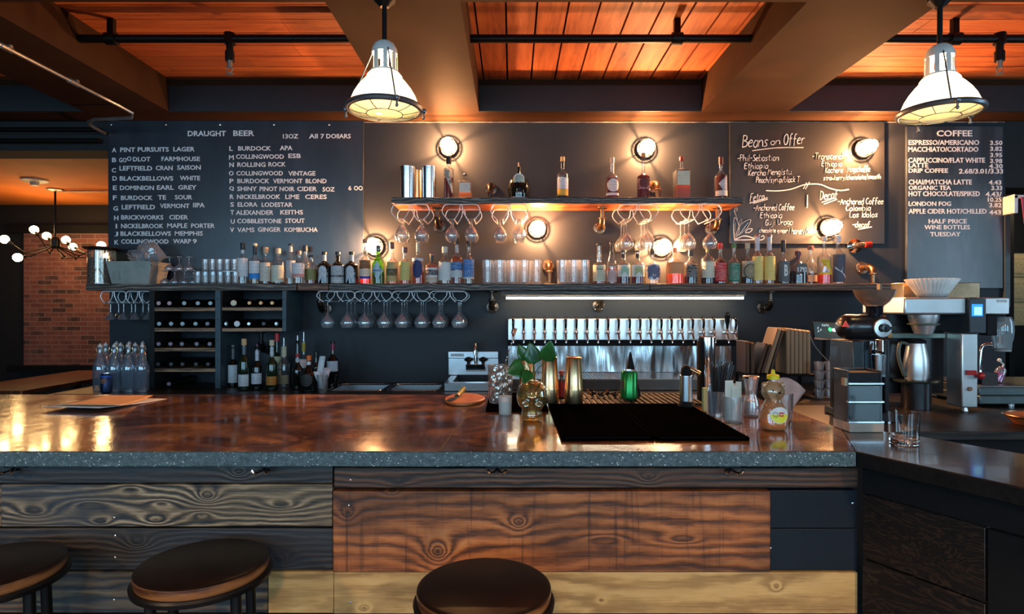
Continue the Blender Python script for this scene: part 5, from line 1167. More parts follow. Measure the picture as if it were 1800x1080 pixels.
# ---------------------------------------------------------------- mats and tray on the bar
t0 = CT+.0006
def mat_g(x0, x1, y0, y1, h=.012):
    g = G().box(x0, x1, y0, y1, t0, t0+h*.55)
    for a, b, c, d in ((x0, x1, y0, y0+.012), (x0, x1, y1-.012, y1), (x0, x0+.012, y0, y1), (x1-.012, x1, y0, y1)): g.box(a, b, c, d, t0, t0+h)
    n = int((x1-x0)/.012)
    for i in range(1, n): g.box(x0+i*(x1-x0)/n-.002, x0+i*(x1-x0)/n+.002, y0+.013, y1-.013, t0+h*.5, t0+h*.85)
    return g
for x0, x1, l in ((.170, .488, 'black ribbed rubber bar mat, left of the two in front'), (.494, .815, 'black ribbed rubber bar mat, right of the two in front')):
    tag(obj('bar_mat', mat_g(x0, x1, 2.05, 2.765), m_rubber), l, 'bar mat')
tag(obj('bar_mat', mat_g(-.115, .160, 2.62, 3.12), m_rubber), 'black rubber bar mat under the copper shakers', 'bar mat')
t = thing('drip_grate', 'slatted drain tray behind the front bar mats carrying the green can', 'drain tray', (.53, 2.95, t0))
obj('tray_base', G().box(.17, .90, 2.775, 3.125, t0, t0+.004), wood('tray_wood', (.05, .022, .010), (.15, .07, .03), (.24, .12, .05), seed=91, burn=.1), t)
g = G()
for i in range(26): x = .175+i*.0283; g.box(x, x+.014, 2.777, 3.123, t0+.0042, t0+.011)
for yy in (2.777, 2.95, 3.11): g.box(.172, .898, yy, yy+.012, t0+.0042, t0+.009)
obj('slat_grille', g, m_matte, t)
zT = t0+.0115
# ---------------------------------------------------------------- papers
t = thing('menu_sheets', 'stack of a kraft menu sheet over white paper on the left of the bar', 'paper menu', (-1.8, 2.75, t0))
def quad(pts, zs, name, mt, par):
    n = 8; vs = []; fs = []
    a, b, c, d = [Vector(p) for p in pts]
    for j in range(n+1):
        for i in range(n+1):
            u, v_ = i/n, j/n; p = a.lerp(b, u).lerp(d.lerp(c, u), v_); vs.append((p.x, p.y, t0+zs(u, v_)))
    for j in range(n):
        for i in range(n): k = j*(n+1)+i; fs.append((k, k+1, k+n+2, k+n+1))
    return obj(name, G().add(vs, fs), mt, par, solid=.0008)
f1 = lambda u, v_: .004+.022*max(0, 1-v_)**2
f2 = lambda u, v_: .0015+.018*max(0, 1-v_)**2
P1 = [(-2.02, 2.66), (-1.78, 2.60), (-1.68, 3.05), (-1.98, 3.10)]
quad([(-2.08, 2.64), (-1.80, 2.60), (-1.72, 2.98), (-2.04, 3.02)], f2, 'white_sheet', M('white_paper', (.78, .80, .84), .6), t)
quad([(-2.03, 2.655), (-1.72, 2.635), (-1.93+.08, 3.08), (-2.14+.02, 3.07)], f1, 'kraft_sheet', M('kraft_paper', (.80, .50, .28), .6), t)
# ---------------------------------------------------------------- leaf board with knife
cx, cy_ = onct(815, 705); cy_ = 2.93; cx = U(814, cy_)
tb = thing('cutting_board', 'orange leaf shaped wooden board on the bar beside the seam', 'cutting board', (cx, cy_, t0))
pl = []
for k in range(40):
    a = 2*PI*k/40; rx = .098*(1+.10*math.cos(a)); pl.append((cx+rx*math.copysign(abs(math.cos(a))**.9, math.cos(a)), cy_+.165*math.copysign(abs(math.sin(a))**1.15, math.sin(a))))
obj('board', G().prism(pl, t0, t0+.014, 'xy'), wood('orange_board_wood', (.30, .07, .02), (.62, .19, .06), (.72, .28, .10), freq=70, amp=3, seed=93, burn=.05, rough=.35), tb, bev=.004)
t = thing('paring_knife', 'small knife with a green handle and dark blade lying on the orange board', 'knife', (cx-.03, 2.85, t0+.015))
zk = t0+.0155
obj('blade', G().prism([(cx-.045, 2.80), (cx-.072, 2.83), (cx-.060, 2.90), (cx-.030, 2.955), (cx-.018, 2.95), (cx-.030, 2.86)], zk, zk+.002, 'xy'), M('dark_blade', (.035, .04, .045), .3, .8), t)
obj('handle', G().tube([(cx-.026, 2.945, zk+.008), (cx-.018, 2.975, zk+.016), (cx-.004, 3.02, zk+.030)], .011, 12, r1=.0135), M('green_handle', (.22, .25, .03), .35), t)
obj('ferrule', G().tube([(cx-.030, 2.93, zk+.006), (cx-.025, 2.948, zk+.009)], .012, 12), m_brass, t)
# ---------------------------------------------------------------- mixing glasses, spoon, candle
def crystal(name):
    t = NT(name); t.n.remove(t.b); v = t.n.new('ShaderNodeTexVoronoi'); t.l.new(t.mapping((1, 1, .6)), v.inputs[0]); v.inputs['Scale'].default_value = 70
    bp = t.n.new('ShaderNodeBump'); bp.inputs['Strength'].default_value = 1; bp.inputs['Distance'].default_value = .01; t.l.new(v.outputs['Distance'], bp.inputs['Height'])
    gl = t.n.new('ShaderNodeBsdfGlossy'); gl.inputs['Roughness'].default_value = .08; t.l.new(bp.outputs[0], gl.inputs['Normal'])
    tr = t.n.new('ShaderNodeBsdfTransparent'); tr.inputs[0].default_value = (.92, .9, .86, 1)
    df = t.n.new('ShaderNodeBsdfDiffuse'); df.inputs[0].default_value = (.75, .7, .65, 1)
    a = t.n.new('ShaderNodeMixShader'); a.inputs[0].default_value = .42; t.l.new(tr.outputs[0], a.inputs[1]); t.l.new(gl.outputs[0], a.inputs[2])
    b = t.n.new('ShaderNodeMixShader'); b.inputs[0].default_value = .10; t.l.new(a.outputs[0], b.inputs[1]); t.l.new(df.outputs[0], b.inputs[2]); t.l.new(b.outputs[0], t.out.inputs[0]); return t.mat
m_cut = crystal('cut_crystal')
zM = t0+.0125
def mixglass(px, y, r, h, lab):
    g = G().lathe([(0, 0), (r*.82, 0), (r*.86, .004), (r*.86, .014), (r*.92, .02), (r, h*.9), (r*1.03, h), (r*.96, h), (r*.84, .026), (0, .022)], (U(px, y), y, zM), 32)
    tag(obj('mixing_glass', g, m_cut), lab, 'mixing glass')
mixglass(875, 2.79, .047, .176, 'cut crystal mixing glass holding the bar spoon'); mixglass(886, 2.93, .044, .155, 'second cut crystal mixing glass standing behind the first')
t = thing('bar_spoon', 'long twisted silver bar spoon leaning in the mixing glass', 'bar spoon', (U(876, 2.79), 2.79, zM+.03))
a, b = Vector((U(871, 2.79), 2.80, zM+.032)), Vector((U(903, 2.86), 2.86, W(590, 2.86))); n = 90; pts = []
ax = (b-a).normalized(); s1 = ax.orthogonal().normalized(); s2 = ax.cross(s1)
for i in range(n+1): ph = i*.9; pts.append(a.lerp(b, i/n)+(s1*math.cos(ph)+s2*math.sin(ph))*.0016)
obj('twisted_shaft', G().tube(pts, .0022, 6), m_chrome, t)
obj('handle_end', G().tube([b, b+ax*.02, b+ax*.035], .005, 10, r1=.0075), M('red_copper_end', (.5, .12, .06), .2, .8), t)
obj('spoon_bowl', G().ball(tuple(a), .013, 14, 8, (1, .4, 1.4)), m_chrome, t)
cxx, cyy = onct(888.5, 722)
t = thing('tealight_glass', 'frosted white candle glass in front of the mixing glasses', 'candle', (cxx, 2.555, t0))
obj('candle_glass', G().lathe([(0, 0), (.025, 0), (.0265, .004), (.0295, .078), (.027, .078), (.0245, .010), (0, .010)], n=32), clearglass('frosted_glass', haze=.45, hazecol=(.85, .85, .80)), t, absolute=False)
obj('wax', G().lathe([(0, .0105), (.024, .0105), (.0262, .060), (0, .058)], n=28), M('wax', (.80, .78, .70), .5), t, absolute=False)
# ---------------------------------------------------------------- skull vase with a leafy cutting
m_skull = clearglass('golden_skull_glass', tint=(.95, .82, .50), edge=(.38, .26, .08), refl=2.6, haze=.05, hazecol=(.8, .65, .3))
vy = 2.42; vx = U(935, vy)
t = thing('skull_vase', 'golden clear glass skull bottle holding a green cutting', 'vase', (vx, vy, t0))
def skull(sc_=1.0):
    pr = [(0, .001), (.030, .0), (.038, .004), (.042, .016), (.0425, .030), (.040, .042), (.044, .052), (.053, .062), (.0585, .074), (.0615, .088), (.062, .104), (.0595, .122), (.053, .138), (.042, .151), (.028, .159), (.014, .162), (0, .163)]
    rr = []; 
    for (a, b), (c, d) in zip(pr, pr[1:]):
        for k in range(3): rr.append((a+(c-a)*k/3, b+(d-b)*k/3))
    g = G().lathe(rr+[pr[-1]], n=72); out = []
    for x, y, z in g.v:
        if y > 0 and z > .05: y *= 1.12
        fr = max(0., -y/.06)
        for ex, ez, w_, dp in ((-.024, .083, .013, .020), (.024, .083, .013, .020), (0, .060, .008, .010)):
            y += fr*dp*math.exp(-((x-ex)**2+(z-ez)**2)/(w_*w_))
        if y < 0:
            y -= .006*math.exp(-((abs(x)-.034)**2+(z-.062)**2)/.00012)           # cheek bones
            y -= .005*math.exp(-((z-.100)**2)/.00006)*fr                          # brow
            if .022 < z < .048: y += .0018*math.sin(x*420)*fr                      # teeth
            if abs(z-.035) < .0035: y += .003*fr
        out.append((x*sc_, y*sc_, z*sc_))
    g.v = out; return g
obj('skull_glass', skull(), m_skull, t, absolute=False)
obj('inner_glass', skull(.88).xform(Matrix.Translation((0, 0, .010))), m_skull, t, absolute=False)
obj('bottle_neck', G().lathe([(.016, .150), (.014, .165), (.015, .183), (.0175, .186), (.0175, .192), (.0135, .192), (.012, .168), (.0145, .152)], n=24), m_skull, t, absolute=False)
m_leaf = NT('glossy_leaf'); m_leaf.set(col=m_leaf.ramp(m_leaf.noise(14), [(.35, (.012, .085, .015)), (.62, (.03, .17, .03)), (.8, (.20, .30, .04))]), rough=.3, coat=.3); m_leaf = m_leaf.mat
plc = thing('leafy_cutting', 'green heart leaved plant cutting standing in the skull vase', 'plant', (vx, vy, t0+.15))
def leaf(base, tip, wd, par, droop=.2, nrm=(0, -1, .3)):
    b, tp = Vector(base), Vector(tip); ax_ = tp-b; N_ = Vector(nrm).normalized(); sd = ax_.cross(N_).normalized(); N_ = sd.cross(ax_).normalized(); n = 10; vs = []; fs = []
    for i in range(n+1):
        u = i/n; w_ = wd*(math.sin(PI*min(1, u**.62))**.8) if 0 < u < 1 else 0
        c = b+ax_*u+N_*(-droop*ax_.length*(u*u))*.5
        for s_ in (-1, -.5, 0, .5, 1): vs.append(tuple(c+sd*w_*s_+N_*abs(s_)*w_*.25))
    for i in range(n):
        for j in range(4): fs.append((i*5+j, i*5+j+1, i*5+5+j+1, i*5+5+j))
    obj('leaf', G().add(vs, fs), m_leaf, par, solid=.0006)
def PP(px, py, y): return (U(px, y), y, W(py, y))
top = (vx, vy, t0+.17)
stems = [(PP(940, 640, 2.46), PP(931, 602, 2.45), .036), (PP(960, 636, 2.40), PP(968, 600, 2.36), .034), (PP(922, 646, 2.40), PP(893, 655, 2.36), .040), (PP(932, 652, 2.38), PP(920, 674, 2.33), .024), (PP(925, 634, 2.50), PP(912, 606, 2.50), .028)]
for i, (b_, tp, wd) in enumerate(stems):
    obj('stem', G().tube(smooth3([(vx, vy, t0+.10), top, ((top[0]+b_[0])/2, (top[1]+b_[1])/2, max(top[2], b_[2])*.5+min(top[2], b_[2])*.5+.01), b_]), .0016, 6), m_leaf, plc)
    leaf(b_, tp, wd, plc)
# ---------------------------------------------------------------- copper shakers
def shaker(px, y, lab, h=.214):
    t = thing('cocktail_shaker', lab, 'cocktail shaker', (U(px, y), y, zM)); r = .0435
    obj('bottom_tin', G().lathe([(0, 0), (r*.97, 0), (r, .003), (r*.97, .064), (0, .064)], n=44), m_copper, t, absolute=False)
    obj('top_tin', G().lathe([(0, .0645), (r*.985, .0645), (r*.985, .068), (r*.95, .072), (r*.80, h-.006), (r*.83, h-.003), (r*.80, h), (r*.74, h-.002), (0, h-.006)], n=44), m_copper, t, absolute=False)
shaker(966, 2.80, 'tall copper cocktail shaker directly behind the skull vase'); shaker(1008.5, 2.78, 'tall copper cocktail shaker standing alone right of the skull vase'); shaker(927, 2.98, 'tall copper cocktail shaker hidden behind the leaves', .22)
bottle('bitters_bottle', 'small bottle with a red label between two copper shakers', U(987, 2.92), 2.92, zM, .135, .016, glass=m_darkglass, labels=[('band', .05, .6, (.55, .03, .02))], cap=(.6, .06, .04), caph=.02, nr=.008)
# ---------------------------------------------------------------- can, cone, pourers, torch, column
cx, cyy = U(1106, 2.90), 2.90
t = thing('drink_can', 'green drink can with dark oval emblems on the drain tray', 'can', (cx, cyy, zT)); r, h = .0405, .142
m_can = M('green_can', (.02, .28, .06), .22, .6, var=.1)
obj('can_body', G().lathe([(0, .004), (r*.72, 0), (r*.8, .002), (r, .012), (r, h-.014), (r*.82, h-.002), (r*.80, h-.002)], n=40), m_can, t, absolute=False)
obj('can_lid', G().lathe([(r*.84, h-.003), (r*.84, h), (r*.79, h), (r*.77, h-.005), (0, h-.005)], n=40), m_steel, t, absolute=False)
obj('tab', G().box(-.008, .008, -.016, .006, h-.0045, h-.003), m_steel, t, absolute=False, bev=.001)
g = G()
for a in (-PI*.86, -PI*.12):
    shp = [(math.cos(q)*.014, math.sin(q)*.024) for q in [2*PI*k/20 for k in range(20)]]; vs = [((r+.0006)*math.cos(a), (r+.0006)*math.sin(a), h*.52)]
    for x_, z_ in shp: aa = a+x_/r; vs.append(((r+.0006)*math.cos(aa), (r+.0006)*math.sin(aa), h*.52+z_))
    g.add(vs, [(0, 1+i, 1+(i+1) % 20) for i in range(20)])
obj('emblem', g, M('dark_emblem', (.06, .05, .045), .4, var=.5, vs=200), t, absolute=False)
yy = 3.03; t = thing('cone_funnel', 'matte black pointed cone standing behind the green can', 'cone', (U(1108, yy), yy, zT))
obj('cone', G().lathe([(0, 0), (.062, 0), (.062, .004), (.006, .215), (0, .222)], n=4, a0=PI/4, a1=2*PI+PI/4), m_matte, t, absolute=False)
def pourer(px, y, rz, lab):
    t = thing('bottle_pourer', lab, 'pourer', (U(px, y), y, zT), rz)
    obj('stopper', G().lathe([(0, 0), (.009, .0), (.011, .008), (.009, .014), (.011, .022), (.0125, .026), (0, .027)], (-.014, 0, .0128), 14, 'x'), m_matte, t, absolute=False)
    obj('spout', G().tube([(.012, 0, .013), (.028, 0, .016), (.045, 0, .026), (.056, 0, .036)], .0045, 10, r1=.003), m_copper, t, absolute=False)
    obj('air_tube', G().tube([(-.014, 0, .013), (-.03, 0, .010)], .0035, 8), m_chrome, t, absolute=False)
for i, (px, y, rz) in enumerate(((1043, 3.02, 4.0), (1056, 2.98, 5.2), (1067, 3.03, 4.5), (1080, 2.99, 5.0))):
    pourer(px, y, rz, 'steel and black bottle pourer lying on the drain tray, %s from left' % ORD[i])
yy = 2.70; t = thing('kitchen_torch', 'silver ribbed torch with black head and copper nozzle beside the steel column', 'torch', (U(1206, yy), yy, t0+.0125 if False else t0))
t.location.z = t0+.0105; t['_o'] = (0, 0, 0); r = .029
obj('torch_foot', G().lathe([(0, 0), (r*1.25, 0), (r*1.3, .004), (r*1.1, .014), (r*.95, .022), (0, .022)], n=32), m_matte, t, absolute=False)
g = [(0, .0225)]+[(r*(1 if k % 2 else .965), .0225+k*.0042) for k in range(29)]+[(0, .0225+28*.0042)]
obj('canister', G().lathe(g, n=36), m_steelb, t, absolute=False)
obj('torch_head', G().lathe([(0, .141), (r*.8, .141), (r*.82, .16), (r*.7, .175), (r*.3, .185), (0, .185)], n=24), m_matte, t, absolute=False)
obj('nozzle', G().tube([(.0, 0, .170), (.02, -.004, .168), (.052, -.01, .150)], .010, 14).tube([(.045, -.009, .154), (.058, -.011, .147)], .013, 14), m_copper, t, absolute=False)
yy = 2.97; t = thing('steel_column', 'tall polished steel cylinder standing on the drain tray by the straws', 'column', (U(1242, yy), yy, t0))
hC_ = W(588, yy)-t0-.011
obj('cylinder', G().lathe([(0, 0), (.042, 0), (.042, hC_-.003), (.039, hC_), (0, hC_)], (U(1242, yy), yy, t0+.0115 if False else t0), 40), m_chrome, t)
obj('black_sleeve', G().lathe([(.046, .0), (.046, hC_*.93), (.0425, hC_*.93), (.0425, .0)], (U(1242, yy), yy, t0), 20, a0=PI*.85, a1=PI*1.32), m_matte, t)
# ---------------------------------------------------------------- straws, cards, jars, honey
def glass_only(px, y, r, h, t, rb=None, mt=None, z=t0):
    obj('glass', G().lathe([(0, 0), (rb or r*.85, 0), ((rb or r*.85)+.002, .004), (r, h), (r-.0025, h), ((rb or r*.85)-.001, .012), (0, .011)], (U(px, y), y, z), 28), mt or m_clearhz, t)
yy = 2.52; t = thing('straw_glass', 'glass packed with thin black straws', 'straw glass', (U(1259, yy), yy, t0))
glass_only(1259, yy, .036, .105, t)
random.seed(5); bx, bz = U(1259, yy), t0+.014
stm = M('black_straw', (.008, .008, .009), .35)
for i in range(34):
    a = random.uniform(0, 2*PI); q = random.uniform(0, 1)**.5; c, s_ = math.cos(a)*q, math.sin(a)*q
    obj('straw', G().tube([(bx+.018*c, yy+.018*s_, bz), (bx+.066*c+.010, yy+.05*s_, bz+.205+random.uniform(-.012, .012))], .0027, 6), stm, t)
yy = 2.38; t = thing('card_glass', 'glass holding folded cream cards beside the straws', 'glass', (U(1288, yy), yy, t0))
glass_only(1288, yy, .044, .105, t)
m_card = M('cream_card', (.72, .74, .64), .7)
gx = U(1288, yy)
for dx, dy, w_, h_, rz in ((-.018, -.010, .036, .155, .25), (.006, -.016, .030, .135, -.25), (.022, -.004, .022, .150, -.7), (.012, .014, .030, .14, .1)):
    obj('card', G().box(gx+dx-w_/2, gx+dx+w_/2, yy+dy-.001, yy+dy+.001, t0+.0125, t0+.0125+h_, rz=rz, about=(gx+dx, yy+dy)), m_card, t)
yy = 2.62
tag(obj('tea_carton', G().box(U(1235, yy), U(1243.5, yy), yy-.012, yy+.012, t0, W(682, yy)), M('yellow_green_card', (.55, .60, .25), .6), bev=.001), 'narrow yellow green carton beside the white bottle', 'carton')
t = thing('white_bottle', 'small white bottle with a wire clasp between the carton and the straws', 'bottle', (U(1250, 2.56), 2.56, t0))
obj('bottle_body', G().lathe([(0, 0), (.018, 0), (.019, .01), (.0165, .09), (.012, .115), (.012, .128), (0, .128)], n=24), M('milk_glass', (.70, .70, .74), .25), t, absolute=False)
obj('wire_clasp', G().tube([(-.013, -.01, .12), (-.020, -.014, .08), (.0, -.023, .045), (.02, -.014, .08), (.013, -.01, .12)], .001, 6), m_steel, t, absolute=False)
yy = 2.52; t = thing('salt_jar', 'hourglass shaped clear jar with white powder and steel top', 'jar', (U(1320, yy), yy, t0)); H_ = W(661, yy)-t0
obj('jar_glass', G().lathe([(0, 0), (.030, 0), (.033, .006), (.034, H_*.22), (.030, H_*.38), (.022, H_*.52), (.024, H_*.66), (.031, H_*.92), (.031, H_*.93), (.0295, H_*.93), (.0225, H_*.66), (.0205, H_*.52), (.0285, H_*.38), (.032, H_*.22), (.030, .008), (0, .007)], n=32), m_clearhz, t, absolute=False)
obj('powder', G().lathe([(0, H_*.20), (.0315, H_*.20), (.0312, H_*.25), (.0283, H_*.385), (0, H_*.40)], n=28), M('white_powder', (.8, .8, .82), .8), t, absolute=False)
obj('steel_base', G().lathe([(0, .008), (.0298, .008), (.0312, H_*.18), (0, H_*.185)], n=28), M('pale_wax', (.62, .62, .64), .4), t, absolute=False)
obj('lid', G().lathe([(0, H_*.935), (.033, H_*.935), (.034, H_*.99), (.031, H_), (0, H_)], n=32), m_steel, t, absolute=False)
yy = 2.24; hx_, hh = U(1359, yy), W(650, yy)-t0
t = thing('honey_bottle', 'bear shaped honey bottle with a yellow cap and yellow label on the bar', 'honey bottle', (hx_, yy, t0))
m_bear = clearglass('bear_plastic', tint=(.95, .88, .72), edge=(.50, .38, .22), haze=.14, refl=2, hazecol=(.80, .62, .34))
HH = hh
def bear(scale=1, lo=-1, hi=9):
    prof = [(0, 0), (.036, .0), (.046, .006), (.052, .022), (.0535, .036), (.051, .054), (.047, .072), (.043, .088), (.037, .100), (.031, .112), (.029, .120), (.033, .127), (.0405, .140), (.0425, .152), (.040, .166), (.030, .180), (.019, .187), (.0165, .190), (.0165, .200), (0, .200)]
    k = (HH-.036)/.200
    pr = [(r*scale*1.0, z*k) for r, z in prof if lo <= z <= hi]
    return pr, k
pr, kk = bear()
g = G().lathe(pr, n=48, sy=.82)
for i, (x, y, z) in enumerate(g.v):       # snout, paws and feet pushed out of the body
    for cx_, cz_, rr, dp in ((0.004, .150, .016, .012), (-.030, .085, .014, .008), (.030, .085, .014, .008), (-.026, .016, .018, .006), (.026, .016, .018, .006)):
        if y < 0: 
            d2 = (x-cx_)**2+(z-cz_*kk)**2; y2 = dp*math.exp(-d2/(rr*rr*.6)); x, y, z = x, y-y2, z
    g.v[i] = (x, y, z)
o_ = obj('bear_body', g, m_bear, t, absolute=False)
for s_ in (-1, 1): obj('ear', G().ball((s_*.032, 0, .176*kk), .0125, 14, 10, (1, .7, 1)), m_bear, t, absolute=False)
for s_ in (-1, 1): obj('eye', G().ball((s_*.0145, -.0325, .1585*kk), .0032, 10, 8), m_matte, t, absolute=False)
obj('nose', G().ball((.004, -.0465, .152*kk), .0042, 10, 8, (1.3, .7, 1)), m_matte, t, absolute=False)
pl_ = [(0, .002), (.034, .002), (.0435, .008), (.0495, .022), (.051, .034), (0, .036)]
obj('honey', G().lathe([(r*.985, z*kk) for r, z in pl_], n=40, sy=.82), M('honey', (.95, .20, .02), .25, var=.2, vs=60, trans=.0, emit=(0, 0, 0)), t, absolute=False)
obj('cap', G().lathe([(0, .2005*kk), (.022, .2005*kk), (.0225, .2005*kk+.013), (.020, .2005*kk+.016), (.008, .2005*kk+.018), (.0055, .2005*kk+.034), (.004, .2005*kk+.036), (0, .2005*kk+.036)], n=28), M('yellow_cap', (.88, .68, .02), .3), t, absolute=False)
g = G(); nseg = 24; zc = .070*kk; R_ = .052
def onb(x_, z_, off):
    f = max(0.02, 1-(x_/R_)**2)**.5; return (x_, -(R_*.82*f)*(1-.10*max(0, (z_-.06)/.04))-off-.002, z_)
def oval(cx_, cz_, ra, rb, off, n=28, half=0):
    vs = [onb(cx_, cz_, off)]+[onb(cx_+ra*math.cos(2*PI*k/n), cz_+rb*math.sin(2*PI*k/n), off) for k in range(n)]
    return G().add(vs, [(0, 1+i, 1+(i+1) % n) for i in range(n)])
obj('label', oval(.006, .064*kk, .036, .030, .0012), PM((.82, .80, .74)), t, absolute=False)
vs = [onb(.006, .066*kk, .002)]+[onb(.006+.034*math.cos(PI+PI*k/16), .066*kk+.030*math.sin(PI+PI*k/16), .002) for k in range(17)]
obj('label', G().add(vs, [(0, 1+i, 2+i) for i in range(16)]), PM((.85, .80, .03)), t, absolute=False)
g = G(); text_g(g, 'Billy', .002, .024, .0, .009, 0, .0003, .04)
for i, (x_, y_, z_) in enumerate(g.v): g.v[i] = onb(x_, z_+.072*kk, .0028-y_)
text2 = G(); text_g(text2, 'Bee', .002, .020, .0, .008, 0, .0003, .04)
for i, (x_, y_, z_) in enumerate(text2.v): text2.v[i] = onb(x_, z_+.0635*kk, .0028-y_)
g.add(text2.v, text2.f)
obj('label_word', g, PM((.75, .04, .02)), t, absolute=False, smooth=False)
g = G(); ptsc = [onb(-.010+.008*math.cos(2*PI*k/20), .066*kk+.010*math.sin(2*PI*k/20), .003) for k in range(20)]
g.tube(ptsc, .0006, 5, closed=True); g.tube([onb(-.014, .063*kk, .003), onb(-.010, .061*kk, .003), onb(-.006, .063*kk, .003)], .0006, 5)
obj('label_drawing', g, m_matte, t, absolute=False)
yy = 2.42; t = thing('napkin_glass', 'glass with a pale pink napkin spread from it behind the honey bottle', 'glass', (U(1378, yy), yy, t0))
glass_only(1378, yy, .036, .110, t, mt=m_clear)
g = G(); cxn = U(1376, yy); vs = []; n = 14
for j in range(7):
    for i in range(n+1):
        u = i/n; v_ = j/6; sp = .014+.075*v_; x_ = cxn+(u-.45)*2*sp; vs.append((x_, yy+.008*math.sin(u*12+v_*2)*(.3+v_), t0+.02+.13*v_+.022*math.sin(u*PI)*v_-.03*v_*max(0, u-.6)*2.5))
fs = [(j*(n+1)+i, j*(n+1)+i+1, (j+1)*(n+1)+i+1, (j+1)*(n+1)+i) for j in range(6) for i in range(n)]
obj('napkin', G().add(vs, fs), M('pink_napkin', (.62, .42, .38), .8), t, solid=.001)
# whisky tumbler on the wing
cxx, cyy = U(1589, 2.005), 2.005
m_real = NT('thick_glass'); m_real.set(col=(1, 1, 1), rough=.01, trans=1, ior=1.47); m_real = m_real.mat
g = G().lathe([(0, .0), (.040, 0), (.043, .003), (.0465, .108), (.0445, .109), (.0415, .022), (.030, .016), (0, .018)], (cxx, cyy, t0), 12 if False else 40)
tag(obj('rocks_glass', g, m_real), 'empty thick based rocks glass on the bar wing', 'glass')
# ---------------------------------------------------------------- back counter and sinks
m_bc = M('dark_counter_laminate', (.020, .017, .016), .4, var=.2)
m_dwood = wood('dark_stained_wood', (.008, .006, .005), (.03, .019, .013), (.07, .045, .03), freq=120, amp=4, seed=95, rough=.4)
t = thing('back_counter', 'dark back counter running along the wall behind the bar', 'counter', (-.7, 4.3, 0))
g = G()
# counter top with two basin openings
bas = [(U(588, 4.25), U(676, 4.25)), (U(688, 4.25), U(772, 4.25))]
xs = [-3.05, bas[0][0], bas[0][1], bas[1][0], bas[1][1], 1.50]
y0, y1, b0, b1 = 3.98, 4.597, 4.10, 4.45
for a, b, hole in zip(xs, xs[1:], (0, 1, 0, 1, 0)):
    if hole: g.box(a, b, y0, b0, BCZ-.04, BCZ).box(a, b, b1, y1, BCZ-.04, BCZ)
    else: g.box(a, b, y0, y1, BCZ-.04, BCZ)
obj('counter_top', g, m_bc, t)
obj('cabinet_body', G().box(-3.03, 1.49, 4.02, 4.59, 0, .70), m_matte, t)
for i, (a, b) in enumerate(bas):
    t = thing('sink_basin', 'recessed steel sink basin with a curved rim, %s one of the pair' % ['left', 'right'][i], 'sink', ((a+b)/2, 4.27, BCZ-.2))
    e = .001
    g = G().box(a+e, b-e, b0+e, b1-e, BCZ-.20, BCZ-.19).box(a+e, a+.006, b0+e, b1-e, BCZ-.19, BCZ-.001).box(b-.006, b-e, b0+e, b1-e, BCZ-.19, BCZ-.001).box(a+.006, b-.006, b0+e, b0+.006, BCZ-.19, BCZ-.001).box(a+.006, b-.006, b1-.006, b1-e, BCZ-.19, BCZ-.001)
    obj('bowl', g, m_steelb, t)
    rp = []
    for cx_, cy_, a0 in ((b-.05, b1-.05, 0), (a+.05, b1-.05, 1), (a+.05, b0+.05, 2), (b-.05, b0+.05, 3)):
        for k in range(6): q = (a0+k/5)*PI/2; rp.append((cx_+.06*math.cos(q), cy_+.06*math.sin(q), BCZ+.006))
    obj('rim', G().tube(rp, .0055, 8, closed=True), m_steel, t)
t = thing('hand_sink', 'small steel hand sink with a tall backsplash on the back counter', 'sink', (U(828, 4.4), 4.35, BCZ+.0006))
xa, xb = U(788, 4.56), U(876, 4.56)
obj('backsplash', G().box(xa, xb, 4.56, 4.597, BCZ+.06, W(630, 4.56)).box(xa, xb, 4.545, 4.597, W(630, 4.56)+.0005, W(618, 4.56)), m_steelb, t, bev=.003)
obj('maker_plate', G().box(xa+.02, xa+.12, 4.5435, 4.5448, W(627, 4.54), W(622, 4.54)), LM((.55, .58, .6), (INK, .9)), t)
fa, fb = U(782, 4.15), U(880, 4.15)
g = G().box(fa, fb, 4.10, 4.16, BCZ+.001, BCZ+.058).box(fa, fa+.05, 4.16, 4.558, BCZ+.001, BCZ+.058).box(fb-.05, fb, 4.16, 4.558, BCZ+.001, BCZ+.058).box(fa+.05, fb-.05, 4.16, 4.558, BCZ+.001, BCZ+.012)
obj('bowl', g, m_steelb, t, bev=.004)
fx = U(836, 4.5)
ft = thing('sink_faucet', 'dark chrome faucet with two round handles over the hand sink', 'faucet', (fx, 4.53, W(648, 4.53)))
obj('deck_plate', G().box(fx-.075, fx+.075, 4.50, 4.5445, W(652, 4.53), W(640, 4.53)), m_chrome, ft, bev=.004)
for s_ in (-1, 1):
    h_ = obj('handle', G().cyl((fx+s_*.055, 4.52, W(640, 4.53)), .012, .035, 12).ball((fx+s_*.055, 4.515, W(634, 4.53)+.008), .026, 16, 10, (1, 1, .8)), m_pipe, ft)
    g = G()
    for k in range(5): a = 2*PI*k/5; g.ball((fx+s_*.055+.026*math.cos(a), 4.515+.026*math.sin(a), W(634, 4.53)+.008), .010, 10, 6)
    obj('handle_lobe', g, m_pipe, h_)
obj('spout', G().tube(smooth3([(fx, 4.525, W(640, 4.53)), (fx, 4.525, W(610, 4.53)), (fx, 4.50, W(602, 4.53)), (fx, 4.44, W(602, 4.53)), (fx, 4.41, W(612, 4.5)), (fx, 4.405, W(622, 4.5))]), .013, 12), m_chrome, ft)
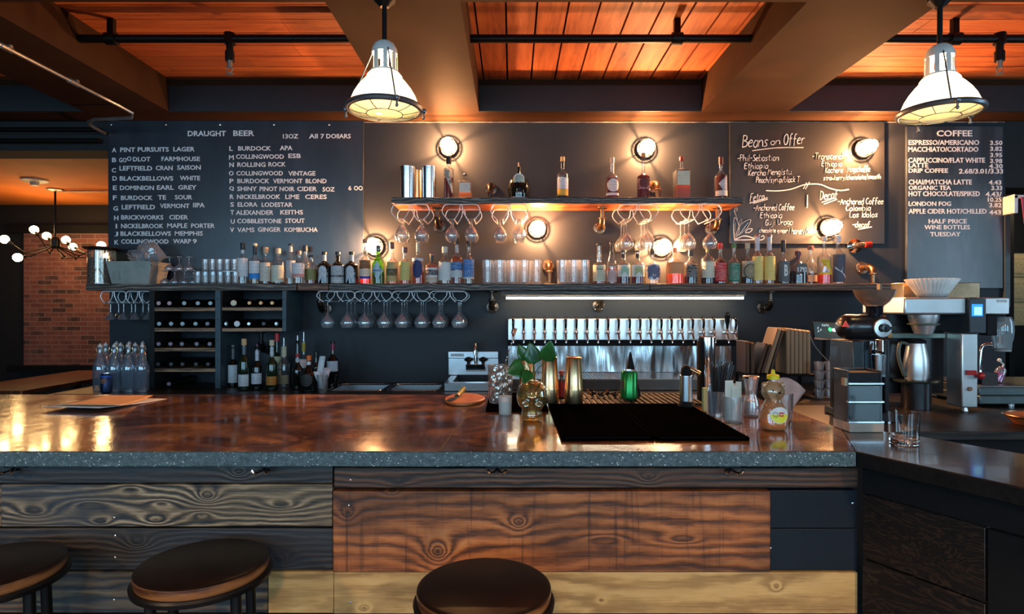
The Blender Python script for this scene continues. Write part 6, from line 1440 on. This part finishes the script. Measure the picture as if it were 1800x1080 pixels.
# ---------------------------------------------------------------- tap wall
RXa, RXb = U(893, 4.45), U(1297, 4.45)
t = thing('beer_tap_wall', 'long steel beer tap rail with twenty two faucets over a splash sheet', 'beer taps', ((RXa+RXb)/2, 4.5, BCZ+.0006))
zr0, zr1 = W(598, 4.45), W(561, 4.45)
m_rail = M('bright_rail_steel', (.86, .86, .84), .28, .85, var=.04)
obj('tap_rail', G().box(RXa, RXb, 4.452, 4.596, zr0, zr1), m_rail, t, bev=.003)
obj('black_ledge', G().box(RXa-.003, RXb+.003, 4.43, 4.596, W(608.5, 4.43), zr0-.0006), m_matte, t, bev=.002)
m_spl = NT('rippled_steel_sheet'); m_spl.set(col=(.55, .58, .60), rough=.22, metal=1); m_spl.bump(m_spl.noise(1, m_spl.mapping((7, 1, 1.6)), 2, .5), .9, .05); m_spl = m_spl.mat
obj('splash_sheet', G().box(RXa, U(1108, 4.45), 4.585, 4.596, 1.032, W(609, 4.45)-.001).box(U(1108, 4.45)+.002, RXb, 4.585, 4.596, 1.032, W(609, 4.45)-.001), m_spl, t)
obj('drip_tray', G().box(RXa, RXb, 4.15, 4.584, BCZ+.001, 1.022), M('dark_bronze_steel', (.13, .095, .08), .3, .9, var=.3, vs=3), t, bev=.003)
g = G()
for i in range(84): x = RXa+.012+i*(RXb-RXa-.024)/84; g.box(x, x+.010, 4.165, 4.57, 1.0222, 1.028)
g.box(RXa, RXb, 4.151, 4.163, 1.0222, 1.030).box(RXa, RXb, 4.572, 4.583, 1.0222, 1.030)
obj('drip_grille', g, M('bronze_grille', (.30, .22, .17), .3, .9), t)
m_tapk = M('dark_tap_lever', (.05, .028, .020), .12, .7)
tp = [902, 920.4, 939.2, 957.5, 976.1, 994.5, 1013.3, 1032, 1050.4, 1069, 1087.4, 1106.9, 1125.2, 1143.6, 1162.4, 1180.3, 1199, 1217.5, 1236.6, 1255.3, 1278.5, 1293.3]
for i, px in enumerate(tp):
    x = U(px, 4.40); z = W(585, 4.40)
    g = G().cyl((x, 4.452, z), .014, -.010, 14, 'y').cyl((x, 4.442, z), .009, -.03, 12, 'y').ball((x, 4.405, z), .0155, 12, 8, (1, 1.1, 1)).lathe([(0, z-.001), (.012, z), (.0125, z+.022), (.008, z+.028), (0, z+.028)], (x, 4.405, 0), 12)
    g.tube([(x, 4.405, z), (x, 4.392, z-.02), (x, 4.375, z-.045), (x, 4.372, z-.075)], .0095, 10, r1=.0075)
    f = obj('faucet', g, m_chrome, t)
    if px != 1278.5:
        g = G().tube(smooth3([(x, 4.405, z+.028), (x, 4.395, z+.05), (x, 4.392, z+.075), (x, 4.402, z+.098), (x, 4.425, z+.107)]), .0075, 10, r1=.0115)
    else:
        g = G().lathe([(0, z+.028), (.008, z+.028), (.010, z+.05), (.016, z+.075), (.020, z+.12), (.021, z+.13), (.012, z+.134), (.014, z+.148), (.008, z+.158), (0, z+.158)], (x, 4.40, 0), 16)
    obj('tap_handle', g, m_tapk if px != 1278.5 else m_matte, f)
# ---------------------------------------------------------------- swing top bottles
m_swing = clearglass('blue_glint_glass', tint=(.93, .97, 1), edge=(.35, .42, .5), refl=3, haze=.10, hazecol=(.6, .8, 1))  # bluish white highlights put into the colour of clear glass
hS_ = .325; t = thing('swing_top_bottle', '', 'bottle', (0, 0, 0)); r = .043
obj('glass_body', G().lathe([(0, .003), (r*.8, 0), (r, .008), (r, .15), (r*.98, .17), (r*.75, .205), (.020, .245), (.014, .265), (.0135, .288), (.017, .292), (.017, .304), (.011, .306)], n=24), m_swing, t, absolute=False)
obj('stopper', G().ball((0, 0, .312), .0135, 14, 8, (1, 1, .8)).cyl((0, 0, .318), .005, .010), m_plaswhite, t, absolute=False)
obj('wire_bail', G().tube([(-.017, 0, .27), (-.024, 0, .29), (-.016, 0, .318), (0, 0, .324), (.016, 0, .318), (.024, 0, .29), (.017, 0, .27)], .0014, 6).tube([(-.017, 0, .27), (-.030, -.012, .24), (-.020, -.02, .225), (0, -.024, .222), (.020, -.02, .225), (.030, -.012, .24), (.017, 0, .27)], .0014, 6), m_copper, t, absolute=False)
sp = [(176, 4.10, 'front'), (201, 4.10, 'front'), (226, 4.10, 'front'), (250, 4.10, 'front'), (186, 4.22, 'middle'), (212, 4.22, 'middle'), (238, 4.22, 'middle'), (205, 4.38, 'back'), (227.5, 4.38, 'back'), (251, 4.38, 'back')]
cnt = {}
for i, (px, y, rw) in enumerate(sp):
    k = cnt.get(rw, 0); cnt[rw] = k+1; lab = 'clear swing-top bottle, %s from left in the %s row of its group' % (ORD[k], rw)
    if px < U(0, 1) : pass
    if i == 0: t.location = (U(px, y), y, BCZ+.0006); t['label'] = lab; t['group'] = 'swing-top bottles'; t.rotation_euler = (0, 0, .5)
    else: dup(t, (U(px, y), y, BCZ+.0006), lab, 'swing-top bottles', rz=random.uniform(-1.2, 1.2))
t = thing('drink_can', 'dark blue drink can in front of the swing-top bottles', 'can', (U(187, 4.015), 4.015, BCZ+.0006)); r, h = .034, .135
obj('can_body', G().lathe([(0, .004), (r*.72, 0), (r, .012), (r, h-.014), (r*.82, h-.002), (r*.8, h-.002)], n=32), M('blue_can', (.015, .035, .10), .3, .6), t, absolute=False)
obj('can_lid', G().lathe([(r*.84, h-.003), (r*.84, h), (r*.79, h), (r*.77, h-.005), (0, h-.005)], n=32), m_steel, t, absolute=False)
obj('orange_emblem', shaped(G(), r, [(.022*math.cos(2*PI*k/20), .018*math.sin(2*PI*k/20)) for k in range(20)], c=(0, .085)), M('brown_emblem', (.22, .10, .06), .5, var=.5, vs=120), t, absolute=False)
obj('blue_band', G().lathe([(r+.0006, .108), (r+.0006, .120)], n=32), M('bright_blue_band', (.03, .10, .55), .3), t, absolute=False)
# ---------------------------------------------------------------- right work counter
t = thing('work_counter', 'dark work counter under the coffee equipment on the right', 'counter', (3.2, 3.6, 0))
obj('counter_top', G().box(1.502, 5.3, 2.78, 4.597, BCZ-.04, BCZ), m_dwood, t, bev=.003)
obj('cabinet_body', G().box(1.52, 5.3, 2.82, 4.59, 0, BCZ-.041), m_matte, t)
wz = BCZ+.0006
t = thing('board_rack', 'low black rack holding the serving boards', 'rack', (U(1366, 3.95), 3.95, wz)); ra, rb = U(1306, 3.95), U(1426, 3.95); rz1 = W(657, 3.9)
g = G().box(ra, rb, 3.84, 4.10, rz1-.012, rz1-.0006)
for a in (ra, rb-.02):
    for b in (3.84, 4.08): g.box(a, a+.02, b, b+.02, wz, rz1-.012)
obj('frame', g, m_matte, t)
bw1 = wood('pale_serving_board', (.30, .17, .08), (.66, .42, .22), (.80, .60, .36), axis='y', freq=90, amp=3, seed=97, burn=.1); bw2 = wood('dark_serving_board', (.04, .018, .009), (.13, .06, .028), (.22, .11, .05), axis='y', freq=90, amp=3, seed=98, burn=.2)
def sboard(px, top, th, tilt, mt, lab, d=.16, y=3.9):
    h = (W(top, y)-rz1)/math.cos(tilt); x = U(px, y)
    g = G(); pl = [(-d/2, 0), (d/2, 0)]+[(d/2-.02+.02*math.cos(a), h-.02+.02*math.sin(a)) for a in (0, .5, 1, 1.57)]+[(-d/2+.02-.02*math.cos(a), h-.02+.02*math.sin(a)) for a in (1.57, 1, .5, 0)]
    vs = []; n = len(pl)
    for xx in (-th/2, th/2):
        for p in pl: vs.append((xx, p[0], p[1]))
    g.add(vs, [tuple(range(n)), tuple(range(2*n-1, n-1, -1))]+[(i, i+n, (i+1) % n+n, (i+1) % n) for i in range(n)])
    o = obj('serving_board', g, mt, absolute=False, bev=.003); o.location = (x, y+.06, rz1+abs(math.sin(tilt))*th/2+.0004); o.rotation_euler = (0, tilt, 0); tag(o, lab, 'wooden board', 'wooden boards on the black rack'); return o
sboard(1312, 600, .028, 0, bw2, 'dark low wooden board at the left end of the rack'); sboard(1321, 602, .026, 0, bw2, 'second dark low wooden board from the left of the rack')
sboard(1330.5, 605, .020, .30, bw2, 'dark low board leaning beside the two upright dark ones'); sboard(1337.5, 606, .018, .31, bw2, 'dark low board leaning against the tall tilted board')
sboard(1344, 578, .028, .30, bw1, 'tall orange brown board tilted against the upright row'); sboard(1352, 580, .018, .29, bw2, 'tall dark board tilted behind the orange brown one')
for i, px in enumerate((1383, 1390.2, 1397.4, 1404.6, 1411.8, 1419)): sboard(px, 577+i*.9, .0255, 0, bw1, 'pale upright wooden board, %s from left of the upright row' % ORD[i])
# card terminal
ty = 3.9; t = thing('card_terminal', 'small dark tablet screen with a green dot on a stand', 'tablet', (U(1450, ty), ty, wz)); tx = U(1453, ty)
M4 = Matrix.Translation((tx, ty, W(583, ty))) @ Matrix.Rotation(-.35, 4, 'X') @ Matrix.Rotation(.06, 4, 'Y')
def tb_(nm, g, mt, **k): g.xform(M4); obj(nm, g, mt, t, **k)
tb_('tablet_body', G().box(-.092, .092, -.006, .006, -.06, .062), m_matte, bev=.004)
tb_('screen', G().box(-.084, .084, -.0075, -.0062, -.048, .056), emis('tablet_screen', (.02, .05, .06), .8))
tb_('green_dot', G().ball((.020, -.008, .012), .012, 12, 8, (1, .15, 1.3)), emis('green_dot', (.05, .75, .25), 1.3)); tb_('white_dot', G().ball((.046, -.008, .010), .014, 12, 8, (1.2, .15, .9)), emis('white_dot', (.7, .8, .8), 1.2))
g = G()
for k, (a, b) in enumerate(((-.03, .04), (-.018, .038), (-.006, .042), (.006, .039), (-.062, .018), (-.062, -.004), (-.045, .006))): g.tube([(a, -.008, b-.008), (a+.006, -.008, b+.008), (a+.009, -.008, b-.004)], .0014, 5)
tb_('screen_marks', g, emis('screen_marks', (.6, .75, .8), 1)); tb_('lower_bezel', G().box(-.090, .094, -.012, -.0065, -.062, -.050), m_steel, bev=.001)
obj('stand', G().tube([(tx, ty+.03, W(585, ty)), (tx+.01, ty+.06, wz+.15), (tx, ty+.05, wz+.012)], .012, 10).lathe([(0, 0), (.06, 0), (.06, .01), (0, .012)], (tx, ty+.05, wz), 24), m_matte, t)
obj('cable', G().tube(smooth3([(U(1424, 3.88), 3.88, W(590, 3.88)), (U(1432, 3.88), 3.88, W(608, 3.88)), (U(1446, 3.88), 3.88, W(625, 3.88)), (U(1458, 3.9), 3.9, W(637, 3.9)), (U(1462, 3.95), 3.95, W(642, 3.95))]), .0028, 6), m_cable, t)
tag(obj('paper_card', G().box(U(1458, 3.98), U(1481, 3.98), 3.98, 3.984, wz, W(627, 3.98)).box(U(1460, 3.98), U(1478, 3.98), 3.984, 4.0, wz, wz+.01), M('greenish_paper', (.16, .18, .15), .8)), 'pale card standing behind the stacked glasses', 'card')
# stacked glasses
for si, px in enumerate((1440, 1459)):
    for k in range(4):
        g = G().lathe([(0, 0), (.024, 0), (.033, .055), (.031, .055), (.022, .008), (0, .008)], (U(px, 3.80), 3.80, wz+.0005+k*.0585), 20)
        tag(obj('small_glass', g, m_tumb), 'small glass, %s from the bottom of the %s stack below the tablet' % (ORD[k], ['left', 'right'][si]), 'glass', 'stacked small glasses')
# wall papers
t = thing('pinned_note', 'handwritten white note pinned to the wall beside the grinder', 'note', (U(1567, 4.59), 4.59, W(590, 4.59)))
obj('sheet', G().box(U(1552, 4.585), U(1579, 4.585), 4.592, 4.5965, W(602, 4.585), W(527, 4.585)), LM((.40, .43, .48), ((.05, .05, .08), .8)), t)
m_bst = M('bright_satin_steel', (.85, .85, .84), .36, .9, var=.05)
# ---------------------------------------------------------------- grinder
gy_ = 3.12; gx = U(1520, gy_)
def gp(px, py, y=gy_): return (U(px, y), W(py, y))
t = thing('coffee_grinder', 'tall black shop coffee grinder with a bowl hopper and red triangle badge', 'coffee grinder', (gx, gy_, wz))
m_grb = M('grinder_black', (.012, .012, .014), .28, var=.1, coat=.3)
x0, _ = gp(1480, 0); x1, _ = gp(1553, 0)
obj('base', G().box(x0-.01, x1+.02, gy_-.12, gy_+.16, wz, wz+.04), m_grb, t, bev=.006)
obj('column', G().box(x0, x0+.055, gy_-.10, gy_+.12, wz+.0405, W(598, gy_)).box(x1-.012, x1+.012, gy_-.03, gy_+.12, wz+.0405, W(598, gy_)).box(x0+.05, x1, gy_+.05, gy_+.12, wz+.0405, W(598, gy_)), m_grb, t, bev=.004)
obj('panel', G().box(x0+.056, x0+.15, gy_+.03, gy_+.048, wz+.05, W(600, gy_)), M('blue_grey_panel', (.10, .15, .19), .25, .5), t)
hx0 = U(1472, gy_); hx1 = U(1553, gy_); hz_ = W(575, gy_); hr = .066
obj('motor_head', G().lathe([(0, hx0), (.03, hx0+.002), (.052, hx0+.016), (hr, hx0+.045), (hr, hx1-.03), (hr*.9, hx1), (0, hx1)], (0, gy_, hz_), 36, 'x'), m_grb, t)
g = G().prism([(U(1481, 3.05), W(575, 3.05)), (U(1494, 3.05), W(575, 3.05)), (U(1487.5, 3.05), W(564, 3.05))], gy_-.0675, gy_-.064, 'xz'); obj('triangle_badge', g, M('red_badge', (.70, .05, .02), .4, emit=(.6, .03, .01), estr=.25), t)
dx_ = U(1551, 3.05); dz_ = W(577, 3.05)
obj('dial_plate', G().lathe([(0, 0), (.046, 0), (.048, -.006), (.045, -.012), (.026, -.014), (.026, -.006), (0, -.006)], (dx_, gy_-.066, dz_), 36, 'y'), m_bst, t)
obj('dial_knob', G().lathe([(0, 0), (.022, 0), (.020, -.03), (0, -.032)], (dx_, gy_-.073, dz_), 24, 'y').box(dx_-.006, dx_+.042, gy_-.115, gy_-.10, dz_-.008, dz_+.008), m_grb, t)
hxh = U(1537, gy_)
obj('hopper_neck', G().lathe([(0, hz_+.05), (.038, hz_+.05), (.040, W(540, gy_)), (.045, W(538, gy_)), (0, W(538, gy_))], (hxh, gy_, 0), 28), M('dark_glossy_neck', (.03, .035, .045), .1, .6), t)
zb_, ztp = W(538, gy_)+.0005, W(510, gy_)
m_hop = clearglass('smoked_hopper', tint=(.62, .50, .42), edge=(.3, .22, .18), haze=.4, hazecol=(.38, .27, .20))
obj('hopper_bowl', G().lathe([(0, zb_), (.044, zb_), (.068, zb_+.02), (.088, zb_+.05), (.096, ztp-.012), (.100, ztp), (.097, ztp), (.085, zb_+.05), (.064, zb_+.022), (0, zb_+.004)], (hxh, gy_, 0), 40), m_hop, t)
obj('spout', G().tube([(U(1546, 3.08), 3.08, W(600, 3.08)), (U(1546, 3.06), 3.06, W(620, 3.06))], .020, 14).box(U(1527, 3.04), U(1534, 3.04), 3.03, 3.06, W(615, 3.04), W(600, 3.04)), m_steel, t)
obj('spout_lever', G().tube([(U(1533, 3.03), 3.03, W(604, 3.03)), (U(1529, 3.0), 3.0, W(622, 3.0))], .005, 8), m_chrome, t)
obj('grounds_cup', G().lathe([(0, 0), (.028, 0), (.034, .10), (.031, .10), (.026, .004), (0, .004)], (U(1544, 3.05), 3.05, W(658, 3.05)), 24).box(U(1536, 3.05), U(1552, 3.05), 3.03, gy_+.05, W(658, 3.05)-.012, W(658, 3.05)-.001), m_steel, t)
# drawer stand on the corner of the bar
dy0 = 2.24; t = thing('drawer_stand', 'small black three tier stand with clear drawer fronts on the bar corner', 'display stand', (U(1520, dy0), dy0, t0))
ax0, ax1 = U(1490, 2.2), U(1550, 2.2); yb0, yb1 = 2.2, 2.30
obj('base_block', G().box(ax0, ax1, 2.185, 2.30, t0, W(745, 2.185)), M('pale_wood_block', (.55, .45, .36), .5), t, bev=.003)
zz0 = W(745, 2.185)+.0005
lev = [zz0, W(708, yb0), W(676, yb0), W(652, yb0)]
g = G().box(ax0, ax0+.004, yb0, yb1, zz0, lev[3]).box(ax1-.004, ax1, yb0, yb1, zz0, lev[3]).box(ax0, ax1, yb1-.004, yb1, zz0, lev[3])
obj('housing', g, m_grb, t)
for k in range(3):
    z0_, z1_ = lev[k], lev[k+1]
    d_ = obj('drawer', G().box(ax0+.0045, ax1-.0045, yb0+.004, yb1-.006, z0_+.007, z1_-.008), m_matte, t, bev=.002)
    obj('drawer_front', G().box(ax0+.003, ax1-.003, yb0-.008, yb0+.0005, z0_+.006, z1_-.004), clearglass('clear_drawer_front', refl=.35, haze=.01), d_)
    obj('drawer_edge', G().box(ax0-.003, ax1+.002, yb0-.012, yb0+.003, z0_+.0005, z0_+.006), m_steel, d_)
obj('side_tab', G().box(ax0-.012, ax0-.0005, yb0, yb0+.02, lev[2]-.005, lev[2]+.022), M('brass_tab', (.35, .25, .15), .4, .5), t)
# ---------------------------------------------------------------- coffee brewer
by_ = 3.30
def BX(px, y=by_): return U(px, y)
def BZ_(py, y=by_): return W(py, y)
t = thing('coffee_brewer', 'large chrome coffee brewer with a blue lit screen and steel carafe', 'coffee brewer', (BX(1655), by_+.15, wz))
obj('head', G().box(BX(1590), BX(1699), by_, by_+.40, BZ_(553), BZ_(523.5)), m_bst, t, bev=.010)
obj('head', G().box(BX(1729.5), BX(1775), by_, by_+.40, BZ_(553), BZ_(523.5)), m_bst, t, bev=.006)
obj('maker_mark', G().box(BX(1752), BX(1770), by_-.0015, by_-.0004, BZ_(532), BZ_(527)), LM((.6, .6, .6), (INK, .6)), t)
pn = obj('control_panel', G().box(BX(1699.5), BX(1729), by_-.02, by_+.38, BZ_(586), BZ_(524)), M('panel_grey', (.045, .055, .065), .4), t, bev=.006)
obj('screen', G().box(BX(1703), BX(1722), by_-.0225, by_-.0205, BZ_(556), BZ_(535)), emis('screen_glow', (.02, .22, 1.0), 1.6), pn)
obj('screen', G().box(BX(1707), BX(1720), by_-.0245, by_-.0226, BZ_(554), BZ_(540)), emis('screen_centre', (.25, .75, 1.0), 1.6), pn)['label'] = 'pale blue screen centre'
obj('top_cover', G().box(U(1588, 3.58), U(1723, 3.58), by_+.28, by_+.40, BZ_(523)+.0005, W(497, by_+.28)), M('orange_lit_steel', (.75, .50, .30), .25, 1), t, bev=.004)  # orange reflection put into the colour of the steel cover
obj('back_box', G().box(BX(1592), BX(1700), by_+.18, by_+.38, BZ_(700), BZ_(553)-.0005), m_grb, t)
bk_ = obj('brew_basket', G().lathe([(0, BZ_(589)), (.045, BZ_(589)), (.060, BZ_(575)), (.075, BZ_(562)), (.078, BZ_(554)), (0, BZ_(554))], (BX(1645), by_+.10, 0), 32), m_bst, t)
obj('basket_band', G().ring((BX(1645), by_+.10, BZ_(571)), .074, .006, n=32), M('green_grey_band', (.10, .13, .10), .3), bk_)
obj('cross_arm', G().box(BX(1592), BX(1690), by_+.12, by_+.16, BZ_(597), BZ_(588)), M('green_grey_steel', (.20, .24, .20), .3, .7), t, bev=.002)
ca = (BX(1636), by_+.12, 0)
c_ = obj('carafe', G().lathe([(0, BZ_(671)), (.058, BZ_(671)), (.064, BZ_(660)), (.062, BZ_(635)), (.050, BZ_(612)), (.046, BZ_(606)), (0, BZ_(606))], ca, 36), m_bst, t)
obj('carafe_lid', G().lathe([(0, BZ_(606)+.0003), (.049, BZ_(606)+.0003), (.050, BZ_(601)), (.030, BZ_(598)), (0, BZ_(598))], ca, 32), m_matte, c_)
obj('carafe_handle', G().tube(smooth3([(ca[0]-.045, ca[1], BZ_(608)), (ca[0]-.09, ca[1], BZ_(606)), (ca[0]-.10, ca[1], BZ_(630)), (ca[0]-.07, ca[1], BZ_(662)), (ca[0]-.06, ca[1], BZ_(664))]), .010, 10), M('green_grey_handle', (.10, .12, .09), .3), c_)
obj('hot_plate', G().lathe([(0, BZ_(676)), (.115, BZ_(676)), (.118, BZ_(673)), (.110, BZ_(671.5)), (0, BZ_(671.5))], ca, 36), M('plate_green_black', (.02, .03, .025), .25), t)
obj('plate_support', G().lathe([(0, wz+.001), (.075, wz+.001), (.075, BZ_(676)-.0005), (0, BZ_(676)-.0005)], ca, 28), m_grb, t)
cl = obj('column', G().box(BX(1691), BX(1719), by_+.0, by_+.12, BZ_(717), BZ_(586.5)), m_bst, t, bev=.006)
obj('red_knob', G().ball((BX(1719), by_-.02, BZ_(660)), .020, 14, 10).box(BX(1697), BX(1712), by_-.02, by_-.001, BZ_(659), BZ_(651)), M('red_knob', (.5, .02, .02), .3), cl)
obj('round_button', G().cyl((BX(1704), by_+.0, BZ_(684)), .012, -.008, 16, 'y'), M('copper_button', (.3, .14, .08), .3), cl)
obj('foot', G().lathe([(0, wz), (.016, wz), (.012, wz+.02), (.018, BZ_(717)-.0005), (0, BZ_(717)-.0005)], (BX(1703), by_+.03, 0), 16), m_bst, t)
obj('post', G().box(BX(1586, 3.3), BX(1590, 3.3), by_+.2, by_+.23, wz, W(499, 3.5)), M('worn_brass_post', (.20, .15, .10), .4, .5), t)
# paper filters
t = thing('filter_stack', 'stack of white fluted paper coffee filters on top of the brewer', 'coffee filters', (U(1638, 3.44), 3.44, BZ_(523)+.0008))
def flute(s, z0):
    g = G(); n = 144; pr = [(.068, 0), (.085, .03), (.108, .068), (.132, W(489.5, 3.36)-BZ_(523)-.004)]; vs = []
    for j, (r_, z_) in enumerate(pr):
        for i in range(n):
            a = 2*PI*i/n; rr = r_*s*(1+(.030*(j/3+.15))*math.cos(a*36)); vs.append((rr*math.cos(a), rr*math.sin(a), z_+z0))
    fs = [(j*n+i, j*n+(i+1) % n, (j+1)*n+(i+1) % n, (j+1)*n+i) for j in range(3) for i in range(n)]; g.add(vs, fs); return g
m_pap = M('filter_paper', (.80, .78, .74), .8)
for k in range(4): obj('paper_filter', flute(1-.02*k, .0012*k), m_pap, t, absolute=False, solid=.0006)
# ---------------------------------------------------------------- espresso machine corner
ey = 3.35
t = thing('bean_hopper', 'upturned clear plastic jar hanging beside the brewer', 'jar', (U(1761, ey), ey, W(615, ey)))
obj('jar_body', G().lathe([(.036, 0), (.042, .004), (.044, .035), (.050, .06), (.054, .10), (.052, .15), (.040, .18), (0, .185)], (U(1762, ey), ey, W(614, ey)), 32), clearglass('cloudy_plastic', haze=.30, hazecol=(.55, .65, .68)), t)
obj('jar_lid', G().lathe([(0, 0), (.040, 0), (.041, .012), (.030, .014), (0, .014)], (U(1762, ey), ey, W(614, ey)-.012), 28), m_grey, t)
obj('jar_bracket', G().box(U(1727, ey), U(1746, ey), ey-.03, ey+.03, W(590, ey), BZ_(553)-.001).box(U(1740, ey), U(1768, ey), ey+.0, ey+.02, W(566, ey), BZ_(553)-.001), m_matte, t, bev=.006)
t = thing('espresso_machine', 'low grey green espresso machine with a steel drip tray at the right edge', 'espresso machine', (U(1775, 3.45), 3.2, wz))
m_esp = M('grey_green_enamel', (.13, .17, .17), .3, .3)
obj('body', G().box(U(1722, 3.45), 3.6, 3.45, 3.95, W(711, 3.45), W(697, 3.45)).box(U(1726, 3.45), 3.6, 3.47, 3.95, W(696.5, 3.45), W(683, 3.45)), m_esp, t, bev=.006)
obj('cup_tray', G().box(U(1724, 3.45)+.01, 3.6, 3.48, 3.94, W(683, 3.45)+.0005, W(680, 3.45)), m_steel, t, bev=.002)
obj('leg', G().cyl((U(1788, 3.45), 3.50, wz), .022, W(711, 3.45)-wz-.0005), m_steel, t); obj('leg', G().cyl((3.5, 3.50, wz), .022, W(711, 3.45)-wz-.0005), m_steel, t)
obj('leg', G().cyl((U(1740, 3.45), 3.9, wz), .022, W(711, 3.45)-wz-.0005), m_steel, t)
obj('steam_group', G().tube(smooth3([(U(1722, 3.58), 3.58, W(690, 3.45)+.03), (U(1724, 3.58), 3.58, W(620, 3.58)), (U(1732, 3.58), 3.58, W(606, 3.58)), (U(1755, 3.58), 3.58, W(606, 3.58))]), .010, 10).box(U(1724, 3.5), U(1752, 3.5), 3.49, 3.60, W(681, 3.5)+.0, W(655, 3.5)), m_chrome, t)
tz = W(680, 3.45)+.001
t = thing('syrup_bottle', 'small tilted squeeze bottle of bright pink liquid on the espresso machine', 'bottle', (U(1757, 3.6), 3.6, tz))
t.rotation_euler = (0, .42, 0); t.location = (U(1751, 3.6), 3.6, tz+.010)
obj('bottle_body', G().lathe([(0, 0), (.026, 0), (.028, .006), (.028, .075), (.018, .092), (0, .094)], n=24), m_clearhz, t, absolute=False)
obj('pink_liquid', G().lathe([(0, .003), (.025, .003), (.0265, .008), (.0265, .055), (0, .055)], n=24), M('pink_syrup', (.95, .06, .40), .3), t, absolute=False)
obj('nozzle', G().tube([(0, 0, .094), (.0, 0, .112), (-.02, 0, .118)], .005, 8).ball((-.034, 0, .125), .012, 10, 8), m_plaswhite, t, absolute=False)
# tall rods, boxes and hanging cloth at the right edge
t = thing('storage_shelf', 'dark storage shelving in the service room at the right edge', 'shelving', (U(1800, 5.2), 5.35, 0))
sx0 = U(1766, 5.2)
for z_ in (W(572, 5.2), ): obj('shelf', G().box(sx0, 5.3, 5.15, 5.6, z_-.03, z_-.001), m_matte, t)
for a in (sx0, 5.26):
    for b in (5.15, 5.56): obj('post', G().box(a, a+.04, b, b+.04, 0, 2.4), m_matte, t)
m_cb = LM((.48, .36, .17), ((.03, .02, .02), .8)); mc = M('cardboard', (.46, .34, .16), .8)
zb = W(572, 5.2)
for k, (ya, lab) in enumerate(((530, 'lowest'), (486, 'middle'), (444, 'top'))):
    z1_ = W(ya, 5.2)-.008; t = thing('cardboard_box', 'tan cardboard box with black print, %s of the stack at the right edge' % lab, 'box', (U(1800, 5.2), 5.35, zb), group='cardboard boxes')
    obj('carton', G().box(sx0+.05, 4.95, 5.18, 5.5, zb, z1_), mc, t); obj('black_print', G().box(sx0+.06, sx0+.22, 5.176, 5.179, zb+.03, z1_-.03), m_cb, t)
    obj('packing_tape', G().box(sx0+.048, 4.952, 5.178, 5.502, z1_+.0002, z1_+.004), m_matte, t); zb = z1_+.005
wy = 4.5; t = thing('hanging_cloth', 'pink cloth hanging from a white rail at the right edge', 'cloth', (U(1790, wy), wy, W(400, wy)))
obj('white_rail', G().box(U(1777, wy), 4.3, 4.47, 4.50, W(350, wy), W(344, wy)).box(U(1777, wy), U(1784, wy), 4.47, 4.597, W(376, wy), W(344, wy)), m_plaswhite, t, bev=.004)
vs = []; n = 16
for j in range(8):
    for i in range(n+1): u, v_ = i/n, j/7; vs.append((U(1786, wy)+(.22+.10*v_)*u+.05*v_, wy-.045+.012*math.sin(u*14)*(.4+v_), W(348, wy)-.42*v_*(1-.3*u)))
fs = [(j*(n+1)+i, j*(n+1)+i+1, (j+1)*(n+1)+i+1, (j+1)*(n+1)+i) for j in range(7) for i in range(n)]
obj('cloth', G().add(vs, fs), M('pink_cloth', (.55, .10, .16), .8), t, solid=.002)
# orange garment edge at the right border
yy = 2.35; ox = U(1778, yy)
t = thing('orange_bin', 'orange rimmed bin cut off at the right edge on the work counter', 'bin', (ox+.14, 2.95, wz))
yy = 2.95; ox = U(1778, yy)
obj('bin_body', G().lathe([(0, 0), (.09, 0), (.13, W(731, yy)-wz), (.126, W(731, yy)-wz), (.087, .004), (0, .004)], (ox+.125, yy, wz), 32), M('orange_plastic', (.62, .16, .05), .35), t)
obj('bin_rim', G().ring((ox+.125, yy, W(731, yy)), .13, .006, n=40), m_brass, t)
